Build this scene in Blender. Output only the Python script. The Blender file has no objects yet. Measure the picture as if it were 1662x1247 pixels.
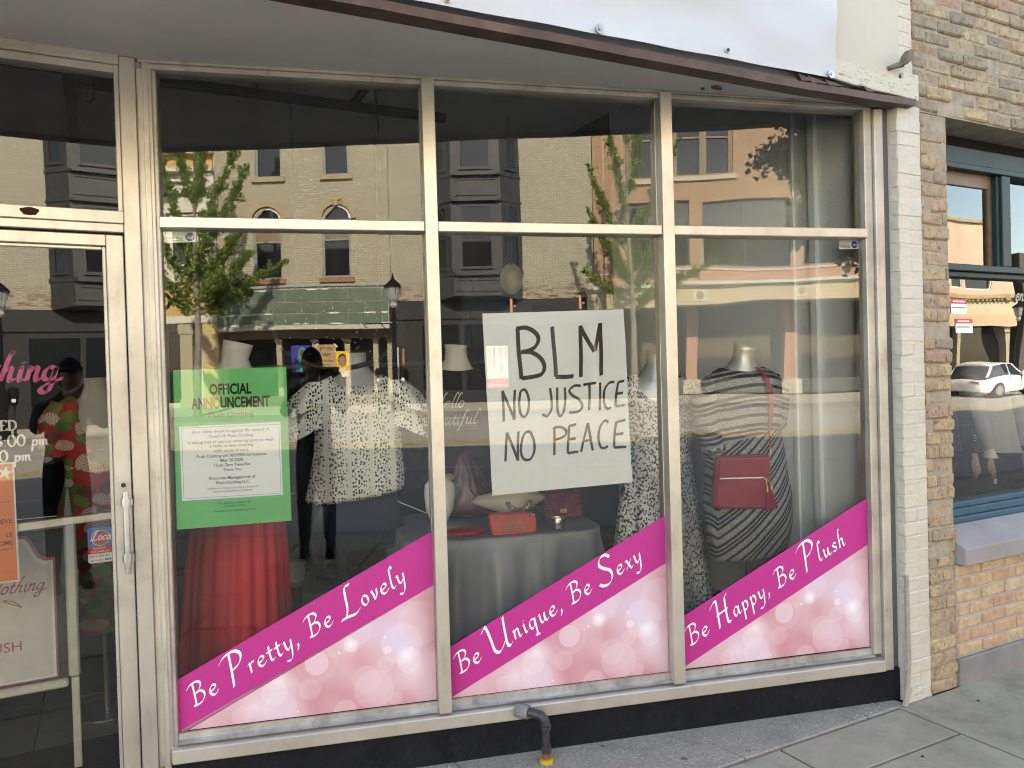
import bpy, bmesh, math, random
import numpy as np
from mathutils import Vector, Matrix

# ------------------------------------------------------------------ camera, sky, sun, exposure
scene = bpy.context.scene
COL = scene.collection
YAW, PITCH, ROLL = math.radians(27.4777), math.radians(-0.793), math.radians(-1.595)
CAM = Vector((-3.400, -2.466, 1.650))
fw = Vector((math.sin(YAW)*math.cos(PITCH), math.cos(YAW)*math.cos(PITCH), math.sin(PITCH)))
r0 = Vector((math.cos(YAW), -math.sin(YAW), 0)); u0 = r0.cross(fw)
rt = r0*math.cos(ROLL) + u0*math.sin(ROLL); up = -r0*math.sin(ROLL) + u0*math.cos(ROLL)
cd = bpy.data.cameras.new('camera'); cam = bpy.data.objects.new('camera', cd); COL.objects.link(cam)
cam.matrix_world = Matrix(((rt.x, up.x, -fw.x, CAM.x), (rt.y, up.y, -fw.y, CAM.y), (rt.z, up.z, -fw.z, CAM.z), (0, 0, 0, 1)))
cd.sensor_width = 36; cd.lens = 36*1268.26/1662; cd.clip_start = 0.02; cd.clip_end = 2000
scene.camera = cam

SUN_EL, SUN_AZ = math.radians(37), math.radians(6)      # behind the shop, a little to the right
world = bpy.data.worlds.new('World'); scene.world = world; world.use_nodes = True
nt = world.node_tree; bg = nt.nodes['Background']
sky = nt.nodes.new('ShaderNodeTexSky'); sky.sky_type = 'NISHITA'; sky.sun_disc = False
sky.sun_elevation = SUN_EL; sky.sun_rotation = SUN_AZ
sky.air_density = 1.0; sky.dust_density = 0.8; sky.ozone_density = 1.0
nt.links.new(sky.outputs[0], bg.inputs[0]); bg.inputs[1].default_value = 0.15
sd = bpy.data.lights.new('sun', 'SUN'); sd.energy = 4.4; sd.angle = math.radians(0.53); sd.color = (1.0, 0.97, 0.91)
sun = bpy.data.objects.new('sun', sd); COL.objects.link(sun)
sdir = Vector((math.sin(SUN_AZ)*math.cos(SUN_EL), math.cos(SUN_AZ)*math.cos(SUN_EL), math.sin(SUN_EL)))
sun.rotation_euler = sdir.to_track_quat('Z', 'Y').to_euler()
sun.location = (0, 40, 40)
vs = scene.view_settings
vs.view_transform = 'Standard'; vs.look = 'None'; vs.exposure = 2.98; vs.gamma = 1; vs.use_curve_mapping = False
vs.use_white_balance = True; vs.white_balance_temperature = 7900; vs.white_balance_tint = 8
scene.cycles.max_bounces = 10; scene.cycles.transparent_max_bounces = 24; scene.cycles.glossy_bounces = 6
scene.cycles.diffuse_bounces = 5
scene.cycles.caustics_reflective = False; scene.cycles.caustics_refractive = False
scene.cycles.sample_clamp_indirect = 4
scene.cycles.use_denoising = True; scene.cycles.filter_width = 1.1

# ------------------------------------------------------------------ helpers
RNG = random.Random(7)
NP = np.random.default_rng(11)
TH = 0.2508090
WL = Vector((-3.205, 0.867, 0)); WD = Vector((math.cos(TH), -math.sin(TH), 0)); WN = Vector((math.sin(TH), math.cos(TH), 0))
def W(u, z, o=0.0):                     # window plane: u along the shop window, o inwards
    return WL + WD*u + WN*o + Vector((0, 0, z))
def S(x, z, o=0.0):                     # street wall plane: x along the street, o inwards
    return Vector((x, o, z))
def OPP(x, z, o=0.0):                   # facades across the street: o is how far they stand out to the road
    return Vector((x, -23.0+o, z))

class MB:
    def __init__(s): s.v = []; s.f = []
    def add(s, vs_, fs):
        n = len(s.v); s.v.extend([tuple(p) for p in vs_]); s.f.extend([tuple(i+n for i in f) for f in fs])
    def box(s, F, a0, a1, z0, z1, o0, o1):
        p = [F(a, z, o) for o in (o0, o1) for z in (z0, z1) for a in (a0, a1)]
        s.add(p, [(0, 1, 3, 2), (4, 6, 7, 5), (0, 2, 6, 4), (1, 5, 7, 3), (0, 4, 5, 1), (2, 3, 7, 6)])
    def prism(s, F, poly, o0, o1):       # poly of (a,z)
        n = len(poly)
        p = [F(a, z, o0) for a, z in poly] + [F(a, z, o1) for a, z in poly]
        s.add(p, [tuple(range(n)), tuple(range(2*n-1, n-1, -1))] + [(i, i+n, (i+1) % n+n, (i+1) % n) for i in range(n)])
    def loft(s, rings, close=True, cap0=True, cap1=True):
        n = len(rings[0]); m = len(s.v)
        for r in rings: s.v.extend([tuple(p) for p in r])
        for j in range(len(rings)-1):
            for i in range(n if close else n-1):
                k = (i+1) % n
                s.f.append((m+j*n+i, m+j*n+k, m+(j+1)*n+k, m+(j+1)*n+i))
        if cap0: s.f.append(tuple(m+i for i in range(n-1, -1, -1)))
        if cap1: s.f.append(tuple(m+(len(rings)-1)*n+i for i in range(n)))
    def tube(s, pts, rad, n=8, cap=True):
        pts = [Vector(p) for p in pts]; rings = []
        if not isinstance(rad, (list, tuple)): rad = [rad]*len(pts)
        ref = None
        for i, p in enumerate(pts):
            d = (pts[min(i+1, len(pts)-1)] - pts[max(i-1, 0)]).normalized()
            if ref is None: ref = d.orthogonal().normalized()
            a = (ref - d*ref.dot(d)); a = a.normalized() if a.length > 1e-6 else d.orthogonal().normalized()
            ref = a; b = d.cross(a)
            rings.append([p + (a*math.cos(2*math.pi*k/n) + b*math.sin(2*math.pi*k/n))*rad[i] for k in range(n)])
        s.loft(rings, True, cap, cap)
    def grid(s, fn, nu, nv):
        s_ = len(s.v)
        for j in range(nv+1):
            for i in range(nu+1): s.v.append(tuple(fn(i/nu, j/nv)))
        for j in range(nv):
            for i in range(nu):
                a = s_+j*(nu+1)+i; s.f.append((a, a+1, a+nu+2, a+nu+1))
    def mesh(s, name, mat=None, smooth=False, bevel=0, uv=None, recalc=True):
        me = bpy.data.meshes.new(name); me.from_pydata(s.v, [], s.f)
        if recalc or bevel:
            bm = bmesh.new(); bm.from_mesh(me)
            if recalc: bmesh.ops.recalc_face_normals(bm, faces=bm.faces)
            if bevel:
                es = [e for e in bm.edges if len(e.link_faces) == 2 and e.calc_face_angle(0) > 0.6]
                bmesh.ops.bevel(bm, geom=es, offset=bevel, segments=1, affect='EDGES', clamp_overlap=True)
            bm.to_mesh(me); bm.free()
        if smooth: me.polygons.foreach_set('use_smooth', [True]*len(me.polygons))
        if uv:
            l = me.uv_layers.new(name='UVMap')
            for lp in me.loops:
                l.data[lp.index].uv = uv(Vector(me.vertices[lp.vertex_index].co))
        if mat:
            for m_ in (mat if isinstance(mat, (list, tuple)) else [mat]): me.materials.append(m_)
        return me
    def obj(s, name, mat=None, parent=None, **k):
        o = bpy.data.objects.new(name, s.mesh(name, mat, **k)); COL.objects.link(o)
        if parent: setpar(o, parent)
        return o
def wmat(o):
    m = Matrix.Translation(o.location)
    if o.parent: m = wmat(o.parent) @ o.matrix_parent_inverse @ m
    return m
def setpar(o, parent):
    o.parent = parent; o.matrix_parent_inverse = wmat(parent).inverted()
def tag(o, label=None, cat=None, group=None, kind=None):
    if label: o['label'] = label
    if cat: o['category'] = cat
    if group: o['group'] = group
    if kind: o['kind'] = kind
    return o
def thing(name, loc, label, cat, group=None):
    o = bpy.data.objects.new(name, None); COL.objects.link(o); o.location = loc; o.empty_display_size = 0.1
    return tag(o, label, cat, group)
def uvW(p): d = p - WL; return (d.dot(WD), p.z)
def uvX(p): return (p.x, p.z)
def inst(name, me, loc, parent, rot=None):
    o = bpy.data.objects.new(name, me); COL.objects.link(o); o.location = loc
    if rot: o.rotation_euler = rot
    if parent: o.parent = parent; o.matrix_parent_inverse = wmat(parent).inverted()
    return o

# ------------------------------------------------------------------ materials
MATS = {}
class N:                                  # small node-graph builder
    def __init__(s, name):
        s.m = bpy.data.materials.new(name); s.m.use_nodes = True; s.t = s.m.node_tree
        s.b = s.t.nodes['Principled BSDF']; s.out = s.t.nodes['Material Output']
    def n(s, typ, **k):
        x = s.t.nodes.new(typ)
        for a, v in k.items():
            if a == 'ins':
                for i, val in v.items(): s.set(x, i, val)
            else: setattr(x, a, v)
        return x
    def set(s, x, i, val):
        if hasattr(val, 'is_output') or hasattr(val, 'node'): s.t.links.new(val, x.inputs[i])
        else: x.inputs[i].default_value = val
    def math(s, op, a, b=0.0, c=None):
        x = s.n('ShaderNodeMath', operation=op); s.set(x, 0, a); s.set(x, 1, b)
        if c is not None: s.set(x, 2, c)
        return x.outputs[0]
    def mix(s, f, a, b):
        x = s.n('ShaderNodeMix', data_type='RGBA'); s.set(x, 0, f); s.set(x, 6, col(a)); s.set(x, 7, col(b)); return x.outputs[2]
    def ramp(s, f, stops, interp='LINEAR'):
        x = s.n('ShaderNodeValToRGB'); e = x.color_ramp.elements; x.color_ramp.interpolation = interp
        while len(e) < len(stops): e.new(0.5)
        for el, (p, c) in zip(e, stops): el.position = p; el.color = col(c)
        s.set(x, 0, f); return x.outputs[0]
    def obj(s): return s.n('ShaderNodeTexCoord').outputs['Object']
    def uv(s): return s.n('ShaderNodeTexCoord').outputs['UV']
    def scale(s, v, sc):
        x = s.n('ShaderNodeVectorMath', operation='MULTIPLY'); s.set(x, 0, v); x.inputs[1].default_value = sc; return x.outputs[0]
    def sep(s, v):
        x = s.n('ShaderNodeSeparateXYZ'); s.set(x, 0, v); return x.outputs
    def comb(s, a, b, c=0.0):
        x = s.n('ShaderNodeCombineXYZ'); s.set(x, 0, a); s.set(x, 1, b); s.set(x, 2, c); return x.outputs[0]
    def noise(s, v, sc, det=3, rough=0.55):
        x = s.n('ShaderNodeTexNoise'); s.set(x, 'Vector', v); x.inputs['Scale'].default_value = sc
        x.inputs['Detail'].default_value = det; x.inputs['Roughness'].default_value = rough; return x.outputs[0]
    def vor(s, v, sc, feature='F1', rnd=1.0, dim='3D'):
        x = s.n('ShaderNodeTexVoronoi', feature=feature, voronoi_dimensions=dim); s.set(x, 'Vector', v)
        x.inputs['Scale'].default_value = sc; x.inputs['Randomness'].default_value = rnd; return x
    def bump(s, h, st, dist=0.01):
        x = s.n('ShaderNodeBump'); x.inputs['Strength'].default_value = st; x.inputs['Distance'].default_value = dist
        s.set(x, 'Height', h); s.t.links.new(x.outputs[0], s.b.inputs['Normal'])
    def base(s, c): s.set(s.b, 'Base Color', c if hasattr(c, 'node') else col(c))
    def done(s, rough=0.6, metal=0.0, spec=0.5):
        if not hasattr(rough, 'node'): s.b.inputs['Roughness'].default_value = rough
        else: s.t.links.new(rough, s.b.inputs['Roughness'])
        s.b.inputs['Metallic'].default_value = metal; s.b.inputs['Specular IOR Level'].default_value = spec
        MATS[s.m.name] = s.m; return s.m
def col(c):
    if hasattr(c, 'node'): return c
    return tuple(c)+(1.0,) if len(c) == 3 else tuple(c)
def worn(name, c1, c2, rough=0.6, metal=0.0, sc=6.0, dirt=None, dsc=3.0, bump=0.15, bsc=80.0, spec=0.5, damt=0.5):
    if rough >= 0.75 and not metal: spec = 0.12
    g = N(name); v = g.obj()
    c = g.mix(g.ramp(g.noise(v, sc, 4), [(0.35, (0, 0, 0)), (0.68, (1, 1, 1))]), c1, c2)
    if dirt:
        d = g.ramp(g.noise(g.scale(v, (1, 1, 0.5)), dsc, 6, 0.7), [(0.52, (0, 0, 0)), (0.74, (damt,)*3)])
        c = g.mix(d, c, dirt)
    g.base(c)
    if bump: g.bump(g.noise(v, bsc, 3), bump, 0.004)
    return g.done(rough, metal, spec)
def flat(name, c, rough=0.6, metal=0.0, spec=0.5, v=0.12, sc=12.0):
    return worn(name, c, tuple(x*(1-v) for x in c), rough, metal, sc, bump=0.0, spec=spec)

alu = worn('champagne_aluminium', (0.66, 0.615, 0.54), (0.52, 0.485, 0.425), 0.42, 0.75, 3.0, (0.25, 0.21, 0.16), 9.0, 0.08, 120, damt=0.35)
alu_dull = worn('weathered_aluminium', (0.53, 0.49, 0.43), (0.38, 0.35, 0.31), 0.5, 0.6, 5.0, (0.16, 0.12, 0.09), 7.0, 0.15, 90, damt=0.6)
silver = worn('silver_trim', (0.62, 0.61, 0.60), (0.40, 0.39, 0.38), 0.35, 0.85, 9.0, (0.12, 0.11, 0.10), 14.0, 0.12, 120, damt=0.6)
alu_door = worn('door_aluminium', (0.60, 0.565, 0.505), (0.48, 0.45, 0.40), 0.40, 0.7, 3.0, (0.2, 0.17, 0.13), 14.0, 0.06, 120, damt=0.35)
dark_gap = flat('dark_gap', (0.02, 0.018, 0.017), 0.9)
black_paint = worn('black_bulkhead_paint', (0.008, 0.0085, 0.0105), (0.013, 0.0135, 0.016), 0.78, 0, 7, (0.09, 0.085, 0.08), 60.0, 0.5, 45, damt=0.14)
soffit_m = worn('grey_soffit_paint', (0.70, 0.67, 0.635), (0.63, 0.60, 0.565), 0.7, 0, 2.0, (0.2, 0.16, 0.12), 3.5, 0.12, 30, damt=0.10)
wood_brown = worn('brown_fascia_wood', (0.085, 0.046, 0.032), (0.045, 0.026, 0.018), 0.55, 0, 14, (0.22, 0.13, 0.10), 9, 0.4, 60, damt=0.35)
cream_paint = worn('cream_panel_paint', (0.48, 0.445, 0.37), (0.44, 0.41, 0.34), 0.6, 0, 1.5, (0.42, 0.37, 0.28), 5, 0.1, 30, damt=0.22)
grey_return = worn('grey_return_panel', (0.10, 0.10, 0.115), (0.075, 0.075, 0.085), 0.6, 0, 4, (0.07, 0.07, 0.07), 7, 0.2, 60, damt=0.4)
black_m = flat('matt_black', (0.010, 0.010, 0.011), 0.76)
dark_metal = flat('dark_metal', (0.03, 0.03, 0.032), 0.4, 0.3)
white_m = flat('white_paint', (0.78, 0.77, 0.75), 0.5)
teal = worn('teal_frame_paint', (0.012, 0.028, 0.028), (0.016, 0.038, 0.038), 0.45, 0, 5, bump=0.1, bsc=60, spec=0.2)
blue_rail = worn('blue_frame_paint', (0.035, 0.09, 0.135), (0.028, 0.07, 0.11), 0.45, 0, 5, bump=0.1, bsc=60, spec=0.25)
stone_sill = worn('stone_sill_grey', (0.30, 0.28, 0.275), (0.245, 0.225, 0.22), 0.75, 0, 3, (0.24, 0.2, 0.18), 5, 0.3, 60, damt=0.4)
concrete = worn('concrete_base', (0.24, 0.225, 0.215), (0.19, 0.18, 0.175), 0.85, 0, 5, (0.12, 0.11, 0.11), 9, 0.5, 90, damt=0.5)

def glass(name, refl=2.0, tint=(0.965, 0.98, 0.975), wave=0.0, wsc=1.2):
    g = N(name); g.t.nodes.remove(g.b)
    tr = g.n('ShaderNodeBsdfTransparent'); tr.inputs[0].default_value = col(tint)
    gl = g.n('ShaderNodeBsdfGlossy'); gl.inputs['Roughness'].default_value = 0.0; gl.inputs[0].default_value = (1, 1, 1, 1)
    fr = g.n('ShaderNodeFresnel'); fr.inputs[0].default_value = 1.52
    if wave:
        b = g.n('ShaderNodeBump'); b.inputs['Strength'].default_value = 1.0; b.inputs['Distance'].default_value = wave
        g.t.links.new(g.noise(g.obj(), wsc, 1, 0.3), b.inputs['Height']); g.t.links.new(b.outputs[0], gl.inputs['Normal'])
    f = g.math('MINIMUM', g.math('MULTIPLY', fr.outputs[0], refl), 1.0)
    mx = g.n('ShaderNodeMixShader'); g.set(mx, 0, f); g.t.links.new(tr.outputs[0], mx.inputs[1]); g.t.links.new(gl.outputs[0], mx.inputs[2])
    v = g.obj()                                 # thin film of dust, runs and specks on the street side
    df = g.n('ShaderNodeBsdfDiffuse'); df.inputs[0].default_value = (0.62, 0.60, 0.56, 1)
    runs = g.ramp(g.noise(g.scale(v, (26, 26, 1.1)), 1.0, 4, 0.6), [(.58, (0, 0, 0)), (.82, (.022, .022, .022))])
    haze_ = g.ramp(g.noise(v, 2.2, 5, 0.65), [(.45, (.0, .0, .0)), (.80, (.010, .010, .010))])
    speck = g.ramp(g.vor(v, 26).outputs['Distance'], [(.03, (.35, .35, .35)), (.05, (0, 0, 0))])
    gate = g.ramp(g.noise(v, 5.0, 2), [(.58, (0, 0, 0)), (.62, (1, 1, 1))])
    d_ = g.math('ADD', g.math('ADD', runs, haze_), g.math('MULTIPLY', speck, gate))
    m2 = g.n('ShaderNodeMixShader'); g.set(m2, 0, d_); g.t.links.new(mx.outputs[0], m2.inputs[1]); g.t.links.new(df.outputs[0], m2.inputs[2])
    g.t.links.new(m2.outputs[0], g.out.inputs[0]); MATS[name] = g.m; return g.m
def clear(name):
    g = N(name); g.t.nodes.remove(g.b); tr = g.n('ShaderNodeBsdfTransparent'); tr.inputs[0].default_value = (0.98, 0.99, 0.985, 1)
    g.t.links.new(tr.outputs[0], g.out.inputs[0]); return g.m
pane_m = glass('shop_pane_glass', 1.85, wave=0.0012, wsc=1.3)
pane_r = glass('shop_pane_glass_wavy', 1.85, wave=0.0022, wsc=1.6)
pane_old = glass('neighbour_pane_glass', 1.6, wave=0.0030, wsc=1.8)
pane_back = clear('pane_inner_face')
def pane(name, F, a0, a1, z0, z1, o, tilt, mat, parent):
    """6 mm plate leaning tilt degrees towards the street; its street face reflects"""
    zc = (z0+z1)/2; dt = math.tan(math.radians(tilt))
    mb = MB(); mb.box(lambda a, z, oo: F(a, z, oo-(z-zc)*dt), a0, a1, z0, z1, o-0.003, o+0.003)
    ob = mb.obj(name, [mat, pane_back], parent)
    for p in ob.data.polygons:
        c = p.center
        best = min(range(len(ob.data.polygons)), key=lambda i: 0)
    # front face = the big face with the smallest o (nearest the street)
    ar = sorted(ob.data.polygons, key=lambda p: -p.area)[:2]
    ref = F((a0+a1)/2, zc, -5.0)
    front = min(ar, key=lambda p: (Vector(p.center)-ref).length)
    for p in ob.data.polygons: p.material_index = 0 if p.index == front.index else 1
    return ob

# ------------------------------------------------------------------ lettering
def catmull(pts, per=8):
    if len(pts) < 3:
        return [tuple(np.array(pts[0])*(1-t)+np.array(pts[-1])*t) for t in np.linspace(0, 1, 4)]
    P_ = [np.array(p, float) for p in pts]
    closed = np.allclose(P_[0], P_[-1])
    if closed: P_ = [P_[-2]] + P_ + [P_[1]]
    else: P_ = [2*P_[0]-P_[1]] + P_ + [2*P_[-1]-P_[-2]]
    out = []
    for i in range(1, len(P_)-2):
        a, b, c, d = P_[i-1:i+3]
        for t in np.linspace(0, 1, per, endpoint=False):
            out.append(0.5*((2*b)+(c-a)*t+(2*a-5*b+4*c-d)*t*t+(3*b-3*c+d-a)*t**3))
    out.append(P_[-2]); return [tuple(p) for p in out]
def ribbon(mb, pts, place, mono, nib=0.0, ang=0.7, lift=0.0, smooth=True):
    """flat pen stroke: mono = least width, nib = broad-nib width held at ang"""
    pts = catmull(pts) if smooth else pts
    P_ = [np.array(p, float) for p in pts]; nv = np.array([math.cos(ang), math.sin(ang)])*nib/2
    L = []; R_ = []
    for i, p in enumerate(P_):
        d = P_[min(i+1, len(P_)-1)]-P_[max(i-1, 0)]; d = d/(np.linalg.norm(d)+1e-9); nn = np.array([-d[1], d[0]])
        sgn = 1 if nn@nv >= 0 else -1
        off = nn*mono/2 + sgn*nv
        L.append(p+off); R_.append(p-off)
    n = len(P_); vsx = [place(q[0], q[1], lift) for q in L+R_]
    mb.add(vsx, [(i, i+1, n+i+1, n+i) for i in range(n-1)])
G = {  # calligraphic alphabet: (advance, strokes)
 'B': (.74, [[(.28, 1.0), (.2, .5), (.1, 0)], [(-.06, .86), (.18, 1.0), (.5, 1.0), (.62, .82), (.45, .6), (.25, .53)], [(.25, .53), (.52, .52), (.62, .3), (.45, .06), (.2, .0), (-.02, .04)]]),
 'e': (.47, [[(.05, .22), (.3, .28), (.36, .4), (.25, .47), (.1, .38), (.04, .18), (.14, .02), (.3, .04), (.44, .16)]]),
 'P': (.66, [[(.3, 1.0), (.2, .5), (.08, -.02)], [(-.12, .84), (.12, 1.0), (.48, 1.02), (.64, .82), (.5, .58), (.25, .48)]]),
 'r': (.36, [[(.02, .4), (.1, .45), (.08, .2), (.05, 0)], [(.09, .28), (.2, .44), (.34, .44)]]),
 't': (.32, [[(.17, .7), (.12, .35), (.1, .08), (.18, .0), (.3, .07)], [(-.02, .45), (.3, .47)]]),
 'y': (.48, [[(.02, .43), (.1, .45), (.1, .15), (.2, .05), (.32, .2)], [(.42, .46), (.36, .1), (.24, -.3), (.08, -.45), (-.08, -.4)]]),
 ',': (.24, [[(.1, .08), (.1, -.04), (.0, -.2)]]),
 'o': (.44, [[(.2, .46), (.06, .36), (.04, .12), (.16, .0), (.32, .1), (.34, .34), (.2, .46)]]),
 'v': (.42, [[(.02, .42), (.1, .45), (.14, .2), (.16, .02), (.3, .2), (.36, .46)]]),
 'l': (.27, [[(.34, .92), (.3, 1.05), (.2, .95), (.12, .55), (.06, .15), (.13, .0), (.26, .08)]]),
 'L': (.66, [[(.55, 1.0), (.36, .98), (.28, .7), (.2, .3), (.06, .02)], [(-.12, .04), (.1, .04), (.4, .0), (.6, .1)]]),
 'U': (.86, [[(-.1, .86), (.1, 1.0), (.14, .5), (.14, .12), (.32, .0), (.6, .25)], [(.78, 1.0), (.68, .5), (.62, .1), (.7, .0), (.8, .06)]]),
 'n': (.5, [[(.02, .42), (.09, .45), (.07, .2), (.05, 0)], [(.08, .26), (.22, .45), (.32, .4), (.3, .15), (.34, .0), (.46, .09)]]),
 'i': (.26, [[(.03, .42), (.1, .45), (.08, .15), (.12, .0), (.22, .08)], [(.12, .6), (.15, .64)]]),
 'q': (.5, [[(.36, .42), (.2, .46), (.06, .34), (.04, .12), (.15, .0), (.3, .14), (.38, .44)], [(.4, .46), (.34, 0), (.28, -.45)], [(.16, -.36), (.4, -.42)]]),
 'u': (.54, [[(.02, .42), (.1, .45), (.08, .14), (.16, .0), (.3, .14), (.36, .42)], [(.38, .45), (.34, .1), (.42, .0), (.52, .09)]]),
 'S': (.66, [[(.64, .86), (.5, 1.0), (.28, .98), (.16, .78), (.3, .58), (.48, .42), (.5, .18), (.32, .0), (.08, .02), (-.06, .14)]]),
 'x': (.44, [[(.02, .42), (.12, .46), (.2, .22), (.28, 0), (.42, .06)], [(.42, .45), (.2, .22), (-.02, .02)]]),
 'H': (.74, [[(-.1, .84), (.1, 1.0), (.24, 1.0), (.16, .5), (.06, 0)], [(.78, 1.06), (.64, .95), (.54, .5), (.48, .06), (.6, .0)], [(.1, .5), (.62, .52)]]),
 'a': (.5, [[(.34, .4), (.2, .46), (.06, .32), (.04, .1), (.14, 0), (.28, .14), (.35, .42)], [(.38, .45), (.33, .12), (.38, .0), (.48, .08)]]),
 'p': (.46, [[(.04, .42), (.1, .45), (.06, 0), (.0, -.48)], [(.09, .28), (.22, .46), (.36, .38), (.34, .12), (.2, .0), (.08, .08)]]),
 's': (.36, [[(.32, .4), (.2, .46), (.08, .38), (.16, .26), (.28, .16), (.2, .02), (.02, .05)]]),
 'h': (.5, [[(.24, .9), (.28, 1.04), (.18, .8), (.05, 0)], [(.08, .24), (.22, .44), (.32, .4), (.3, .14), (.34, 0), (.46, .09)]]),
 'g': (.5, [[(.34, .4), (.2, .46), (.06, .34), (.04, .12), (.15, .02), (.3, .14), (.37, .44), (.34, 0), (.26, -.36), (.1, -.42), (.0, -.3), (.2, -.12), (.62, .06)]]),
 'C': (.62, [[(.6, .8), (.5, .98), (.25, .92), (.05, .55), (.1, .12), (.3, .0), (.58, .14)]]),
 'f': (.38, [[(.44, .9), (.34, 1.0), (.22, .8), (.14, .2), (.02, -.4), (-.08, -.36)], [(.0, .44), (.34, .46)]]),
 'c': (.42, [[(.34, .38), (.22, .46), (.06, .34), (.05, .1), (.18, .0), (.38, .1)]]),
 'E': (.66, ['l', [(.12, 1), (.12, 0)], [(0, 1), (.54, 1), (.56, .82)], [(.12, .52), (.4, .52)], [(0, 0), (.56, 0), (.6, .2)]]),
 'D': (.78, [[(.12, 1), (.12, .5), (.12, 0)], [(0, 1), (.35, .98), (.64, .75), (.64, .25), (.35, .02), (0, 0)]]),
 '8': (.58, [[(.28, .52), (.1, .72), (.28, .95), (.46, .74), (.28, .52), (.06, .25), (.28, .02), (.5, .26), (.28, .52)]]),
 '0': (.6, [[(.28, .92), (.06, .65), (.06, .25), (.28, 0), (.5, .25), (.5, .65), (.28, .92)]]),
 ':': (.26, [[(.1, .5), (.13, .53)], [(.1, .06), (.13, .09)]]),
 'm': (.72, [[(.02, .42), (.09, .45), (.08, .2), (.07, 0)], [(.08, .28), (.2, .45), (.29, .38), (.29, .0)], [(.29, .28), (.42, .45), (.52, .38), (.52, .1), (.6, .0), (.66, .04)]]),
 ' ': (.34, [])}
def write(text, place, mono, nib, ang=0.7, caps=None, slant=0.0, gap=0.0):
    """strokes of text in units of cap height; caps maps letter index to (scale, drop). returns (mesh builder fn, width)"""
    x = 0.0; jobs = []; caps = caps or {}
    for i, ch in enumerate(text):
        adv, sts = G[ch]; sc, dr = caps.get(i, (1.0, 0.0)); sm = True
        for st in sts:
            if st == 'l': sm = False; continue
            jobs.append(([(x+(px+slant*py)*sc, py*sc+dr) for px, py in st], sm, sc))
        x += adv*sc+gap
    def run(mb, lift0):
        for k, (st, sm, sc) in enumerate(jobs):
            ribbon(mb, st, place, mono, nib*(sc if sc > 1 else 1), ang, lift0+0.00006*k, sm)
    return run, x
_dg = None
def textmesh(body, offset=0.0):
    """built-in sans lettering as 2D verts + faces, normalised: x from 0, bottom 0"""
    cu = bpy.data.curves.new('lettering', 'FONT'); cu.body = body; cu.size = 1.0; cu.offset = offset; cu.resolution_u = 3
    o = bpy.data.objects.new('lettering', cu); COL.objects.link(o)
    me = bpy.data.meshes.new_from_object(o.evaluated_get(bpy.context.evaluated_depsgraph_get()))
    v = np.array([x.co[:2] for x in me.vertices]); f = [tuple(p.vertices) for p in me.polygons]
    bpy.data.objects.remove(o); bpy.data.curves.remove(cu); bpy.data.meshes.remove(me)
    return v, f
def sans(mb, body, place, x0, y0, w=None, h=None, align='l', offset=0.0, lift=0.0, hscale=1.0):
    v, f = textmesh(body, offset)
    mn = v.min(0); mx = v.max(0); s = (h/0.72) if h else w/(mx[0]-mn[0])
    sx = s*hscale if not (w and h) else w/(mx[0]-mn[0])
    wd_ = (mx[0]-mn[0])*sx
    ox = {'l': x0, 'c': x0-wd_/2, 'r': x0-wd_}[align]
    mb.add([place(ox+(p[0]-mn[0])*sx, y0+p[1]*s, lift) for p in v], f)
    return wd_
# ================================================================== SETTING: ground, road, pavements
def struct(name, mb, m, **k):
    return tag(mb.obj(name, m, None, **k), kind='structure')
asphalt = worn('road_concrete', (0.36, 0.345, 0.305), (0.30, 0.288, 0.256), 0.9, 0, 0.8, (0.20, 0.19, 0.17), 0.5, 0.3, 60, damt=0.5)
pave_m = N('pavement_slab'); _v = pave_m.obj(); _oi = pave_m.n('ShaderNodeObjectInfo').outputs['Random']
_c = pave_m.mix(pave_m.ramp(pave_m.noise(_v, 5, 5, 0.65), [(0.3, (0, 0, 0)), (0.7, (1, 1, 1))]), (0.335, 0.285, 0.205), (0.268, 0.23, 0.165))
_c = pave_m.mix(pave_m.math('MULTIPLY', _oi, 0.4), _c, (0.34, 0.30, 0.235))
_c = pave_m.mix(pave_m.ramp(pave_m.noise(_v, 160, 2), [(0.58, (0, 0, 0)), (0.75, (0.45, 0.45, 0.45))]), _c, (0.46, 0.43, 0.36))
_c = pave_m.mix(pave_m.ramp(pave_m.noise(_v, 2.2, 5, 0.7), [(0.56, (0, 0, 0)), (0.74, (0.7, 0.7, 0.7))]), _c, (0.14, 0.125, 0.095))
_sp = pave_m.math('LESS_THAN', pave_m.vor(pave_m.scale(_v, (1, 1, 0.01)), 3.1).outputs['Distance'], 0.040)
_sp2 = pave_m.math('LESS_THAN', pave_m.math('ADD', pave_m.vor(pave_m.scale(_v, (1, 1, 0.01)), 9.0).outputs['Distance'], pave_m.math('MULTIPLY', pave_m.noise(_v, 40, 2), .1)), 0.085)
_c = pave_m.mix(pave_m.math('MULTIPLY', pave_m.math('MAXIMUM', _sp, _sp2), .75), _c, (0.07, 0.065, 0.055))
_c = pave_m.mix(pave_m.ramp(pave_m.noise(_v, 1.1, 6, .75), [(.46, (0, 0, 0)), (.64, (.8, .8, .8))]), _c, (0.19, 0.165, 0.125))
pave_m.base(_c); pave_m.bump(pave_m.noise(_v, 140, 4), 0.35, 0.004); pave = pave_m.done(0.85)
rough_c = N('rough_concrete'); _v = rough_c.obj()
_c = rough_c.mix(rough_c.ramp(rough_c.noise(_v, 70, 3), [(0.35, (0, 0, 0)), (0.65, (1, 1, 1))]), (0.23, 0.195, 0.15), (0.35, 0.30, 0.24))
_c = rough_c.mix(rough_c.ramp(rough_c.noise(_v, 300, 1), [(0.62, (0, 0, 0)), (0.7, (0.7, 0.7, 0.7))]), _c, (0.42, 0.41, 0.40))
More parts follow.
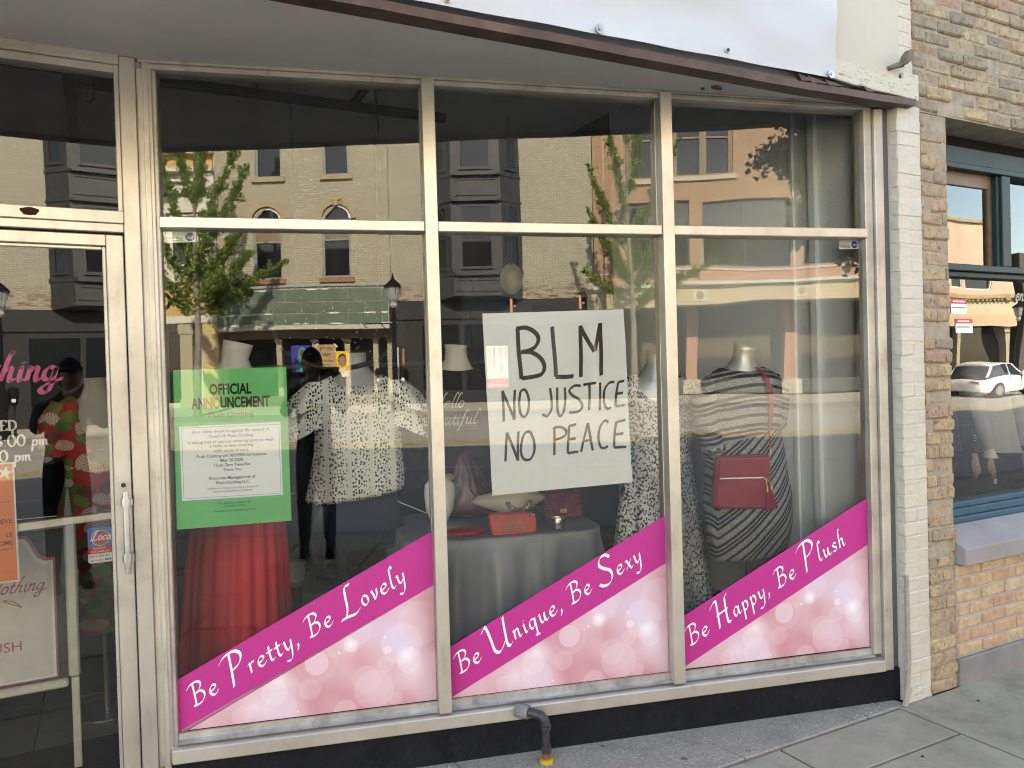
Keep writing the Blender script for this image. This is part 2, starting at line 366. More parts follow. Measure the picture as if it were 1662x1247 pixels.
_c = rough_c.mix(rough_c.ramp(rough_c.noise(_v, 3, 5, 0.7), [(0.52, (0, 0, 0)), (0.75, (0.6, 0.6, 0.6))]), _c, (0.09, 0.08, 0.075))
_c = rough_c.mix(rough_c.math('MULTIPLY', rough_c.math('LESS_THAN', rough_c.math('ADD', rough_c.vor(_v, 6.0).outputs['Distance'], rough_c.math('MULTIPLY', rough_c.noise(_v, 30, 3), .15)), 0.15), .7), _c, (0.06, 0.045, 0.035))
rough_c.base(_c); rough_c.bump(rough_c.noise(_v, 120, 4), 0.6, 0.006); rough_conc = rough_c.done(0.9)
joint_m = flat('joint_dirt', (0.03, 0.027, 0.023), 0.95)
far_pave = worn('far_pavement', (0.46, 0.43, 0.36), (0.40, 0.37, 0.31), 0.9, 0, 1.2, bump=0.2, bsc=30)

def XY(x, y, z=0.0): return Vector((x, y, z))
mb = MB(); mb.add([(-900, -900, -0.35), (900, -900, -0.35), (900, 900, -0.35), (-900, 900, -0.35)], [(0, 1, 2, 3)])
struct('ground', mb, flat('ground_soil', (0.11, 0.10, 0.08), 0.95))
mb = MB(); prof = [(-4.22, -0.13), (-8, -0.05), (-12, 0.0), (-15.5, 0.08), (-19.1, 0.18)]
for (ya, za), (yb, zb) in zip(prof, prof[1:]):
    mb.add([(-90, ya, za), (90, ya, za), (90, yb, zb), (-90, yb, zb)], [(0, 1, 2, 3)])
struct('road', mb, asphalt)
def roadz(y):
    return float(np.interp(-y, [4.22, 8, 12, 15.5, 19.1], [-0.13, -0.05, 0.0, 0.08, 0.18]))
def stripe(name, y, w, m):
    mb = MB(); mb.add([(-90, y-w/2, roadz(y-w/2)+.005), (90, y-w/2, roadz(y-w/2)+.005), (90, y+w/2, roadz(y+w/2)+.005), (-90, y+w/2, roadz(y+w/2)+.005)], [(0, 1, 2, 3)])
    struct(name, mb, m)
ypaint = worn('yellow_road_paint', (0.62, 0.40, 0.04), (0.45, 0.30, 0.06), 0.8, 0, 3, (0.1, 0.09, 0.08), 4, 0, damt=0.5)
wpaint = worn('white_road_paint', (0.72, 0.71, 0.68), (0.55, 0.54, 0.52), 0.8, 0, 3, (0.1, 0.1, 0.1), 4, 0, damt=0.5)
stripe('road_marking', -12.75, 0.12, ypaint); stripe('road_marking', -13.05, 0.12, ypaint)
stripe('road_marking', -16.4, 0.12, wpaint); stripe('road_marking', -9.2, 0.12, wpaint)
mb = MB(); mb.box(XY if False else (lambda a, z, o: Vector((a, o, z))), -90, 90, -0.3, 0.0, -4.05, -3.89)
mb.box(lambda a, z, o: Vector((a, o, z)), -90, 90, -0.2, 0.335, -19.26, -19.1)
struct('kerb', mb, concrete)
mb = MB(); mb.add([(-90, -19.26, 0.33), (90, -19.26, 0.33), (90, -23.2, 0.41), (-90, -23.2, 0.41)], [(0, 1, 2, 3)])
struct('far_pavement', mb, far_pave)
# near pavement: a bed with every slab its own piece
mb = MB(); mb.box(lambda a, z, o: Vector((a, o, z)), -60, 60, -0.3, -0.016, -3.89, 0.9)
bed = struct('pavement', mb, joint_m)
xs = [-6.4, -5.6, -4.81, -4.02, -3.235, -2.45, -1.663, -0.877, -0.09]
ysl = [-0.012, -0.312, -1.1, -1.9, -2.7, -3.5, -3.89]
slabs = [(xs[i], xs[i+1], ysl[j+1], ysl[j]) for i in range(8) for j in range(6)]
xr = [-0.09, 1.03, 2.15, 3.3]; yr = [0.004, -1.1, -2.2, -3.3, -3.89]
slabs += [(xr[i], xr[i+1], yr[j+1], yr[j]) for i in range(3) for j in range(4)]
for (a, b, c, d) in slabs:
    mb = MB(); g_ = 0.0065; dz = RNG.uniform(-0.002, 0.002)
    mb.box(lambda x, z, y: Vector((x, y, z)), a+g_, b-g_, -0.05, dz, c+g_, d-g_)
    mb.obj('slab', pave, bed, bevel=0.0025)
mb = MB()
mb.box(lambda x, z, y: Vector((x, y, z)), -40, xs[0], -0.05, -0.001, -3.88, -0.01); mb.box(lambda x, z, y: Vector((x, y, z)), 3.31, 40, -0.05, -0.001, -3.88, -0.01)
mb.obj('plain_paving', pave, bed)
# rough concrete strip between the slabs and the slanting shop window, in three castings
E0 = W(3.30, 0, 0.03); wl = lambda x: (WL + WD*((x-WL.x)/WD.x)).y + 0.03
for a, b in ((-3.25, -2.1), (-2.093, -1.09), (-1.083, -0.04)):
    mb = MB(); sh = 0.09 if b < -0.5 else 0
    mb.prism(lambda x, y, z: Vector((x, y, z)), [(a+ (0.0 if a < -3 else 0.03), 0.0), (b+0.03, 0.0), (b-sh*0.4, max(wl(b), 0.012)), (a-0.04, wl(a))], -0.05, 0.003)
    mb.obj('concrete_strip', rough_conc, bed, bevel=0.004)
mb = MB(); mb.box(lambda x, z, y: Vector((x, y, z)), -7, -3.26, -0.05, 0.004, 0.0, 0.95); mb.obj('concrete_strip', rough_conc, bed)
gum = flat('old_gum', (0.035, 0.033, 0.032), 0.9)
for i, (x, y, r) in enumerate([(-0.62, -0.40, .014), (-0.42, -0.36, .008), (-1.0, -0.28, .01), (-0.25, -0.62, .012), (0.5, -0.4, .011), (0.3, -0.15, .008)]):
    mb = MB(); mb.loft([[Vector((x+rr*math.cos(t)*(1+.2*math.sin(3*t+i)), y+rr*.9*math.sin(t), zz)) for t in np.linspace(0, 2*math.pi, 11)[:-1]] for rr, zz in ((r, 0.0), (r*.7, 0.0045))], cap0=False)
    tag(mb.obj('gum_spot', gum), ['dark oval gum spot on the slab nearest the bottom edge', 'small gum spot right of the oval one', 'gum spot on the slab below the gas pipe', 'gum spot lower down the paving near the white pier', 'gum spot on the large slab before the brick wall', 'tiny gum spot near the brick pier foot'][i], 'gum spot', 'old gum spots on the paving')

# ================================================================== THE SHOP
shop = thing('shop_building', (-3, 0, 0), 'clothing shop front with aluminium windows, slanted display glass, grey soffit and white banner fascia', 'building')
mb = MB(); mb.box(W, -0.02, 3.31, 0.0, 0.163, 0.0, 0.14); mb.obj('bulkhead', black_paint, shop, bevel=0.006)
# soffit
pl = [(-7, 0.02), (0.02, 0.02), (W(3.30, 0, 0.02).x, W(3.30, 0, 0.02).y), (W(-0.03, 0, 0.02).x, W(-0.03, 0, 0.02).y), (-3.4, 0.89), (-7, 0.89)]
mb = MB()
sx = [-7, -3.4, W(-0.03, 0, .02).x]+[W(u, 0, .02).x for u in np.linspace(.2, 3.30, 9)]
sy = [.89, .89, W(-0.03, 0, .02).y]+[W(u, 0, .02).y for u in np.linspace(.2, 3.30, 9)]
def so(x): return float(np.interp(x, [-7, -2.9, -0.64, 0.08], [2.815, 2.826, 2.848, 2.872]))+.004
bot = [[Vector((x, .03, so(x))), Vector((x, y, 2.9045)), Vector((x, y, 2.945)), Vector((x, .03, 2.945))] for x, y in zip(sx, sy)]
mb.loft(bot); mb.obj('soffit', soffit_m, shop)
mb = MB()
for x, y, r in ((-1.02, 0.12, .02), (-1.07, 0.15, .012)):
    mb.loft([[Vector((x+rr*(1.6 if r > .015 else .8)*math.cos(t)*(1+.35*math.sin(4*t)), y+rr*.6*math.sin(t), zz)) for t in np.linspace(0, 2*math.pi, 13)[:-1]] for rr, zz in ((r, so(x)+.012), (r*.8, so(x)+.004))], cap0=False)
mb.obj('rust_patch', flat('rust', (0.16, 0.06, 0.03), 0.95), shop)
# brown wooden fascia edge with splinters
mb = MB()
fx = np.linspace(-7, 0.075, 30)
lo = lambda x: 2.826+0.05*(x+2.9)/2.9 if x > -2.9 else 2.826
def fz(x): return float(np.interp(x, [-7, -2.9, -0.64, 0.08], [2.815, 2.826, 2.848, 2.872]))
rings = []
for x in fx:
    w_ = 0.0015*math.sin(x*9)+0.001*math.sin(x*23)
    z = fz(x)
    rings.append([Vector((x, -0.045, z+w_)), Vector((x, -0.048, z+0.030+w_)), Vector((x, -0.022, z+0.040)), Vector((x, 0.03, z+0.040)), Vector((x, 0.03, z))])
mb.loft(rings); mb.obj('fascia_board', wood_brown, shop)
mb = MB()
for x, l, dz in ((-0.72, .10, .012), (-0.66, .16, .006), (-0.55, .12, .002), (-0.30, .10, .0)):
    z = fz(x)+0.036
    mb.add([(x, -.05, z+.018+dz), (x+.03, -.05, z-.004), (x+l, -.049, z+.006), (x, -.03, z+.02+dz), (x+.03, -.03, z-.002), (x+l, -.03, z+.008)], [(0, 1, 2), (3, 5, 4), (0, 3, 4, 1), (1, 4, 5, 2), (2, 5, 3, 0)])
mb.obj('splinter', wood_brown, shop)
# cream panel, block
mb = MB(); mb.box(S, -7, -0.002, 2.955, 5.2, -0.016, 0.03); mb.obj('cream_panel', cream_paint, shop)
flaky = N('flaking_white_paint'); _v = flaky.obj()
_c = flaky.mix(flaky.ramp(flaky.noise(flaky.scale(_v, (1, 1, 5)), 14, 5, 0.75), [(0.56, (0, 0, 0)), (0.61, (1, 1, 1))]), (0.50, 0.47, 0.40), (0.24, 0.21, 0.16))
flaky.base(_c); flaky.bump(flaky.noise(flaky.scale(_v, (1, 1, 5)), 14, 5, 0.75), 0.6, 0.006); flaky_m = flaky.done(0.7)
mb = MB(); mb.prism(S, [(-0.50, 2.93), (-0.50, 3.022), (-0.30, 3.008), (-0.12, 2.998), (0.005, 2.995), (0.005, 3.028), (0.115, 3.028), (0.118, 2.905), (-0.05, 2.912), (-0.2, 2.913), (-0.35, 2.918)], -0.034, -0.0175); mb.obj('corner_block', flaky_m, shop, bevel=0.003)
# upper masonry masses (solid, shade the street)
tan_brick = N('plain_tan_masonry'); _v = tan_brick.obj(); _s = tan_brick.sep(_v)
def bricktex(g, u, v, c1, c2, mortar, bw=0.205, bh=0.068, ms=0.010, off=0.5):
    x = g.n('ShaderNodeTexBrick'); x.offset = off; g.set(x, 'Vector', g.comb(u, v))
    g.set(x, 'Color1', col(c1)); g.set(x, 'Color2', col(c2)); g.set(x, 'Mortar', col(mortar))
    x.inputs['Scale'].default_value = 1.0; x.inputs['Mortar Size'].default_value = ms; x.inputs['Mortar Smooth'].default_value = 0.3; x.inputs['Bias'].default_value = 0.0
    x.inputs['Brick Width'].default_value = bw; x.inputs['Row Height'].default_value = bh
    return x
_bt = bricktex(tan_brick, tan_brick.math('ADD', _s[0], _s[1]), _s[2], (0.36, 0.28, 0.19), (0.28, 0.20, 0.14), (0.33, 0.30, 0.27))
tan_brick.base(_bt.outputs[0]); tan_m = tan_brick.done(0.85)
vz = lambda x, y, z: Vector((x, y, z))
mb = MB(); mb.prism(vz, [(-7, 0.03), (0.10, 0.03), (0.10, 0.12), (W(3.27, 0, 0.1).x, W(3.27, 0, 0.1).y), (W(-0.05, 0, 0.1).x, W(-0.05, 0, 0.1).y), (-7, 0.97)], 2.946, 9.3)
mb.prism(vz, [(-6.99, 0.2), (0.09, 0.2), (0.09, 12), (-6.99, 12)], 3.62, 9.4); mb.obj('upper_wall', tan_m, shop)
# interior shell
shell_dark = worn('dark_shop_wall', (0.05, 0.047, 0.045), (0.04, 0.038, 0.036), 0.8, 0, 1.5, bump=0)
party_m = worn('pale_grey_shop_wall', (0.80, 0.84, 0.89), (0.75, 0.79, 0.84), 0.65, 0, 1.5, bump=0.05, bsc=30)
shop_ceil = worn('shop_ceiling_pale', (0.72, 0.70, 0.66), (0.64, 0.62, 0.585), 0.85, 0, 2, bump=0)
floor_m = worn('shop_floor_tile', (0.17, 0.155, 0.135), (0.125, 0.115, 0.10), 0.35, 0, 2, bump=0)
pl_m = worn('display_platform_carpet', (0.018, 0.018, 0.02), (0.013, 0.013, 0.014), 0.9, 0, 20, bump=0.2)
mb = MB(); mb.box(S, -0.02, 0.16, 0, 3.62, 0.09, 2.35); mb.obj('side_wall', party_m, shop)
mb = MB(); mb.box(S, -0.05, -0.0205, 0.26, 3.5, 0.46, 0.50); mb.box(S, -0.035, -0.0205, 0.26, 3.5, 0.62, 0.64); mb.obj('wall_batten', party_m, shop)
mb = MB(); mb.box(S, -0.025, 0.16, 0, 3.62, 2.36, 9); mb.box(S, -7, 0.1, 0, 3.62, 9.01, 9.1); mb.box(S, -7.1, -7, 0, 3.62, 0.9, 9); mb.obj('back_wall', shell_dark, shop)
mb = MB(); mb.box(S, -7, -0.03, 3.56, 3.61, 0.98, 9); mb.obj('shop_ceiling', shop_ceil, shop)
fl_ = MB(); fl_.box(S, -7, -0.03, -0.1, 0.0, 0.97, 9); flo = fl_.obj('shop_floor', joint_m, shop)
for i in range(8):
    for j in range(6):
        mb = MB(); x0 = -5.6+i*0.62; y0 = 1.0+j*0.62
        mb.box(vz if False else (lambda x, z, y: Vector((x, y, z))), x0+.004, x0+.616, 0.0, 0.008, y0+.004, y0+.616)
        mb.obj('floor_tile', floor_m, flo)
mb = MB(); mb.box(S, -4.6, -3.30, 0.009, 0.022, 1.02, 1.62); mb.obj('door_mat', worn('black_mat', (0.012, 0.012, 0.014), (0.02, 0.02, 0.022), 0.95, 0, 90, bump=0.6, bsc=150), shop)
mb = MB(); mb.box(W, 0.0, 3.2, 0.0, 0.25, 0.15, 1.28); mb.box(W, 0.02, 2.9, 0.0, 0.40, 1.285, 2.6); mb.obj('display_platform', pl_m, shop)
mb = MB(); mb.box(S, -4.6, -4.4, 0, 2.9, 0.88, 0.96); mb.box(S, -7, -4.6, 0, 2.9, 0.88, 0.96); mb.obj('front_wall', soffit_m, shop)
mb = MB(); mb.box(S, -3.24, -3.02, 0.26, 3.5, 1.25, 1.30); mb.obj('partition', shell_dark, shop) if False else None
# ---- display window
mb = MB()
mb.box(W, -0.058, -0.012, 0.150, 2.8685, -0.004, 0.10)          # left jamb
mb.box(W, -0.012, 0.012, 0.215, 2.868, 0.012, 0.10)
mb.box(W, 3.172, 3.214, 0.236, 2.868, 0.004, 0.10); mb.box(W, 3.2145, 3.262, 0.160, 2.8685, -0.016, 0.11)
mb.box(W, -0.012, 3.214, 2.868, 2.890, 0.0, 0.10); mb.box(W, -0.05, 3.262, 2.890, 2.9035, -0.008, 0.06)
win = mb.obj('display_window', alu_dull, shop, bevel=0.003)
mb = MB(); mb.box(W, -0.005, 3.214, 0.158, 0.212, -0.022, 0.10); mb.prism(lambda a, z, o: W(o, z, a), [(-0.022, 0.2122), (0.03, 0.2122), (0.03, 0.224)], -0.005, 3.214)
mb.obj('window_sill', alu, win, bevel=0.003)
for i, (a, b) in enumerate(((0.013, 1.044), (1.099, 2.111), (2.167, 3.171))):
    mb = MB(); mb.prism(lambda a_, z, o: W(o, z, a_), [(0.0, 0.225), (0.036, 0.225), (0.036, 0.262), (0.022, 0.262), (0.02, 0.238), (0.0, 0.234)], a, b); mb.obj('sill_ledge', silver, win)
    mb = MB(); mb.box(W, a, b, 2.253, 2.296, -0.012, 0.085); mb.obj('transom_bar', alu, win, bevel=0.003)
    z0 = 0.262
    pane('pane', W, a, b, z0, 2.2525, 0.045, (0.35, 0.35, 0.45)[i], pane_m if i < 2 else pane_r, win)
    pane('pane', W, a, b, 2.2965, 2.8675, 0.045, (0.35, 0.35, 0.45)[i], pane_m if i < 2 else pane_r, win)
for a, b in ((1.045, 1.098), (2.112, 2.166)):
    mb = MB(); mb.box(W, a, b, 0.2255, 2.8895, -0.022, 0.09); mb.box(W, a-0.004, a-0.0005, 0.263, 2.867, 0.038, 0.09); mb.box(W, b+.0005, b+.004, 0.263, 2.867, 0.038, 0.09); mb.obj('mullion', alu, win, bevel=0.003)
mb = MB(); mb.box(W, 3.2625, 3.318, 0.0, 2.903, 0.012, 0.12); mb.obj('return_panel', grey_return, shop)
mb = MB()
strip = [(Vector((0.0, -0.004, 0.62)), .010), (Vector((-0.003, -0.006, 0.4)), .012), (Vector((-0.012, -0.014, 0.22)), .014), (Vector((-0.035, -0.02, 0.08)), .014), (Vector((-0.05, -0.022, 0.006)), .014)]
rings = [[p+Vector((-r, 0, 0)), p+Vector((r, 0, 0)), p+Vector((r, .012, 0)), p+Vector((-r, .012, 0))] for p, r in strip]
mb.loft(rings); mb.obj('loose_trim_strip', worn('weathered_trim', (0.36, 0.33, 0.27), (0.24, 0.22, 0.18), 0.7, 0, 14, (0.12, 0.1, 0.08), 20, 0.3, 80), shop)
# ---- door and its frame, parallel to the street
YD = 0.87
D = lambda x, z, o=0.0: Vector((x, YD+o, z))
mb = MB()
mb.box(D, -3.318, -3.262, 0.0, 2.9, -0.006, 0.09); mb.box(D, -3.262, -3.24, 0.0, 2.9, 0.02, 0.10); mb.box(D, -3.24, -3.205, 0.0, 2.897, 0.0, 0.09)
mb.box(D, -4.4, -3.3185, 2.868, 2.9035, -0.01, 0.08); mb.box(D, -4.4, -3.336, 2.838, 2.8675, 0.008, 0.08); mb.box(D, -3.336, -3.3185, 2.309, 2.8675, 0.004, 0.08)
mb.box(D, -4.4, -3.3185, 2.262, 2.309, -0.008, 0.09); mb.box(D, -4.4, -3.3185, 2.2285, 2.2615, 0.0, 0.09); mb.box(D, -4.40, -4.31, 0, 2.228, -0.004, 0.09)
dfr = mb.obj('door_frame', alu_door, shop, bevel=0.0025)
mb = MB(); mb.loft([[D(-3.625+rr*.9*math.cos(t)*(1+.3*math.sin(5*t)), 2.288+rr*.45*math.sin(t), o) for t in np.linspace(0, 2*math.pi, 13)[:-1]] for rr, o in ((.034, -.009), (.02, -.0105))], cap0=False); mb.obj('rust_stain', flat('dark_rust', (0.04, 0.018, 0.012), 0.9), dfr)
pane('pane', D, -4.31, -3.337, 2.3095, 2.8375, 0.05, 0.0, pane_m, dfr)
mb = MB(); mb.box(D, -3.382, -3.322, 0.012, 2.222, 0.02, 0.065); mb.box(D, -4.30, -3.3825, 2.178, 2.222, 0.02, 0.065); mb.box(D, -4.30, -4.24, 0.012, 2.1775, 0.02, 0.065); mb.box(D, -4.2395, -3.3825, 0.012, 0.10, 0.02, 0.065)
mb.box(D, -3.396, -3.3825, 0.1005, 2.1775, 0.034, 0.06); mb.box(D, -4.2395, -3.3965, 2.164, 2.1775, 0.034, 0.06)
door = mb.obj('door', alu_door, shop, bevel=0.003)
pane('door_pane', D, -4.2395, -3.397, 0.101, 2.1635, 0.046, 0.0, pane_m, door)
mb = MB(); mb.prism(D, [(-4.235, 1.092), (-3.3825, 1.127), (-3.3825, 1.157), (-4.235, 1.128)], 0.07, 0.10); mb.obj('push_bar', alu_door, door, bevel=0.003)
mb = MB(); hx = -3.345
mb.tube([D(hx, 1.075, -.062), D(hx, .965, -.062)], .012, 12) if False else mb.tube([D(hx, 1.245, -.055), D(hx, 0.955, -.055)], .0125, 14)
for z in (1.205, 0.995):
    mb.tube([D(hx, z+.016, -.055), D(hx, z-.016, -.055)], .0185, 14)
    mb.prism(lambda o, z_, x: D(x, z_, o), [(-.062, z-.012), (-.062, z+.012), (.018, z+.015), (.018, z-.008)], hx+.006, hx+.022)
mb.tube([D(hx, .957, -.055), D(hx, .935, -.055)], .0105, 12)
mb.obj('door_handle', silver, door, smooth=False)
mb = MB(); mb.tube([D(-3.351, 1.262+.0, .019), D(-3.351, 1.262, .010)], .016, 16)
lk = mb.obj('door_lock', silver, door)
mb = MB(); mb.tube([D(-3.351, 1.262, .0099), D(-3.351, 1.262, .0085)], .009, 12); mb.obj('keyhole', dark_metal, lk) if False else mb.obj('keyhole_plate', dark_metal, door)

# ================================================================== BRICKWORK beside the shop
def brickmat(name, stops, mort=None, speck=(0.05, 0.045, 0.04), sp=0.65, smear=0.6):
    g = N(name); v = g.obj(); r = g.n('ShaderNodeObjectInfo').outputs['Random']
    rv = g.n('ShaderNodeVectorMath', operation='ADD'); g.set(rv, 0, v); g.set(rv, 1, g.comb(g.math('MULTIPLY', r, 37.0), g.math('MULTIPLY', r, 91.0), 0.0)); v2 = rv.outputs[0]
    c = g.ramp(r, stops)
    c = g.mix(g.ramp(g.noise(v2, 22, 4, 0.6), [(0.38, (0, 0, 0)), (0.7, (0.75, 0.75, 0.75))]), c, tuple(x*0.62 for x in stops[len(stops)//2][1]))
    c = g.mix(g.ramp(g.noise(v2, 48, 4, 0.7), [(sp, (0, 0, 0)), (sp+.05, (0.9, 0.9, 0.9))]), c, speck)
    c = g.mix(g.ramp(g.noise(v2, 31, 3, 0.6), [(0.67, (0, 0, 0)), (0.74, (0.6, 0.6, 0.6))]), c, (0.55, 0.52, 0.47))
    c = g.mix(g.ramp(g.noise(v, 7, 5, 0.65), [(0.50, (0, 0, 0)), (0.66, (smear,)*3)]), c, (0.33, 0.28, 0.215))
    c = g.mix(g.ramp(g.noise(v, 3.1, 6, 0.72), [(0.50, (0, 0, 0)), (0.70, (smear,)*3)]), c, (0.10, 0.088, 0.075))
    g.base(c); g.bump(g.noise(v2, 60, 5, 0.7), 0.9, 0.008); return g.done(0.88)
pier_b = brickmat('worn_tan_brick', [(0.0, (0.46, 0.30, 0.17)), (0.3, (0.40, 0.28, 0.17)), (0.55, (0.52, 0.38, 0.20)), (0.75, (0.30, 0.23, 0.17)), (0.88, (0.48, 0.33, 0.19)), (1.0, (0.36, 0.18, 0.14))], sp=0.59)
upper_b = brickmat('grimy_grey_brick', [(0.0, (0.42, 0.32, 0.19)), (0.25, (0.26, 0.215, 0.155)), (0.5, (0.48, 0.37, 0.21)), (0.7, (0.22, 0.19, 0.155)), (0.85, (0.43, 0.32, 0.19)), (1.0, (0.38, 0.23, 0.14))], sp=0.60)
lower_b = brickmat('clean_orange_brick', [(0.0, (0.52, 0.36, 0.21)), (0.35, (0.55, 0.42, 0.26)), (0.6, (0.50, 0.31, 0.19)), (0.8, (0.57, 0.46, 0.31)), (1.0, (0.46, 0.27, 0.19))], sp=0.70, smear=0.25)
mortar_m = worn('old_mortar', (0.37, 0.32, 0.255), (0.27, 0.235, 0.185), 0.95, 0, 18, (0.10, 0.09, 0.08), 9, 0.6, 90)
mortar_lo = worn('grey_mortar', (0.42, 0.38, 0.35), (0.36, 0.33, 0.30), 0.95, 0, 18, bump=0.5, bsc=90)
pw = N('white_painted_brick'); _v = pw.obj()
_c = pw.mix(pw.ramp(pw.noise(_v, 9, 4), [(0.4, (0, 0, 0)), (0.7, (1, 1, 1))]), (0.53, 0.485, 0.41), (0.46, 0.42, 0.35))
_c = pw.mix(pw.ramp(pw.noise(_v, 38, 4, 0.7), [(0.68, (0, 0, 0)), (0.73, (0.7, 0.7, 0.7))]), _c, (0.36, 0.32, 0.26))
_c = pw.mix(pw.ramp(pw.sep(_v)[2] if False else pw.noise(pw.scale(_v, (1, 1, .3)), 5, 5), [(0.58, (0, 0, 0)), (0.8, (0.35, 0.35, 0.35))]), _c, (0.5, 0.45, 0.36))
pw.base(_c); pw.bump(pw.noise(_v, 36, 5, 0.65), 0.8, 0.008); white_brick = pw.done(0.6)
def brickmesh(seed, m, L=0.19, H=0.057, Dp=0.05, jit=0.003, bev=0.006):
    rg = random.Random(seed); mb = MB()
    p = []
    for y in (0.0, Dp):
        for z in (0, H):
            for x in (0, L):
                p.append((x+rg.uniform(-jit, jit), y+rg.uniform(-jit, jit)*.8, z+rg.uniform(-jit, jit)))
    mb.add(p, [(0, 1, 3, 2), (4, 6, 7, 5), (0, 2, 6, 4), (1, 5, 7, 3), (0, 4, 5, 1), (2, 3, 7, 6)])
    return mb.mesh('brick', m, bevel=bev)
def bricks(parent, m, x0, x1, z0, z1, yf=0.0, L=0.201, H=0.068, gap=0.011, jit=0.003, rough=0.004, bev=0.006, header=False, dep=0.05, shift=None):
    ms = [brickmesh(k*7+len(bpy.data.meshes), m, L-gap, H-gap, dep, jit, bev) for k in range(5)]
    nc = int(round((z1-z0)/H)); H2 = (z1-z0)/nc
    for c in range(nc):
        off = (0.5 if c % 2 else 0.0)*L + (shift[c % len(shift)]*L if shift else 0)
        x = x0-off
        while x < x1-0.012:
            a = max(x, x0); b = min(x+L, x1)
            if b-a > 0.028:
                o = inst('brick', ms[RNG.randrange(5)], (a+gap/2, yf+RNG.uniform(-rough, rough), z0+c*H2+gap/2), None)
                o.scale = (((b-a-gap)+(RNG.uniform(-.014, .010) if (b == x1 and rough > .005) else 0))/(L-gap), 1, 1)
                o.parent = parent; o.matrix_parent_inverse = wmat(parent).inverted()
            x += L
# white painted pier (part of the shop)
mb = MB(); mb.box(S, 0.003, 0.167, 0.0, 2.9, 0.0022, 0.10); pil = mb.obj('painted_pier', white_brick, shop)
pms = [brickmesh(900+k, white_brick, .168, .0655, .05, .0032, .005) for k in range(7)]
pm2 = [brickmesh(950+k, white_brick, .083, .0655, .05, .003, .005) for k in range(4)]
for c in range(43):
    if c % 3 == 1 and RNG.random() < .7:
        for q in (0, 1): inst('brick', pm2[RNG.randrange(4)], (q*.085, RNG.uniform(-.002, .002), c*.0673), pil)
    else: inst('brick', pms[RNG.randrange(7)], (RNG.uniform(-.002, .002), RNG.uniform(-.002, .002), c*.0673), pil)
mb = MB(); mb.prism(S, [(-0.012, 0.0), (0.01, 0.05), (0.02, 0.09), (0.06, 0.055), (0.11, 0.06), (0.15, 0.045), (0.172, 0.0)], -0.006, 0.02); mb.obj('pier_foot', flaky_m, shop, bevel=0.004)
mb = MB(); mb.box(S, 0.004, 0.113, 3.03, 5.2, 0.0, 0.029); p2 = mb.obj('upper_pier', white_brick, shop)
bricks(p2, white_brick, 0.0, 0.116, 3.03, 4.05, -0.004, gap=0.005, jit=0.0016, rough=0.0016, bev=0.004, dep=.03)
# old bracket lamp on the corner
lampb = thing('wall_bracket', (0.03, -0.03, 3.05), 'weathered grey metal bracket sticking out of the cream panel corner', 'bracket')
rust_m = worn('grey_rusty_metal', (0.17, 0.15, 0.12), (0.09, 0.075, 0.06), 0.75, 0.2, 30, (0.25, 0.22, 0.18), 20, 0.4, 60)
mb = MB(); mb.tube([(-0.085, -0.017, 3.035), (-0.055, -0.04, 3.045), (-0.03, -0.06, 3.05)], [.010, .013, .015], 8); mb.obj('arm', rust_m, lampb)
mb = MB(); rings = []
for q, (w_, h_) in zip((0, .25, .7, 1.0), ((.018, .014), (.024, .02), (.024, .02), (.016, .014))):
    c_ = Vector((-.028+.022*q, -.062-.012*q, 3.045+.07*q)); rings.append([c_+Vector((sx_*w_, sy_*h_, .006*sx_)) for sx_, sy_ in ((-1, -1), (1, -1), (1, 1), (-1, 1))])
mb.loft(rings); mb.obj('clamp', rust_m, lampb, bevel=0.004)
# neighbour building
nb = thing('brick_building', (1.5, 0, 0), 'old tan brick building with teal framed shop window right of the white pier', 'building')
mb = MB(); mb.box(S, 0.1705, 0.3765, 0.0, 2.87, 0.007, 0.30); pier = mb.obj('brick_pier', mortar_m, nb)
bricks(pier, pier_b, 0.169, 0.385, 0.0, 2.868, 0.0, jit=0.006, rough=0.008, gap=0.006, bev=0.009, shift=[0.1, 0.35, 0.0, 0.45, 0.2])
mb = MB(); mb.box(S, 0.1205, 1.9, 2.8745, 4.35, 0.008, 0.4); mb.box(S, 1.9, 70, 2.8745, 4.36, 0.0, 0.41); uw = mb.obj('upper_wall', mortar_m, nb)
bricks(uw, upper_b, 0.122, 1.75, 2.876, 4.3, 0.0, rough=0.007, jit=0.006, bev=0.008)
mb = MB(); mb.box(S, 0.106, 70, 4.361, 9.4, 0.01, 12); mb.obj('high_wall', tan_m, nb)  # unseen upper storeys, carried far to the right to shade the street
mb = MB(); mb.box(S, 0.3855, 1.9, 0.14, 0.618, 0.008, 0.3); mb.box(S, 1.9, 14, 0.14, 0.619, 0.0, 0.3); lw = mb.obj('lower_wall', mortar_lo, nb)
bricks(lw, lower_b, 0.387, 1.85, 0.142, 0.616, 0.0, rough=0.002, jit=0.002, gap=0.012, H=0.0677)
mb = MB(); mb.box(S, 0.386, 14, -0.02, 0.1395, -0.012, 0.3); mb.obj('concrete_plinth', concrete, nb, bevel=0.006)
mb = MB(); mb.prism(lambda o, z, x: S(x, z, o), [(-0.05, 0.6205), (-0.05, 0.705), (0.10, 0.79), (0.14, 0.79), (0.14, 0.6205)], 0.386, 6.0); mb.obj('stone_sill', stone_sill, nb, bevel=0.004)
mb = MB()
mb.box(S, 0.386, 6.0, 2.705, 2.80, 0.145, 0.24); mb.box(S, 0.386, 6.0, 2.672, 2.704, 0.12, 0.22)
mb.box(S, 0.386, 0.43, 0.79, 2.671, 0.13, 0.24); mb.box(S, 1.045, 1.125, 2.165, 2.671, 0.125, 0.24); mb.box(S, 1.125, 1.15, 2.165, 2.671, 0.14, 0.24); mb.box(S, 1.02, 1.045, 2.165, 2.671, 0.14, 0.24)
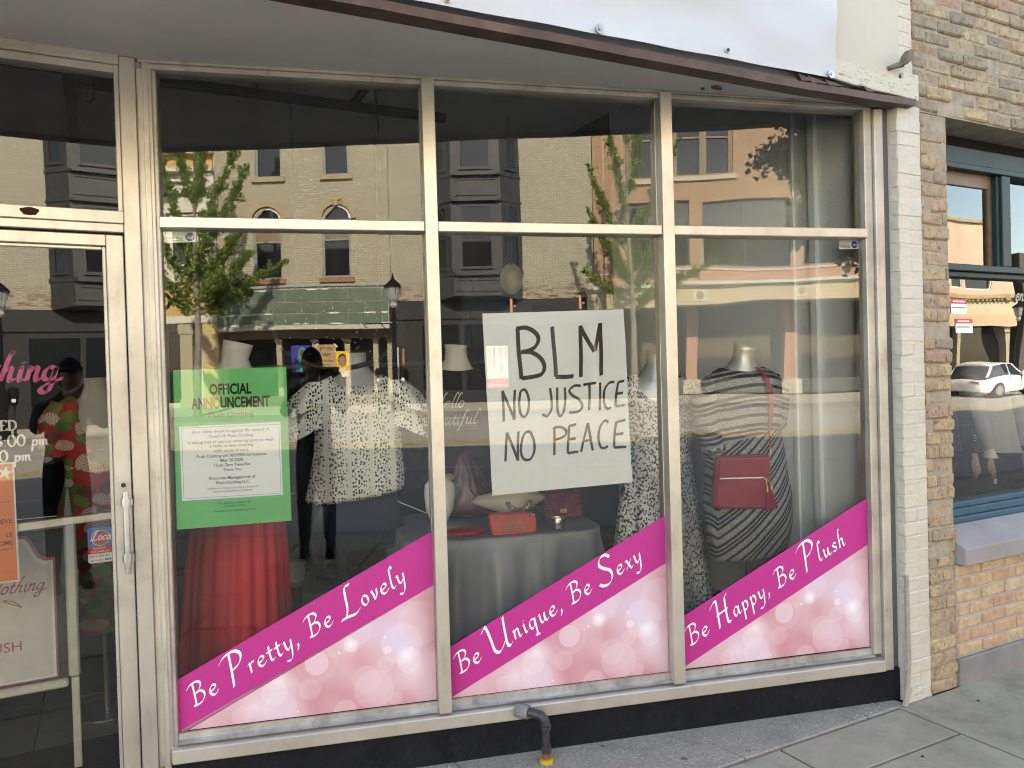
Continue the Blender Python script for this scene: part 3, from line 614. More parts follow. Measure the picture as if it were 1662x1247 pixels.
nwin = mb.obj('shop_window_frame', teal, nb, bevel=0.004)
mb = MB(); mb.box(S, 0.43, 6.0, 2.128, 2.164, 0.11, 0.24); mb.box(S, 0.43, 6.0, 2.098, 2.1275, 0.135, 0.24); mb.obj('middle_rail', teal, nwin, bevel=0.004)
mb = MB(); mb.box(S, 0.43, 6.0, 0.791, 0.822, 0.105, 0.24); mb.box(S, 0.43, 6.0, 0.8225, 0.862, 0.125, 0.24); mb.box(S, 0.43, 6.0, 0.8625, 0.89, 0.14, 0.24); mb.obj('bottom_rail', blue_rail, nwin, bevel=0.004)
mb = MB(); mb.box(S, 0.431, 1.019, 2.6, 2.671, 0.17, 0.2); mb.box(S, 1.019-.03, 1.0195, 2.1645, 2.6, 0.17, 0.2); mb.obj('wooden_bead', worn('brown_bead', (0.16, 0.09, 0.05), (0.11, 0.06, 0.035), 0.5, 0, 20), nwin)
pane('pane', S, 0.431, 1.019, 2.165, 2.6, 0.185, 0.0, pane_old, nwin); pane('pane', S, 1.15, 3.5, 2.165, 2.671, 0.185, 0.0, pane_old, nwin); pane('pane', S, 0.431, 6.0, 0.891, 2.0975, 0.18, 0.0, pane_old, nwin)
mb = MB(); mb.box(S, 0.386, 6, 2.8005, 2.873, 0.2, 0.28); mb.obj('recess_shade_board', black_m, nb)  # black filler standing for the shade in the recess under the lintel
mb = MB(); mb.box(S, 0.172, 6.1, 0.0, 3.4, 5.0, 5.1); mb.box(S, 0.172, 0.27, 0.0, 3.4, 0.31, 5.0); mb.box(S, 6.0, 6.1, 0, 3.4, 0.2, 5.0); mb.box(S, 0.28, 6, 3.3, 3.41, 0.42, 5.0); mb.obj('inner_wall', shell_dark, nb)
mb = MB(); mb.box(S, 0.28, 6, 0.0, 0.80, 0.31, 1.6); mb.obj('window_platform', pl_m, nb)
mb = MB(); mb.box(S, 0.28, 6, -0.05, 0.01, 1.61, 5.0); mb.obj('inner_floor', floor_m, nb)
# next building to the left, outside the frame: it only shades the street
mb = MB(); mb.box(S, -22, -7.11, 0, 9.4, 0.0, 12); tag(mb.obj('left_shade_building', tan_m), 'unseen tan masonry building added left of the clothing shop to shade the street', 'building')
# ================================================================== ACROSS THE STREET (seen in the glass)
cream_b = N('cream_city_brick'); _v = cream_b.obj(); _s = cream_b.sep(_v)
_b = bricktex(cream_b, _s[0], _s[2], (0.56, 0.52, 0.40), (0.45, 0.41, 0.30), (0.20, 0.18, 0.135), 0.25, 0.083, 0.018)
_bs = cream_b.mix(cream_b.ramp(cream_b.noise(cream_b.scale(_v, (3.2, 1, 11)), 1.0, 3, .6), [(0.40, (0, 0, 0)), (0.62, (.75, .75, .75))]), _b.outputs[0], (0.34, 0.30, 0.21))
_bs = cream_b.mix(cream_b.ramp(cream_b.noise(cream_b.scale(_v, (4.1, 1, 12.3)), 1.3, 2, .5), [(0.60, (0, 0, 0)), (0.72, (.8, .8, .8))]), _bs, (0.68, 0.65, 0.54))
_c = cream_b.mix(cream_b.ramp(cream_b.noise(_v, 0.9, 6, 0.7), [(0.42, (0, 0, 0)), (0.75, (0.7, 0.7, 0.7))]), _bs, (0.29, 0.26, 0.19))
_zr = cream_b.ramp(cream_b.math('MULTIPLY', cream_b.math('SUBTRACT', _s[2], 3.9), 1.0), [(0.25, (1, 1, 1)), (0.75, (0, 0, 0))])
_wk = cream_b.math('MULTIPLY', _zr, cream_b.ramp(cream_b.noise(cream_b.scale(_v, (3, 1, 12)), 1.0, 4), [(0.42, (0, 0, 0)), (0.56, (1, 1, 1))]))
_c = cream_b.mix(cream_b.math('MULTIPLY', _wk, 0.9), _c, cream_b.ramp(cream_b.noise(cream_b.scale(_v, (4, 1, 12)), 1.7, 2), [(0.45, (0.12, 0.085, 0.06)), (0.6, (0.33, 0.15, 0.09))]))
cream_b.base(_c); cream_brick = cream_b.done(0.9)
grey_cream = N('greyer_cream_brick'); _v = grey_cream.obj(); _s = grey_cream.sep(_v)
_b = bricktex(grey_cream, _s[0], _s[2], (0.51, 0.485, 0.385), (0.41, 0.385, 0.30), (0.20, 0.185, 0.15), 0.22, 0.07, 0.014)
_bs = grey_cream.mix(grey_cream.ramp(grey_cream.noise(grey_cream.scale(_v, (3.4, 1, 13)), 1.0, 3, .6), [(0.42, (0, 0, 0)), (0.62, (.7, .7, .7))]), _b.outputs[0], (0.32, 0.29, 0.215))
_bs = grey_cream.mix(grey_cream.ramp(grey_cream.noise(grey_cream.scale(_v, (4.4, 1, 14)), 1.3, 2, .5), [(0.60, (0, 0, 0)), (0.72, (.7, .7, .7))]), _bs, (0.54, 0.51, 0.42))
_c = grey_cream.mix(grey_cream.ramp(grey_cream.noise(_v, 0.9, 6, 0.7), [(0.42, (0, 0, 0)), (0.75, (0.5, 0.5, 0.5))]), _bs, (0.29, 0.265, 0.205))
_zr = grey_cream.ramp(grey_cream.math('SUBTRACT', _s[2], 3.9), [(0.25, (1, 1, 1)), (0.8, (0, 0, 0))])
_wk = grey_cream.math('MULTIPLY', _zr, grey_cream.ramp(grey_cream.noise(grey_cream.scale(_v, (3, 1, 12)), 1.2, 4), [(0.46, (0, 0, 0)), (0.58, (1, 1, 1))]))
_c = grey_cream.mix(_wk, _c, grey_cream.ramp(grey_cream.noise(grey_cream.scale(_v, (4, 1, 12)), 1.7, 2), [(0.45, (0.10, 0.075, 0.055)), (0.6, (0.33, 0.15, 0.09))]))
grey_cream.base(_c); grey_cream_brick = grey_cream.done(0.9)
ob_ = N('orange_brick_far'); _v = ob_.obj(); _s = ob_.sep(_v)
_b = bricktex(ob_, ob_.math('ADD', _s[0], _s[1]), _s[2], (0.38, 0.245, 0.155), (0.30, 0.185, 0.115), (0.36, 0.27, 0.19), 0.22, 0.075, 0.010)
ob_.base(ob_.mix(ob_.ramp(ob_.noise(_v, 1.2, 4), [(0.4, (0, 0, 0)), (0.75, (0.4, 0.4, 0.4))]), _b.outputs[0], (0.33, 0.19, 0.11))); orange_brick = ob_.done(0.9)
ob2 = N('red_brick_far'); _v = ob2.obj(); _s = ob2.sep(_v)
_b = bricktex(ob2, ob2.math('ADD', _s[0], _s[1]), _s[2], (0.46, 0.21, 0.13), (0.37, 0.16, 0.10), (0.46, 0.36, 0.28), 0.22, 0.075, 0.012)
ob2.base(_b.outputs[0]); red_brick = ob2.done(0.9)
far_glass = N('far_window_glass'); far_glass.base((0.012, 0.014, 0.017)); far_glass_m = far_glass.done(0.03, 0, 0.9)
far_dark = flat('dark_interior', (0.012, 0.012, 0.012), 0.7)
blind_m = worn('brown_blind', (0.26, 0.20, 0.14), (0.20, 0.15, 0.10), 0.8, 0, 4)
sash_grey = flat('blue_grey_sash', (0.24, 0.28, 0.29), 0.5)
stone_tan = worn('tan_stone', (0.46, 0.36, 0.22), (0.36, 0.27, 0.17), 0.85, 0, 5, (0.2, 0.14, 0.09), 6, 0, damt=0.5)
sill_brown = flat('brown_sill', (0.30, 0.15, 0.08), 0.7)
charcoal = worn('charcoal_bay_paint', (0.05, 0.052, 0.055), (0.035, 0.036, 0.038), 0.5, 0, 3, bump=0)
tan_paint = flat('tan_column_paint', (0.40, 0.35, 0.25), 0.6)
cream_far = worn('cream_grey_painted_front', (0.62, 0.60, 0.52), (0.55, 0.53, 0.46), 0.7, 0, 2, bump=0)
ochre = flat('ochre_sign_panel', (0.55, 0.36, 0.14), 0.6)
pale_green = flat('pale_green_cornice', (0.52, 0.54, 0.44), 0.6)
band_cream = worn('cream_sign_band', (0.50, 0.40, 0.26), (0.45, 0.36, 0.235), 0.7, 0, 2, bump=0)
brown_frame = flat('brown_window_frame', (0.22, 0.16, 0.10), 0.5)
tile_green = worn('green_facade_tile', (0.125, 0.165, 0.115), (0.10, 0.135, 0.095), 0.4, 0, 2.5, (0.17, 0.19, 0.16), 3, 0, damt=0.5)
white_seal = flat('white_sealant', (0.72, 0.72, 0.68), 0.8)
storefront_black = flat('black_shopfront_paint', (0.015, 0.016, 0.017), 0.5)

def wall(name, F, a0, a1, z0, z1, holes, o0, o1, m, parent):
    xs_ = sorted({a0, a1, *[h[0] for h in holes], *[h[1] for h in holes]}); mb = MB()
    for xa, xb in zip(xs_, xs_[1:]):
        cuts = sorted((h[2], h[3]) for h in holes if h[0] <= xa+1e-6 and h[1] >= xb-1e-6); z = z0
        for c0, c1 in cuts:
            if c0 > z: mb.box(F, xa, xb, z, c0, o0, o1)
            z = max(z, c1)
        if z < z1: mb.box(F, xa, xb, z, z1, o0, o1)
    bm_ = mb.obj(name, m, parent); return bm_
def sash(parent, F, a0, a1, z0, z1, m, o=-0.10, meet=None, sill=None, glass_m=None, fr=0.07, sillm=None, blind=None):
    mb = MB(); mb.box(F, a0, a0+fr, z0, z1, o-.06, o+.04); mb.box(F, a1-fr, a1, z0, z1, o-.06, o+.04); mb.box(F, a0+fr, a1-fr, z1-fr, z1, o-.06, o+.04); mb.box(F, a0+fr, a1-fr, z0, z0+fr, o-.06, o+.04)
    if meet: mb.box(F, a0+fr, a1-fr, meet-.03, meet+.03, o-.06, o+.05)
    w_ = mb.obj('window', m, parent)
    mb = MB(); mb.box(F, a0+fr, a1-fr, z0+fr, (meet-.03) if meet else z1-fr, o-.05, o-.02); mb.obj('pane', glass_m or far_glass_m, w_)
    if meet:
        mb = MB(); mb.box(F, a0+fr, a1-fr, meet+.03, z1-fr, o-.03, o+.0); mb.obj('pane', blind or glass_m or far_glass_m, w_)
    if sill:
        mb = MB(); mb.box(F, a0-.12, a1+.12, z0-sill, z0-.002, -0.05, 0.09); mb.obj('sill', sillm or stone_tan, w_)
    return w_
# ---- cream brick building with green tiled shop sign
cb = thing('cream_brick_building', (-6, -23, 0.4), 'cream brick building with charcoal bay and green tiled shop sign reflected in the glass', 'building')
XB0, XSEAM, XB1 = -12.45, -6.42, 0.55
up_win = [(-11.05, -10.15), (-8.68, -7.78)]; ar_win = [(-11.2, -10.2), (-8.74, -7.74)]
holes = [(a, b, 8.35, 10.6) for a, b in up_win] + [(a, b, 4.82, 7.35) for a, b in ar_win]
wall('brick_wall', OPP, XB0, XSEAM-.006, 4.45, 13, holes, -0.3, 0.0, cream_brick, cb)
wall('brick_wall', OPP, XSEAM+.006, XB1, 3.95, 13, [(-4.7, -2.0, 3.95, 13)], -0.3, -0.012, grey_cream_brick, cb)
mb = MB(); mb.box(OPP, XSEAM-.006, XSEAM+.006, 3.95, 13, -0.3, -0.05); mb.obj('wall_seam', far_dark, cb)
mb = MB(); mb.box(OPP, XB0+.01, XB1-.01, 0.3, 13, -9, -0.9); mb.obj('building_core', far_dark, cb)
mb = MB(); mb.box(OPP, XB0+.02, XB1-.02, 4.3, 4.4, -0.89, -0.31); mb.obj('inner_floor', far_dark, cb)
for a, b in up_win: sash(cb, OPP, a, b, 8.35, 10.6, sash_grey, meet=9.55, sill=0.14)
for a, b in ar_win:
    wd_ = sash(cb, OPP, a, b, 4.82, 6.85, sash_grey, meet=6.15, sill=0.17, sillm=sill_brown, blind=blind_m)
    c = (a+b)/2; r = (b-a)/2
    arc = [(c+r*math.cos(t), 6.85+r*math.sin(t)) for t in np.linspace(0, math.pi, 17)]
    mb = MB()
    for s_, e_ in ((0, 9), (8, 17)):
        seg = arc[s_:e_]; cx = b if s_ == 0 else a
        mb.prism(OPP, [(cx, 6.85)]*0 + seg + [(c if s_ == 0 else cx, 7.36), (cx if s_ == 0 else c, 7.36)][::(1 if s_ == 0 else -1)], -0.3, -0.001)
    mb.obj('arch_spandrel', cream_brick, cb)
    mb = MB()
    ro, ri = r+.19, r+.02
    for i in range(16):
        t0, t1 = math.pi*i/16+.004, math.pi*(i+1)/16-.004
        mb.prism(OPP, [(c+ri*math.cos(t0), 6.85+ri*math.sin(t0)), (c+ro*math.cos(t0), 6.85+ro*math.sin(t0)), (c+ro*math.cos(t1), 6.85+ro*math.sin(t1)), (c+ri*math.cos(t1), 6.85+ri*math.sin(t1))], -0.02, 0.07)
    mb.obj('stone_arch', stone_tan, cb)
    if a > -9:
        mb = MB(); mb.box(OPP, c-.07, c+.07, 7.30, 7.58, 0.02, 0.14); mb.box(OPP, c-.15, c+.15, 7.5, 7.56, 0.02, 0.12); mb.obj('keystone', stone_tan, cb)
    mb = MB(); mb.loft([[OPP(c+(r-q)*math.cos(t), 6.85+(r-q)*math.sin(t), o) for t in np.linspace(0, math.pi, 15)] for q, o in ((.0, -.06), (.0, -.02), (.08, -.02), (.08, -.06))], close=False, cap0=False, cap1=False); mb.obj('arch_frame', white_m, cb)
    mb = MB(); mb.prism(OPP, [(c+(r-.01)*math.cos(t), 6.85+(r-.01)*math.sin(t)) for t in np.linspace(0, math.pi, 15)], -.16, -.12); mb.obj('arch_pane', far_glass_m, cb)
# wall ties
mb = MB()
for i in range(4): mb.box(OPP, -6.75+.17*i, -6.72+.17*i, 6.25, 6.40, 0, .02)
mb.obj('iron_tie', dark_metal, cb)
# green tile sign: every tile a piece
mb = MB(); mb.box(OPP, -12.4, -6.5, 3.15, 4.50, -0.25, 0.10); sg = mb.obj('sign_backing', flat('tile_joint', (0.40, 0.43, 0.37), .8), cb)
for row, (zb, zt) in enumerate(((4.0, 4.42), (3.6, 3.97), (3.2, 3.57))):
    x = -12.38 - (0.55 if row == 1 else 0)
    while x < -6.5:
        a, b = max(x, -12.38), min(x+1.12, -6.52)
        if b-a > .1:
            mb = MB(); mb.box(OPP, a+.006, b-.006, zb+.001, zt-.001, 0.1005, 0.118); mb.obj('tile', tile_green, sg)
        x += 1.13
mb = MB()
rg = random.Random(3)
for zc in (4.40, 3.585, 3.215):
    x = -12.3
    while x < -6.6:
        l = rg.uniform(.15, .7)
        if rg.random() < .55:
            mb.prism(OPP, [(x, zc+rg.uniform(-.012, .012)), (x+l*.3, zc-.03), (x+l*.7, zc-rg.uniform(.0, .035)), (x+l, zc), (x+l*.6, zc+.025), (x+l*.2, zc+.02)], 0.1255, 0.132)
        x += l+.05
mb.obj('peeling_sealant', white_seal, sg)
mb = MB(); mb.box(OPP, -12.42, -6.48, 4.50, 4.58, -0.2, 0.16); mb.obj('sign_cap', flat('grey_flashing', (0.33, 0.34, 0.32), 0.6), sg)
mb = MB(); mb.box(OPP, -12.42, -6.48, 3.02, 3.149, -0.3, 0.22); mb.obj('sign_cornice', flat('pale_cornice', (0.50, 0.48, 0.40), 0.7), sg)
# shopfront below the sign, set back
mb = MB(); mb.box(OPP, -12.4, -6.45, 0.41, 3.02, -0.85, -0.7); mb.obj('shopfront_glazing', far_glass_m, cb)
mb = MB(); mb.box(OPP, -12.4, -6.45, 2.72, 3.018, -0.69, -0.31); mb.box(OPP, -12.4, -6.45, 0.41, 0.75, -0.69, -0.4); mb.obj('shopfront_rail', flat('brown_shopfront_rail', (0.14, 0.11, 0.075), 0.6), cb)
for x in (-10.55, -9.28, -8.1, -7.1, -6.6):
    mb = MB(); mb.box(OPP, x-.09, x+.09, 0.76, 2.715, -0.66, -0.45); mb.box(OPP, x-.13, x+.13, 2.60, 2.70, -0.665, -0.40); mb.obj('shopfront_column', tan_paint, cb)
mb = MB(); mb.box(OPP, -6.46, XB1, 0.41, 3.945, -0.35, -0.03); mb.box(OPP, -6.46, XB1, 3.3, 3.36, -0.03, 0.03); mb.obj('black_shopfront', storefront_black, cb)
for a, b in ((-5.4, -4.1), (-3.95, -2.4), (-2.25, -0.9), (-0.7, 0.4)):
    mb = MB(); mb.box(OPP, a, b, 0.85, 3.1, -0.029, -0.015); mb.obj('shopfront_pane', far_glass_m, cb)
mb = MB(); mb.box(OPP, -6.42, -6.2, 0.41, 2.35, 0.0, 0.12); mb.obj('door_post', flat('pale_door_post', (0.5, 0.5, 0.47), 0.6), cb)
mb = MB(); mb.tube([OPP(-6.05, .42, .06), OPP(-6.05, 2.3, .06)], .05, 8); mb.obj('copper_pipe', flat('copper_pipe', (0.38, 0.2, 0.1), 0.5), cb)
# bay window
bay = MB()
def bayring(z, d, w0=-4.82, w1=-1.92, k=0.78): 
    return [OPP(w0, z, 0), OPP(w0+k*d/0.7*.95, z, d), OPP(w1-k*d/0.7*.95, z, d), OPP(w1, z, 0), OPP(w1, z, -.28), OPP(w0, z, -.28)]
bay.loft([bayring(3.96, .25), bayring(4.05, .62), bayring(4.72, .62), bayring(4.74, .70)])
b_o = bay.obj('bay_window', charcoal, cb)
bay = MB()
for z0_, z1_ in ((4.742, 4.86), (7.15, 7.22), (8.0, 8.07)):
    bay.loft([bayring(z0_, .74, -4.86, -1.88), bayring(z1_, .74, -4.86, -1.88)])
bay.obj('bay_cornice', charcoal, b_o)
bay = MB(); bay.loft([bayring(4.861, .60), bayring(7.149, .60)]); bay.loft([bayring(7.2205, .60), bayring(7.9995, .60)]); bay.loft([bayring(8.0705, .60), bayring(12.9, .60)]); bay.obj('bay_body', charcoal, b_o)
kx = 0.78*.6/.7*.95
BF = lambda x, z, o=0.0: OPP(x, z, .60+o)
fa, fb = -4.82+kx, -1.92-kx
for z0_, z1_, mt in ((4.95, 7.05, 6.0), (8.2, 10.4, 9.3)):
    mb = MB(); a, b = fa+.28, fb-.28
    for q in ((a, a+.07, z0_, z1_), (b-.07, b, z0_, z1_), (a+.07, b-.07, z1_-.07, z1_), (a+.07, b-.07, z0_, z0_+.09), (a+.07, b-.07, mt-.03, mt+.03)): mb.box(BF, *q, 0.0005, .05)
    mb.obj('bay_sash', charcoal, b_o)
    mb = MB(); mb.box(BF, a+.07, b-.07, z0_+.09, mt-.03, .0005, .012); mb.obj('bay_pane', far_glass_m, b_o)
    mb = MB(); mb.box(BF, a+.07, b-.07, mt+.03, z1_-.07, .0005, .02); mb.obj('bay_pane', far_glass_m, b_o)
    for sgn, (p0, p1) in ((1, (OPP(-4.82, 0, 0), OPP(fa, 0, .6))), (-1, (OPP(fb, 0, .6), OPP(-1.92, 0, 0)))):
        d = (p1-p0).normalized(); nrm = Vector((-d.y, d.x, 0)); nrm = nrm if nrm.y > 0 else -nrm; ln = (p1-p0).length
        BS = lambda a_, z, o=0.0, p0=p0, d=d, nrm=nrm: p0+d*a_+nrm*o+Vector((0, 0, z))
        mb = MB()
        for q in ((.16, .23, z0_, z1_), (ln-.23, ln-.16, z0_, z1_), (.23, ln-.23, z1_-.07, z1_), (.23, ln-.23, z0_, z0_+.09), (.23, ln-.23, mt-.03, mt+.03)): mb.box(BS, *q, .0005, .05)
        mb.obj('bay_sash', charcoal, b_o)
        mb = MB(); mb.box(BS, .23, ln-.23, z0_+.09, z1_-.07, .0005, .012); mb.obj('bay_pane', far_glass_m, b_o)
mb = MB()
for z0_, z1_ in ((7.35, 7.9), (4.2, 4.62)):
    o_ = 0.0 if z0_ > 7 else .022
    for q in ((fa+.1, fb-.1, z0_, z0_+.04), (fa+.1, fb-.1, z1_-.04, z1_), (fa+.1, fa+.14, z0_+.04, z1_-.04), (fb-.14, fb-.1, z0_+.04, z1_-.04)): mb.box(BF, *q, o_+.0005, o_+.03)
mb.obj('bay_panel_moulding', charcoal, b_o)
# posters in the shopfront
def postermat(name, c): return flat(name, c, 0.7, v=0.06)
def poster(name, label, x0, x1, z0, z1, c, o=-0.44):
    t = thing(name, OPP((x0+x1)/2, z0, o), label, 'poster', 'protest posters across the street')
    mb = MB(); mb.box(OPP, x0, x1, z0, z1, o, o+.012); mb.obj('board', postermat(name+'_board', c), t); return t
def disc(mb, F, cx, cz, rx, rz, o0, o1, n=18, a0=0, a1=2*math.pi):
    mb.prism(F, [(cx+rx*math.cos(t), cz+rz*math.sin(t)) for t in np.linspace(a0, a1, n+1)[:-1]], o0, o1)
t = poster('portrait_poster', 'dark blue poster with a painted figure in a teal head scarf', -10.12, -9.42, 1.58, 2.48, (0.03, 0.03, 0.28))
mb = MB(); mb.prism(OPP, [(-9.98, 1.6), (-9.9, 2.0), (-9.85, 2.35), (-9.72, 2.45), (-9.6, 2.35), (-9.55, 2.0), (-9.48, 1.6)], -.427, -.424); mb.obj('scarf', flat('teal_print', (0.03, 0.26, 0.26), 0.7), t)
mb = MB(); disc(mb, OPP, -9.73, 2.22, .085, .13, -.4235, -.421); mb.obj('face', flat('brown_skin_print', (0.16, 0.07, 0.045), 0.7), t)
t = poster('cardboard_sign', 'tan cardboard sign with black hand lettering and taped corners', -9.2, -8.5, 1.62, 2.5, (0.42, 0.28, 0.14), -0.44)
mb = MB(); FL = lambda x, z, l=0.0: OPP(-x, z, -0.4265+l)
for i, s_ in enumerate(('WE SEE', 'YOU', 'AND HEAR', 'YOU')): sans(mb, s_, FL, 8.85, 2.3-.19*i, w=.5 if len(s_) > 4 else .3, align='c', offset=.01)
mb.obj('lettering', black_m, t)
mb = MB()
for x, a in ((-9.2, 1), (-8.5, -1)): mb.prism(OPP, [(x-.08*a, 2.42), (x+.06*a, 2.56), (x+.09*a, 2.53), (x-.05*a, 2.39)], -.4279, -.425)
mb.obj('tape', white_m, t)
t = poster('yellow_portrait_poster', 'bright yellow poster with a painted head and shoulders', -8.5, -8.05, 1.38, 2.27, (0.80, 0.50, 0.02), -0.425)
mb = MB(); mb.prism(OPP, [(-8.47, 1.4), (-8.42, 1.62), (-8.32, 1.7), (-8.2, 1.7), (-8.12, 1.6), (-8.08, 1.4)], -.4125, -.41); mb.obj('shoulders', flat('pale_print', (0.7, 0.62, 0.55), 0.7), t)
mb = MB(); disc(mb, OPP, -8.29, 1.96, .15, .235, -.4125, -.4105); mb.obj('hair', flat('dark_hair_print', (0.05, 0.03, 0.025), 0.7), t)
mb = MB(); disc(mb, OPP, -8.29, 1.92, .12, .2, -.41, -.408); mb.obj('face', flat('brown_face_print', (0.36, 0.19, 0.12), 0.7), t)
mb = MB()
for x in (-8.335, -8.245): disc(mb, OPP, x, 1.96, .022, .012, -.4075, -.406)
disc(mb, OPP, -8.29, 1.81, .04, .014, -.4075, -.406); mb.obj('features', flat('dark_print', (0.07, 0.03, 0.03), 0.7), t)
# letting sign
t = thing('letting_sign', OPP(-2.87, 0.9, 0.01), 'white shop sign with columns of letters over a red telephone band', 'sign')
mb = MB(); mb.box(OPP, -3.23, -2.5, 1.22, 2.35, 0.0, 0.02); mb.obj('board', flat('sign_board_white', (0.52, 0.52, 0.50), .6), t)
mb = MB(); mb.box(OPP, -3.23, -2.5, 0.88, 1.2195, 0.0, 0.021); mb.obj('red_band', flat('red_sign_band', (0.42, 0.04, 0.06), 0.5), t)
mb = MB(); FL = lambda x, z, l=0.0: OPP(-x, z, 0.0225+l); sans(mb, '262-497-5421', FL, 2.87, .95, w=.66, align='c', offset=.012); sans(mb, 'CALL', FL, 2.87, 1.1, w=.14, align='c'); mb.obj('number', white_m, t)
for s_, x, m_ in (('FOR', 2.58, flat('red_letters', (0.35, 0.08, 0.09), 0.6)), ('OFFICE', 2.74, dark_metal), ('RETAIL', 2.97, dark_metal), ('LEASE', 3.12, flat('red_letters_dull', (0.30, 0.09, 0.1), 0.6))):
    mb = MB()
    for i, ch in enumerate(s_): sans(mb, ch, FL, x, 2.2-.145*i, h=.105, align='c', offset=.03, lift=-.001)
    mb.obj('letters', m_, t)
# ---- pale classical front on the left
pa = thing('pale_painted_building', (-17, -23, 0.4), 'pale grey painted classical building behind the ginkgo tree left of the green sign', 'building')
mb = MB(); mb.box(OPP, -30, -12.47, 0.3, 13, -9, -0.5); mb.box(OPP, -30, -12.47, 4.95, 13, -0.5, -0.02); mb.box(OPP, -13.0, -12.47, 4.95, 8.5, -0.02, 0.08); mb.obj('wall', cream_far, pa)
for z0_, z1_, o_ in ((8.62, 8.74, .25), (8.30, 8.36, .12), (7.82, 7.92, .10), (9.2, 9.9, .3), (4.86, 4.949, .1)):
    mb = MB(); mb.box(OPP, -30, -12.6 if z0_ < 8.5 else -12.47, z0_, z1_, -.019, o_); mb.obj('cornice', flat('cornice_paint', (0.66, 0.62, 0.52), 0.7) if z0_ != 7.82 else charcoal, pa)  # cream paint of the mouldings, one string in charcoal
mb = MB(); mb.box(OPP, -30, -12.5, 8.75, 9.19, -.019, .06); mb.obj('frieze', ochre, pa)
mb = MB()
for i in range(8): mb.box(OPP, -13.0+.065*i, -12.965+.065*i, 8.50, 8.58, .081, .15)
mb.obj('dentil', cream_far, pa)
for x in (-14.0, -16.6, -19.2):
    sash(pa, lambda a_, z, o: OPP(a_, z, o+.08), x, x+.95, 5.4, 7.15, cream_far, o=0.0, meet=6.3)
    mb = MB(); mb.prism(OPP, [(x-.2, 7.2), (x+1.15, 7.2), (x+1.15, 7.3), (x+.475, 7.75), (x-.2, 7.3)], -.019, .2); mb.obj('pediment', cream_far, pa)
mb = MB(); mb.box(OPP, -30, -12.5, 3.66, 4.85, -0.45, -.05); mb.obj('sign_panel', ochre, pa)
mb = MB(); mb.box(OPP, -30, -12.5, 3.40, 3.655, -0.45, .02); mb.obj('sign_moulding', cream_far, pa)
FL = lambda x, z, l=0.0: OPP(-x, z, -0.045+l)
mb = MB()
for i, ch in ((5, 'O'),): sans(mb, ch, FL, 17.2-.0-(-.0)+(-.0) + (i-5)*.62 - 2.75, 3.92, h=.62, align='c', offset=.03)
mb.obj('sign_lettering', black_m, pa)
for x in (-13.65, -16.0, -18.4):
    mb = MB(); mb.box(OPP, x-.22, x+.22, .41, 3.1, -.45, -.06); mb.box(OPP, x-.28, x+.28, 3.0, 3.395, -.45, -.03); mb.box(OPP, x-.27, x+.27, .41, .7, -.45, -.04); mb.obj('column', tan_paint, pa)
mb = MB(); mb.box(OPP, -13.05, -12.5, .41, 3.395, -.45, -.03); mb.obj('end_pier', flat('cream_end_pier', (0.55, 0.42, 0.22), 0.7), pa)
mb = MB(); mb.box(OPP, -15.6, -14.0, .6, 3.1, -.499, -.47); mb.obj('shopfront_pane', far_glass_m, pa)
ds = thing('disc_sign', OPP(-14.2, 8.1, 0.7), 'black round hanging sign with a small white emblem on the pale building', 'sign')
mb = MB(); disc(mb, OPP, -14.22, 8.48, .36, .36, 0.66, .72, 24); mb.obj('disc', black_m, ds)
mb = MB(); disc(mb, OPP, -14.22, 8.44, .11, .12, .7205, .727, 14); mb.obj('emblem', white_m, ds)
mb = MB(); mb.tube([OPP(-14.22, 8.1, .69), OPP(-14.22, 7.0, .5), OPP(-14.22, 6.9, -.01)], .03, 6); mb.obj('bracket', dark_metal, ds)
# ---- orange brick building on the right
og = thing('orange_brick_building', (6, -23, 0.4), 'orange brick building with cream sign band and dark recessed shopfront reflected at the right', 'building')
X0, X1 = XB1+.02, 13.2
tri = [(1.85, 2.85), (3.38, 4.22), (4.3, 5.22)]
hol = [(1.75, 5.3, 7.85, 10.4), (8.6, 12.2, 7.85, 10.4), (1.75, 3.78, 4.78, 7.1), (4.25, 7.25, 4.78, 7.0), (7.70, 10.6, 4.78, 7.0)]
wall('wall', OPP, X0, X1, 4.68, 13, hol, -.3, 0, orange_brick, og)
mb = MB(); mb.box(OPP, X0+.01, X1, .3, 13, -9, -2.2); mb.box(OPP, X0+.02, X1-.01, 4.4, 4.66, -2.2, -.31); mb.obj('building_core', far_dark, og)
mb = MB(); mb.box(OPP, X0+.02, X1-.01, 4.661, 12.9, -.8, -.7); mb.obj('room_back', flat('dim_room', (0.05, 0.05, 0.05), .9), og)
for x in (X0+.35, X0+.98):
    mb = MB(); mb.box(OPP, x, x+.05, 4.9, 13, .0005, .02); mb.obj('pilaster_line', flat('pale_brick_line', (0.5, 0.38, 0.27), .9), og)
for a, b in tri+[(8.7, 9.7), (9.8, 10.8), (10.9, 12.1)]: sash(og, OPP, a, b, 7.87, 10.35, brown_frame, o=-.14, meet=9.2)
mb = MB(); mb.box(OPP, 2.85, 3.38, 7.86, 10.39, -.2, -.1); mb.box(OPP, 4.22, 4.3, 7.86, 10.39, -.2, -.08); mb.box(OPP, 1.75, 1.85, 7.86, 10.39, -.2, -.08); mb.box(OPP, 5.22, 5.3, 7.86, 10.39, -.2, -.08); mb.obj('window_post', brown_frame, og)
for a, b in ((1.6, 5.45), (8.45, 12.3)):
    mb = MB(); mb.box(OPP, a, b, 7.7, 7.848, -.1, .08); mb.obj('stone_sill', flat('pale_stone_sill', (0.52, 0.45, 0.34), .8), og)
grey_fr = flat('dark_grey_frame', (0.07, 0.07, 0.07), .5)
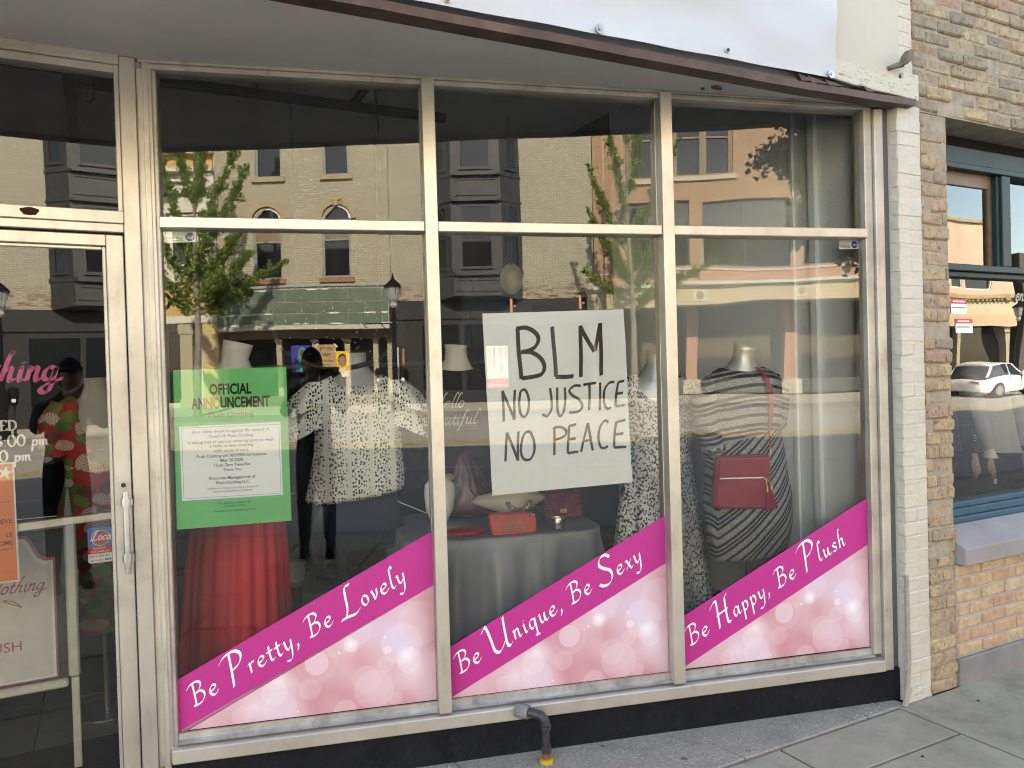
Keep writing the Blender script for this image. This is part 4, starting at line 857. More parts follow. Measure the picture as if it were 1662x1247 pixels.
for a, b, n_ in ((1.75, 3.78, 2), (4.25, 7.25, 2), (7.7, 10.6, 2)):
    mb = MB()
    for q in ((a, a+.05, 4.78, 7.0), (b-.05, b, 4.78, 7.0), (a+.05, b-.05, 6.94, 7.0), (a+.05, b-.05, 4.78, 4.84), ((a+b)/2-.02, (a+b)/2+.02, 4.84, 6.94)): mb.box(OPP, *q, -.18, -.1)
    ww = mb.obj('window', grey_fr, og)
    for xa, xb in ((a+.05, (a+b)/2-.02), ((a+b)/2+.02, b-.05)):
        mb = MB(); mb.box(OPP, xa, xb, 4.84, 6.94, -.15, -.14); mb.obj('pane', glass('far_pane', 2.2, (0.6, 0.63, 0.62)) if 'far_pane' not in MATS else MATS['far_pane'], ww)
mb = MB(); FL = lambda x, z, l=0.0: OPP(-x, z, -0.20+l); sans(mb, 'RSL', FL, -5.74, 4.86, w=.5, align='l', offset=.02)
tag(mb.obj('window_letters', white_m), 'white letters RSL standing on the sill inside the far upper window', 'lettering')
bx = [tag(x, l, 'box', 'boxes on the far window sill') for x, l in []]
for x, w_, h_, c in ((7.9, .22, .5, (0.5, 0.45, 0.3)), (8.2, .15, .25, (0.4, 0.42, 0.4)), (8.5, .3, .2, (0.5, 0.4, 0.22)), (8.85, .25, .3, (0.45, 0.36, 0.2)), (9.15, .22, .32, (0.55, 0.4, 0.2))):
    mb = MB(); mb.box(OPP, x, x+w_, 4.842, 4.842+h_, -.45, -.25); mb.box(OPP, x+.01, x+w_-.01, 4.843+h_, 4.85+h_, -.44, -.26)
    tag(mb.obj('cardboard_box', flat('box_%d' % int(x*100), c, .8)), 'small carton inside the far upper right window, %s' % {790: 'tall and first by the pier', 820: 'greyish and narrow', 850: 'widest and lowest', 885: 'brown, second from the right end', 915: 'orange, last in the row'}[int(round(x*100))], 'box', 'cartons on the far window sill')
mb = MB(); mb.box(OPP, X0, X1, 4.64, 4.70, -.1, .06); mb.obj('string_course', flat('pale_string_course', (0.58, 0.50, 0.42), .8), og)
mb = MB(); mb.box(OPP, X0, X1, 4.26, 4.6395, -.3, .03); mb.obj('red_brick_band', red_brick, og)
mb = MB(); mb.prism(lambda o, z, x: OPP(x, z, o), [(-.3, 4.02), (.16, 4.02), (.2, 4.1), (.34, 4.14), (.34, 4.255), (-.3, 4.255)], X0-.3, X1); mb.obj('cornice', pale_green, og)
mb = MB(); mb.box(OPP, X0-.25, X1, 3.5, 4.018, -.3, .17); mb.obj('sign_band', band_cream, og)
for x in (.55, 4.05, 7.62, 11.2):
    mb = MB(); mb.box(OPP, x-.25, x+.25, 3.62, 4.0, .1705, .185); bk = mb.obj('ornament_block', pale_green, og)
    mb = MB(); mb.prism(OPP, [(x-.15, 3.83), (x, 3.68), (x+.15, 3.83), (x, 3.98)], .1855, .21); mb.prism(OPP, [(x-.09, 3.83), (x, 3.74), (x+.09, 3.83), (x, 3.92)], .2105, .225); mb.obj('diamond', stone_tan, bk)
mb = MB(); mb.box(OPP, X0-.2, X1, 3.42, 3.499, -2.2, .14); mb.obj('canopy_soffit', flat('dark_canopy', (0.05, 0.05, 0.052), .8), og)
for x in (.5, 4.07, 7.6, 11.15):
    mb = MB(); mb.box(OPP, x-.2, x+.2, .9, 3.4195, -1.6, -1.2); mb.obj('column', red_brick, og)
    mb = MB(); mb.box(OPP, x-.32, x+.32, .4, .899, -1.7, -1.1); mb.obj('column_base', flat('pale_plinth', (0.5, 0.46, 0.36), .8), og)
mb = MB(); mb.box(OPP, X0+.02, X1, .9, 3.41, -2.19, -2.0); mb.obj('shopfront_pane', far_glass_m, og)
mb = MB(); mb.box(OPP, X0+.02, X1, .4, .899, -2.19, -1.9); mb.obj('stall_riser', grey_fr, og)
# ---- peach building far to the right (seen in the neighbour's window) and fill between
pk = thing('peach_building', (40, -23, 0.4), 'peach rendered building with yellow fascia reflected in the neighbouring shop window', 'building')
peach = worn('peach_render', (0.60, 0.47, 0.36), (0.55, 0.43, 0.33), .8, 0, .6, (0.45, 0.25, 0.16), 1.2, 0, damt=.35)
wall('wall', OPP, 33.5, 41.2, 5.2, 9.1, [(36.2, 37.4, 5.5, 6.3), (37.8, 39.6, 5.5, 6.3)], -.3, 0, peach, pk)
mb = MB(); mb.box(OPP, 33.5, 41.2, .3, 9.0, -8, -.6); mb.obj('building_core', far_dark, pk)
mb = MB(); mb.box(OPP, 33.4, 41.3, 9.101, 9.25, -.35, .15); mb.obj('coping', stone_tan, pk)
for a, b in ((36.2, 37.4), (37.8, 39.6)): sash(pk, OPP, a, b, 5.5, 6.3, white_m, o=-.08)
mb = MB(); mb.box(OPP, 33.4, 41.3, 4.95, 5.15, -.2, .3); mb.obj('cornice', stone_tan, pk)
mb = MB()
for i in range(26): mb.box(OPP, 33.5+.3*i, 33.65+.3*i, 4.82, 4.949, -.1, .25)
mb.obj('dentil', stone_tan, pk)
mb = MB(); mb.box(OPP, 33.4, 41.3, 4.1, 4.819, -.2, .05); mb.obj('yellow_fascia', flat('yellow_fascia', (0.55, 0.50, 0.34), .7), pk)
mb = MB(); mb.box(OPP, 33.4, 41.3, 3.5, 4.099, -.2, .1); mb.obj('beige_fascia', flat('beige_fascia', (0.55, 0.42, 0.28), .7), pk)
mb = MB(); mb.box(OPP, 33.5, 41.2, .4, 3.499, -.59, -.5); mb.obj('shopfront_pane', far_glass_m, pk)
for x in (33.7, 37.0, 40.9):
    mb = MB(); mb.box(OPP, x-.2, x+.2, .4, 3.499, -.49, -.05); mb.obj('column', tan_paint, pk)
mb = MB(); mb.box(OPP, 13.4, 33.2, .3, 8.0, -8, 0); tag(mb.obj('plain_brick_building', orange_brick), 'long plain orange brick building between the two reflected shopfronts', 'building')
mb = MB(); mb.box(OPP, 42, 62, .3, 7.6, -8, 0.2); tag(mb.obj('dark_brick_building', flat('dark_brick_far', (0.10, 0.09, 0.085), .8)), 'dark building at the far right beyond the peach one', 'building')

# ---- street lamps, meters
def lamp(x, y, label):
    z0 = .34; t = thing('street_lamp', (x, y, z0), label, 'street lamp', 'old style street lamps across the road')
    L = lambda dx, dz: Vector((x+dx, y, dz))
    mb = MB(); mb.tube([L(0, z0), L(0, z0+.25), L(0, z0+.3), L(0, 1.1), L(0, 3.45)], [.16, .15, .10, .085, .06], 10); mb.obj('pole', black_m, t)
    mb = MB(); mb.tube([L(0, 3.45), L(0, 3.52), L(0, 3.6), L(0, 3.66)], [.07, .13, .10, .14], 10); mb.obj('collar', flat('grey_collar', (0.4, 0.4, 0.4), .5), t)
    mb = MB(); mb.tube([L(0, 3.66), L(0, 3.72), L(0, 4.08)], [.13, .17, .22], 10); mb.obj('lantern_glass', flat('frosted_lantern', (0.34, 0.36, 0.36), .25), t)
    mb = MB(); mb.tube([L(0, 4.08), L(0, 4.12), L(0, 4.25), L(0, 4.32), L(0, 4.36), L(0, 4.5)], [.26, .25, .13, .05, .04, .012], 10)
    for k in range(6):
        a = k*math.pi/3; mb.tube([L(0, 0)+Vector((.135*math.cos(a), .135*math.sin(a), 3.66)), L(0, 0)+Vector((.225*math.cos(a), .225*math.sin(a), 4.1))], .012, 4)
    mb.obj('lantern_roof', black_m, t)
    mb = MB(); mb.tube([L(-.85, 3.0), L(.1, 3.0)], .022, 6); mb.tube([L(-.85, 3.0), L(-.9, 2.93), L(-.85, 2.88), L(-.8, 2.93)], .015, 5); mb.tube([L(0, 2.72), L(-.2, 2.78), L(-.38, 2.98)], .015, 5); mb.obj('banner_arm', black_m, t)
lamp(-5.75, -19.45, 'black street lamp with glass lantern reflected left of the first mullion')
lamp(35.4, -19.45, 'black street lamp reflected in the neighbouring teal framed window')
for x in (-6.25, -5.5):
    t = thing('parking_meter', (x, -19.4, .34), 'black parking meter on a post, %s' % ('left of the reflected street lamp' if x < -6 else 'right beside the reflected street lamp'), 'parking meter', 'parking meters by the far kerb')
    L = lambda dx, dz, dy=0.0: Vector((x+dx, -19.4+dy, dz))
    mb = MB(); mb.tube([L(0, .34), L(0, 1.2)], .03, 8); mb.obj('post', dark_metal, t)
    mb = MB(); mb.loft([[L(r_*math.cos(a), z, r_*.7*math.sin(a)) for a in np.linspace(0, 2*math.pi, 11)[:-1]] for z, r_ in ((1.18, .05), (1.24, .09), (1.42, .10), (1.5, .12), (1.6, .11), (1.66, .05))]); mb.obj('head', black_m, t, smooth=True)
    mb = MB(); mb.prism(lambda a_, z, o: L(a_, z, o), [(-.045, 1.27), (.045, 1.27), (.045, 1.36), (-.045, 1.36)], .078, .088); mb.obj('label', white_m, t)

# ---- trees
bark = worn('ginkgo_bark', (0.30, 0.27, 0.23), (0.18, 0.16, 0.13), .9, 0, 8, bump=.5, bsc=25)
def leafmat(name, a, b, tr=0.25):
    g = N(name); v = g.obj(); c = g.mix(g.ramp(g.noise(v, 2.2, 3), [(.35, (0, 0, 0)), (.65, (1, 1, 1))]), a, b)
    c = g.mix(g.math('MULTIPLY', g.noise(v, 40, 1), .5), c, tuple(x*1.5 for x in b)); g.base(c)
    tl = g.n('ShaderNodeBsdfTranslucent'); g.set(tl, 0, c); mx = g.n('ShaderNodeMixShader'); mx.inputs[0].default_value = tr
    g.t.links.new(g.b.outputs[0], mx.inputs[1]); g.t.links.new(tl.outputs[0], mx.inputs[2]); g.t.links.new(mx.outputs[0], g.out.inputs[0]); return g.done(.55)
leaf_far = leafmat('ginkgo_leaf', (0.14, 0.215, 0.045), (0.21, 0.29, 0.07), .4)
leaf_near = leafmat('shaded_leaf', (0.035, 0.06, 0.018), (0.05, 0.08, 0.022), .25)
def leaves(cent, size, jitter):
    """cent (n,3) -> mesh data of one folded leaf per point"""
    n = len(cent); d = NP.normal(size=(n, 3)); d /= np.linalg.norm(d, axis=1)[:, None]
    e = NP.normal(size=(n, 3)); e -= d*(e*d).sum(1)[:, None]; e /= np.linalg.norm(e, axis=1)[:, None]; nn = np.cross(d, e)
    s_ = (size*NP.uniform(.6, 1.3, n))[:, None]
    c = cent+NP.normal(size=(n, 3))*jitter
    v = np.stack([c-d*s_*.5, c+e*s_*.45+nn*s_*.12, c+d*s_*.5, c-e*s_*.45+nn*s_*.12], 1).reshape(-1, 3)
    return v
def tree(name, base, top, limbs, m, label, size, per, jit, cat='tree', group=None, trunk_r=.1):
    t = thing(name, base, label, cat, group); B = Vector(base)
    mb = MB(); T = Vector(top)
    trunk = [B+(T-B)*f+Vector((.06*math.sin(f*7), .05*math.cos(f*5), 0))*(f > 0) for f in np.linspace(0, 1, 9)]
    mb.tube(trunk, [trunk_r*(1-.85*f) for f in np.linspace(0, 1, 9)], 8); cents = []
    for (f0, end, w) in limbs:
        i = f0*8; a = trunk[int(i)].lerp(trunk[min(int(i)+1, 8)], i-int(i)); e = Vector(end)
        mid = a.lerp(e, .5)+Vector((0, 0, -.18*(e-a).length*.5))
        pts = [a.lerp(mid, q).lerp(mid.lerp(e, q), q) for q in np.linspace(0, 1, 7)]
        r_ = trunk_r*.45*(1-f0*.6)
        mb.tube(pts, [r_*(1-.85*q)+.004 for q in np.linspace(0, 1, 7)], 5)
        ln = (e-a).length; n = int(per*max(ln, .5)*w*.42)
        q = NP.uniform(.15, 1.03, n); P_ = np.array([list(p) for p in pts]); idx = np.clip(q*6, 0, 5.999); k = idx.astype(int); fr = (idx-k)[:, None]
        c = P_[k]*(1-fr)+P_[k+1]*fr
        cl = NP.normal(size=(n, 3)); cl /= np.linalg.norm(cl, axis=1)[:, None]
        rad = jit*(.8-.55*q)*NP.uniform(.1, 1, n)**.6
        cents.append(c+cl*(rad*w)[:, None])
        nt_ = max(5, int(ln*9))                      # side twigs give the ragged outline
        for _k in range(nt_):
            f_ = NP.uniform(.12, .97); ii = min(5, int(f_*6)); b0 = P_[ii]*(1-(f_*6-ii))+P_[ii+1]*(f_*6-ii)
            dv = NP.normal(size=3)*.75+np.array(((e-a)/ln)[:])*.8+np.array([0, 0, .45]); dv /= np.linalg.norm(dv)
            L_ = NP.uniform(.18, .55)*(1.15-.7*f_)*(jit/.38); tip = b0+dv*L_
            mb.tube([Vector(b0), Vector(b0+dv*L_*.55+np.array([0, 0, -.01])), Vector(tip)], [.008, .006, .003], 4, cap=False)
            m_ = int(per*L_*.17)+8; h_ = NP.uniform(.15, 1.05, m_)[:, None]
            cents.append(b0+dv*L_*h_+NP.normal(size=(m_, 3))*.042)
    mb.obj('trunk', bark, t)
    c = np.concatenate(cents); v = leaves(c, size, .02); n = len(c)
    me = bpy.data.meshes.new('crown'); me.vertices.add(4*n); me.loops.add(4*n); me.polygons.add(n)
    me.vertices.foreach_set('co', v.ravel()); me.loops.foreach_set('vertex_index', np.arange(4*n)); me.polygons.foreach_set('loop_start', np.arange(0, 4*n, 4)); me.polygons.foreach_set('loop_total', np.full(n, 4)); me.update(calc_edges=True)
    me.materials.append(m); o = bpy.data.objects.new('crown', me); COL.objects.link(o); setpar(o, t)
Y1 = -19.4
lm = [(.42, (-12.95, Y1+.3, 6.3), 1.), (.45, (-10.2, Y1+.2, 6.0), 1.), (.5, (-12.9, Y1-.5, 8.4), .8), (.55, (-9.95, Y1+.3, 7.75), .9), (.62, (-10.45, Y1-.3, 8.6), .8), (.7, (-11.1, Y1+.2, 9.3), .8), (.72, (-12.3, Y1, 9.2), .8),
      (.4, (-9.0, Y1-.2, 5.0), .9), (.38, (-12.6, Y1+.6, 4.7), 1.), (.4, (-10.6, Y1+.9, 4.6), 1.1), (.42, (-11.2, Y1-1.0, 5.4), 1.2), (.45, (-12.2, Y1-.6, 5.6), 1.2), (.48, (-10.8, Y1+.8, 6.4), 1.1), (.36, (-10.2, Y1-.5, 4.1), 1.), (.36, (-12.4, Y1+.2, 3.9), 1.), (.4, (-9.9, Y1+.5, 5.2), 1.), (.9, (-11.5, Y1, 9.9), .8)]
tree('ginkgo_tree', (-11.75, Y1, .34), (-11.6, Y1, 9.0), lm, leaf_far, 'young ginkgo tree with upright spiky limbs left, before the pale building', .07, 900, .40, group='ginkgo trees along the far pavement', trunk_r=.13)
lm = [(.4, (.1, Y1+.2, 6.2), .9), (.42, (2.6, Y1, 6.3), .9), (.5, (.15, Y1-.3, 7.6), .7), (.55, (2.75, Y1+.3, 8.1), .7), (.6, (.75, Y1, 8.8), .7), (.68, (1.9, Y1-.3, 9.4), .7), (.36, (3.9, Y1+.1, 4.6), .7), (.36, (-.1, Y1, 4.4), .6), (.38, (2.4, Y1-.4, 4.9), 1.), (.4, (.8, Y1+.6, 5.0), 1.), (.45, (1.7, Y1-.6, 6.2), 1.), (.33, (2.3, Y1+.3, 3.9), .8), (.85, (1.3, Y1, 9.9), .7)]
tree('ginkgo_tree', (1.36, Y1, .34), (1.3, Y1, 9.2), lm, leaf_far, 'young ginkgo tree with thin upright limbs before the orange brick wall', .065, 760, .34, group='ginkgo trees along the far pavement', trunk_r=.11)
lm = []
rg = random.Random(5)
for i in range(90):
    a = rg.uniform(0, 2*math.pi); r_ = rg.uniform(.5, 1.75); lm.append((rg.uniform(.5, .95), (2.45+r_*math.cos(a), -5.0+r_*math.sin(a), rg.uniform(3.2, 5.6)), 1.))
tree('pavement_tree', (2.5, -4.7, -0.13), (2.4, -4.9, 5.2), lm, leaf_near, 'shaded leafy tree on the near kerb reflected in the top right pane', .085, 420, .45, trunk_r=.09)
# ================================================================== INSIDE THE WINDOW
def ring(F, z, u, o, ru, ro, n=36, fold=None, v=None, tu=0.0, to=0.0, sq=2.0):
    out = []
    for k in range(n):
        a = 2*math.pi*k/n; ca, sa = math.cos(a), math.sin(a)
        f = 1.0
        if fold:
            for amp, kk, ph in fold: f += amp*math.sin(kk*a+ph)
        m_ = (abs(ca)**sq+abs(sa)**sq)**(-1/sq) if sq != 2.0 else 1.0
        pz = z+tu*ca+to*sa
        if v: pz -= v[0]*max(0.0, sa)**v[1]
        out.append(F(u+ru*ca*f*m_, pz, o-ro*sa*f*m_))
    return out
def loft(name, F, lv, m, parent, n=36, cap0=True, cap1=True, smooth=True, uv=None):
    mb = MB(); mb.loft([ring(F, *l[:5], n=n, **(l[5] if len(l) > 5 else {})) for l in lv], True, cap0, cap1)
    return mb.obj(name, m, parent, smooth=smooth, uv=uv)
def sleeve(name, F, pts, rads, m, parent, n=14, uv=None, flare=0):
    mb = MB(); mb.tube([F(*p) for p in pts], rads, n, cap=False)
    return mb.obj(name, m, parent, smooth=True, uv=uv)
silver_skin = flat('silver_mannequin', (0.62, 0.62, 0.62), 0.32, 0.35, v=.03)
white_skin = flat('white_mannequin', (0.74, 0.72, 0.68), 0.45, v=.03)
grey_skin = flat('grey_mannequin', (0.42, 0.41, 0.40), 0.4, v=.03)
black_skin = flat('black_mannequin', (0.012, 0.012, 0.012), 0.45)
steel = flat('steel_rod', (0.5, 0.5, 0.5), .3, .9)

def fabric_stripe():
    g = N('striped_jersey'); s_ = g.sep(g.uv()); u, z = s_[0], s_[1]
    au = g.math('ABSOLUTE', g.math('SUBTRACT', u, 2.625))
    diag = g.math('SUBTRACT', z, g.math('MULTIPLY', au, .95))
    hor = g.math('SUBTRACT', z, g.math('MULTIPLY', g.math('SINE', g.math('MULTIPLY', g.math('SUBTRACT', u, 2.62), 7.0)), .035))
    sel = g.math('LESS_THAN', z, g.math('ADD', 1.285, g.math('MULTIPLY', g.math('SUBTRACT', u, 2.83), .25)))
    c_ = g.math('ADD', g.math('MULTIPLY', sel, diag), g.math('MULTIPLY', g.math('SUBTRACT', 1.0, sel), hor))
    v = g.obj(); c_ = g.math('ADD', c_, g.math('MULTIPLY', g.math('SUBTRACT', g.noise(v, 9, 2), .5), .010))
    f1 = g.math('FRACT', g.math('DIVIDE', c_, .052)); f2 = g.math('FRACT', g.math('DIVIDE', c_, .156))
    b1 = g.math('LESS_THAN', f1, .34); b2 = g.math('LESS_THAN', g.math('ABSOLUTE', g.math('SUBTRACT', f2, .22)), .045)
    bl = g.math('MAXIMUM', b1, b2)
    mel = g.noise(g.scale(v, (60, 60, 260)), 1.0, 2)
    grey = g.ramp(mel, [(.3, (0.15, 0.155, 0.165)), (.7, (0.46, 0.465, 0.48))])
    g.base(g.mix(bl, grey, (0.010, 0.010, 0.016))); g.bump(g.noise(v, 300, 1), .15, .002); return g.done(.9)
def fabric_dots():
    g = N('dotted_chiffon'); s_ = g.sep(g.uv()); v2 = g.comb(g.math('MULTIPLY', s_[0], 1.0), g.math('MULTIPLY', s_[1], .8), 0.0)
    vo = g.vor(v2, 70, rnd=.85, dim='2D'); d = vo.outputs['Distance']; r = g.sep(vo.outputs['Color'])[0]
    dot = g.math('LESS_THAN', g.math('ADD', d, g.math('MULTIPLY', g.noise(g.obj(), 120, 1), .12)), g.math('ADD', .20, g.math('MULTIPLY', r, .26)))
    col_ = g.math('FRACT', g.math('MULTIPLY', s_[0], 9.0)); lace = g.math('GREATER_THAN', g.math('ABSOLUTE', g.math('SUBTRACT', col_, .5)), .10)
    lacepat = g.math('MULTIPLY', g.math('SUBTRACT', 1.0, lace), g.math('LESS_THAN', g.vor(v2, 130, rnd=.1, dim='2D').outputs['Distance'], .22))
    c = g.mix(g.math('MULTIPLY', dot, lace), (0.88, 0.86, 0.80), (0.014, 0.014, 0.016)); c = g.mix(g.math('MULTIPLY', lacepat, .6), c, (0.25, 0.23, 0.21))
    g.base(c); return g.done(.8)
def fabric_leopard():
    g = N('leopard_print'); s_ = g.sep(g.uv()); v2 = g.comb(s_[0], g.math('MULTIPLY', s_[1], .62), 0.0)
    nz = g.n('ShaderNodeTexNoise', noise_dimensions='3D'); g.set(nz, 'Vector', v2); nz.inputs['Scale'].default_value = 22
    wv = g.n('ShaderNodeVectorMath', operation='ADD'); sc = g.n('ShaderNodeVectorMath', operation='SCALE'); g.set(sc, 0, nz.outputs['Color']); sc.inputs['Scale'].default_value = .03; g.set(wv, 0, v2); g.set(wv, 1, sc.outputs[0])
    f = g.vor(wv.outputs[0], 50, 'F1', .9, '2D').outputs['Distance']
    spot = g.math('LESS_THAN', g.math('ABSOLUTE', g.math('SUBTRACT', f, .40)), .16)
    brk = g.math('GREATER_THAN', g.noise(v2, 80, 2), .485)
    big = g.ramp(g.noise(v2, 3.3, 2), [(.42, (0, 0, 0)), (.58, (1, 1, 1))])
    c = g.mix(big, (0.82, 0.81, 0.81), (0.42, 0.42, 0.46)); c = g.mix(g.math('MULTIPLY', spot, brk), c, (0.012, 0.012, 0.016))
    g.base(c); return g.done(.75)
def fabric_floral():
    g = N('tropical_floral'); s_ = g.sep(g.uv()); v2 = g.comb(s_[0], s_[1], 0.0)
    v = g.vor(v2, 15, 'F1', .9, '2D'); r = g.sep(v.outputs['Color']); pos = v.outputs['Position']
    dv = g.n('ShaderNodeVectorMath', operation='SUBTRACT'); g.set(dv, 0, v2); g.set(dv, 1, pos); dd = g.sep(dv.outputs[0])
    ang = g.math('MULTIPLY', r[1], 6.28); ca, sa = g.math('COSINE', ang), g.math('SINE', ang)
    lx = g.math('ADD', g.math('MULTIPLY', dd[0], ca), g.math('MULTIPLY', dd[1], sa)); ly = g.math('SUBTRACT', g.math('MULTIPLY', dd[1], ca), g.math('MULTIPLY', dd[0], sa))
    al = g.math('ABSOLUTE', ly)
    vein = g.math('FRACT', g.math('MULTIPLY', g.math('SUBTRACT', lx, g.math('MULTIPLY', al, .9)), 60.0))
    fr = g.math('LESS_THAN', vein, g.math('SUBTRACT', .92, g.math('MULTIPLY', al, 7.0)))
    shp = g.math('LESS_THAN', g.math('ADD', g.math('MULTIPLY', g.math('MULTIPLY', lx, lx), 480.0), g.math('MULTIPLY', g.math('MULTIPLY', ly, ly), 1150.0)), .85)
    m_ = g.math('MULTIPLY', shp, fr)
    lc = g.ramp(r[2], [(0, (0.09, 0.20, 0.03)), (.40, (0.52, 0.40, 0.33)), (.68, (0.10, 0.02, 0.015)), (.78, (0.05, 0.13, 0.025))], 'CONSTANT')
    bgc = g.ramp(g.noise(v2, 6, 2), [(.44, (0.42, 0.02, 0.012)), (.56, (0.30, 0.015, 0.01)), (.62, (0.05, 0.11, 0.02))])
    g.base(g.mix(m_, bgc, lc)); return g.done(.7)
f_str, f_dot, f_leo, f_flo = fabric_stripe(), fabric_dots(), fabric_leopard(), fabric_floral()
red_cloth = worn('red_pleated_cloth', (0.62, 0.014, 0.028), (0.52, 0.011, 0.022), .65, 0, 4, bump=0)
navy = flat('navy_cloth', (0.012, 0.016, 0.035), .8); black_cloth = flat('black_cloth', (0.010, 0.010, 0.012), .85)
maroon = worn('maroon_leather', (0.20, 0.010, 0.02), (0.15, 0.008, 0.016), .32, 0, 7, bump=.25, bsc=60)
crimson = worn('crimson_leather', (0.32, 0.014, 0.03), (0.26, 0.012, 0.025), .42, 0, 9, bump=.25, bsc=220)
redl = worn('red_leather', (0.55, 0.04, 0.035), (0.46, 0.034, 0.03), .45, 0, 9, bump=.2, bsc=200)
gold = flat('gold_metal', (0.80, 0.56, 0.20), .25, 1.0); stud_m = flat('bronze_stud', (0.55, 0.42, 0.28), .25, 1.0)
chrome = flat('silver_metal', (0.75, 0.75, 0.75), .18, 1.0)
ptH = lambda z: z

# ---- striped dress mannequin
t = thing('mannequin', W(2.83, 0.25, .58), 'headless silver mannequin in a grey and black striped knit dress', 'mannequin', 'headless mannequins in the shop window')
loft('body', W, [(1.30, 2.83, .60, .18, .11), (1.45, 2.83, .59, .2, .12), (1.565, 2.83, .59, .20, .105), (1.605, 2.825, .585, .155, .095), (1.63, 2.82, .58, .115, .085), (1.665, 2.82, .572, .075, .072), (1.70, 2.822, .565, .058, .058), (1.735, 2.827, .555, .056, .056, dict(tu=-.008, to=-.004)), (1.765, 2.832, .55, .062, .060, dict(tu=-.018, to=-.012))], silver_skin, t, 32)
loft('dress', W, [(1.648, 2.82, .578, .125, .093, dict(v=(.03, 2))), (1.628, 2.825, .585, .165, .105, dict(v=(.022, 2))), (1.597, 2.83, .59, .205, .118), (1.55, 2.83, .59, .222, .132), (1.45, 2.83, .585, .215, .15), (1.38, 2.83, .58, .208, .152), (1.27, 2.832, .59, .214, .145), (1.18, 2.835, .59, .226, .148, dict(fold=[(.012, 5, 0)])), (1.05, 2.84, .59, .236, .155, dict(fold=[(.014, 6, .4)])), (.95, 2.845, .59, .252, .162, dict(fold=[(.015, 6, .6)])), (.80, 2.848, .59, .250, .160, dict(fold=[(.018, 7, .8)])), (.70, 2.848, .59, .236, .152, dict(fold=[(.02, 7, 1.0)])), (.635, 2.848, .59, .222, .146, dict(fold=[(.022, 7, 1.2)], tu=.02))], f_str, t, 48, True, False, uv=uvW)
sleeve('sleeve', W, [(2.66, 1.575, .59), (2.605, 1.50, .585), (2.59, 1.40, .57), (2.60, 1.30, .55), (2.615, 1.195, .51)], [.055, .07, .068, .064, .062], f_str, t, 20, uv=uvW)
sleeve('sleeve', W, [(3.0, 1.575, .59), (3.045, 1.51, .595), (3.055, 1.42, .61), (3.05, 1.32, .63)], [.055, .062, .06, .056], f_str, t, 20, uv=uvW)
mb = MB(); mb.tube([W(2.84, .25, .6), W(2.84, .70, .6)], .013, 8); mb.tube([W(2.84, .251, .6), W(2.84, .262, .6)], .13, 20); mb.obj('stand', steel, t)
# crossbody bag
b = thing('handbag', W(2.69, .91, .36), 'crimson crossbody bag with long strap and two tassels on the striped dress', 'handbag')
BG = lambda u, z, o=0.0: W(u, z, .385+o)
mb = MB(); prof = [(2.553, 1.190), (2.60, 1.194), (2.80, 1.196), (2.850, 1.186), (2.853, 1.10), (2.860, .925), (2.845, .905), (2.7, .917), (2.56, .928), (2.528, .942), (2.535, 1.05)]
mb.prism(BG, prof, -.018, .022); mb.prism(BG, [(p[0]*.94+2.69*.06, p[1]*.94+1.05*.06) for p in prof], -.028, -.0181); mb.obj('bag_body', crimson, b, bevel=.006)
mb = MB(); mb.prism(BG, [(2.556, 1.088), (2.80, 1.079), (2.80, 1.072), (2.556, 1.081)], -.033, -.0285); mb.obj('zip', chrome, b)
mb = MB(); mb.tube([BG(2.80, 1.078, -.034), BG(2.815, 1.06, -.036), BG(2.818, 1.02, -.036)], .0035, 6); mb.tube([BG(2.815, 1.07, -.036), BG(2.835, 1.05, -.036), BG(2.842, 1.03, -.036)], .0035, 6)
mb.tube([BG(2.818, 1.025, -.036), BG(2.818, 1.0, -.036)], .008, 8); mb.tube([BG(2.842, 1.035, -.036), BG(2.843, 1.01, -.036)], .008, 8); mb.tube([BG(2.853, 1.19, -.01), BG(2.858, 1.22, -.01)], .005, 6); mb.obj('zip_pull', gold, b)
mb = MB()
for x0, z0, x1 in ((2.818, 1.0, 2.826), (2.843, 1.01, 2.862)):
    for k in range(7): mb.tube([BG(x0+.001*(k-3), z0, -.036), BG(x1+.005*(k-3), z0-.095-.004*(k % 3), -.036)], .0028, 4)
mb.obj('tassel', crimson, b)
mb = MB()
st = [(2.858, 1.215, .372), (2.872, 1.30, .40), (2.884, 1.38, .405), (2.895, 1.46, .412), (2.898, 1.53, .42), (2.888, 1.59, .445), (2.873, 1.625, .47), (2.86, 1.655, .52), (2.855, 1.66, .58), (2.86, 1.63, .66)]
rg_ = []
for i, p in enumerate(st):
    w_ = .0045 if i < 2 else .012
    rg_.append([W(p[0]-w_, p[1], p[2]), W(p[0]+w_, p[1], p[2]), W(p[0]+w_, p[1]+.002, p[2]+.004), W(p[0]-w_, p[1]+.002, p[2]+.004)])
mb.loft(rg_); mb.obj('strap', crimson, b)
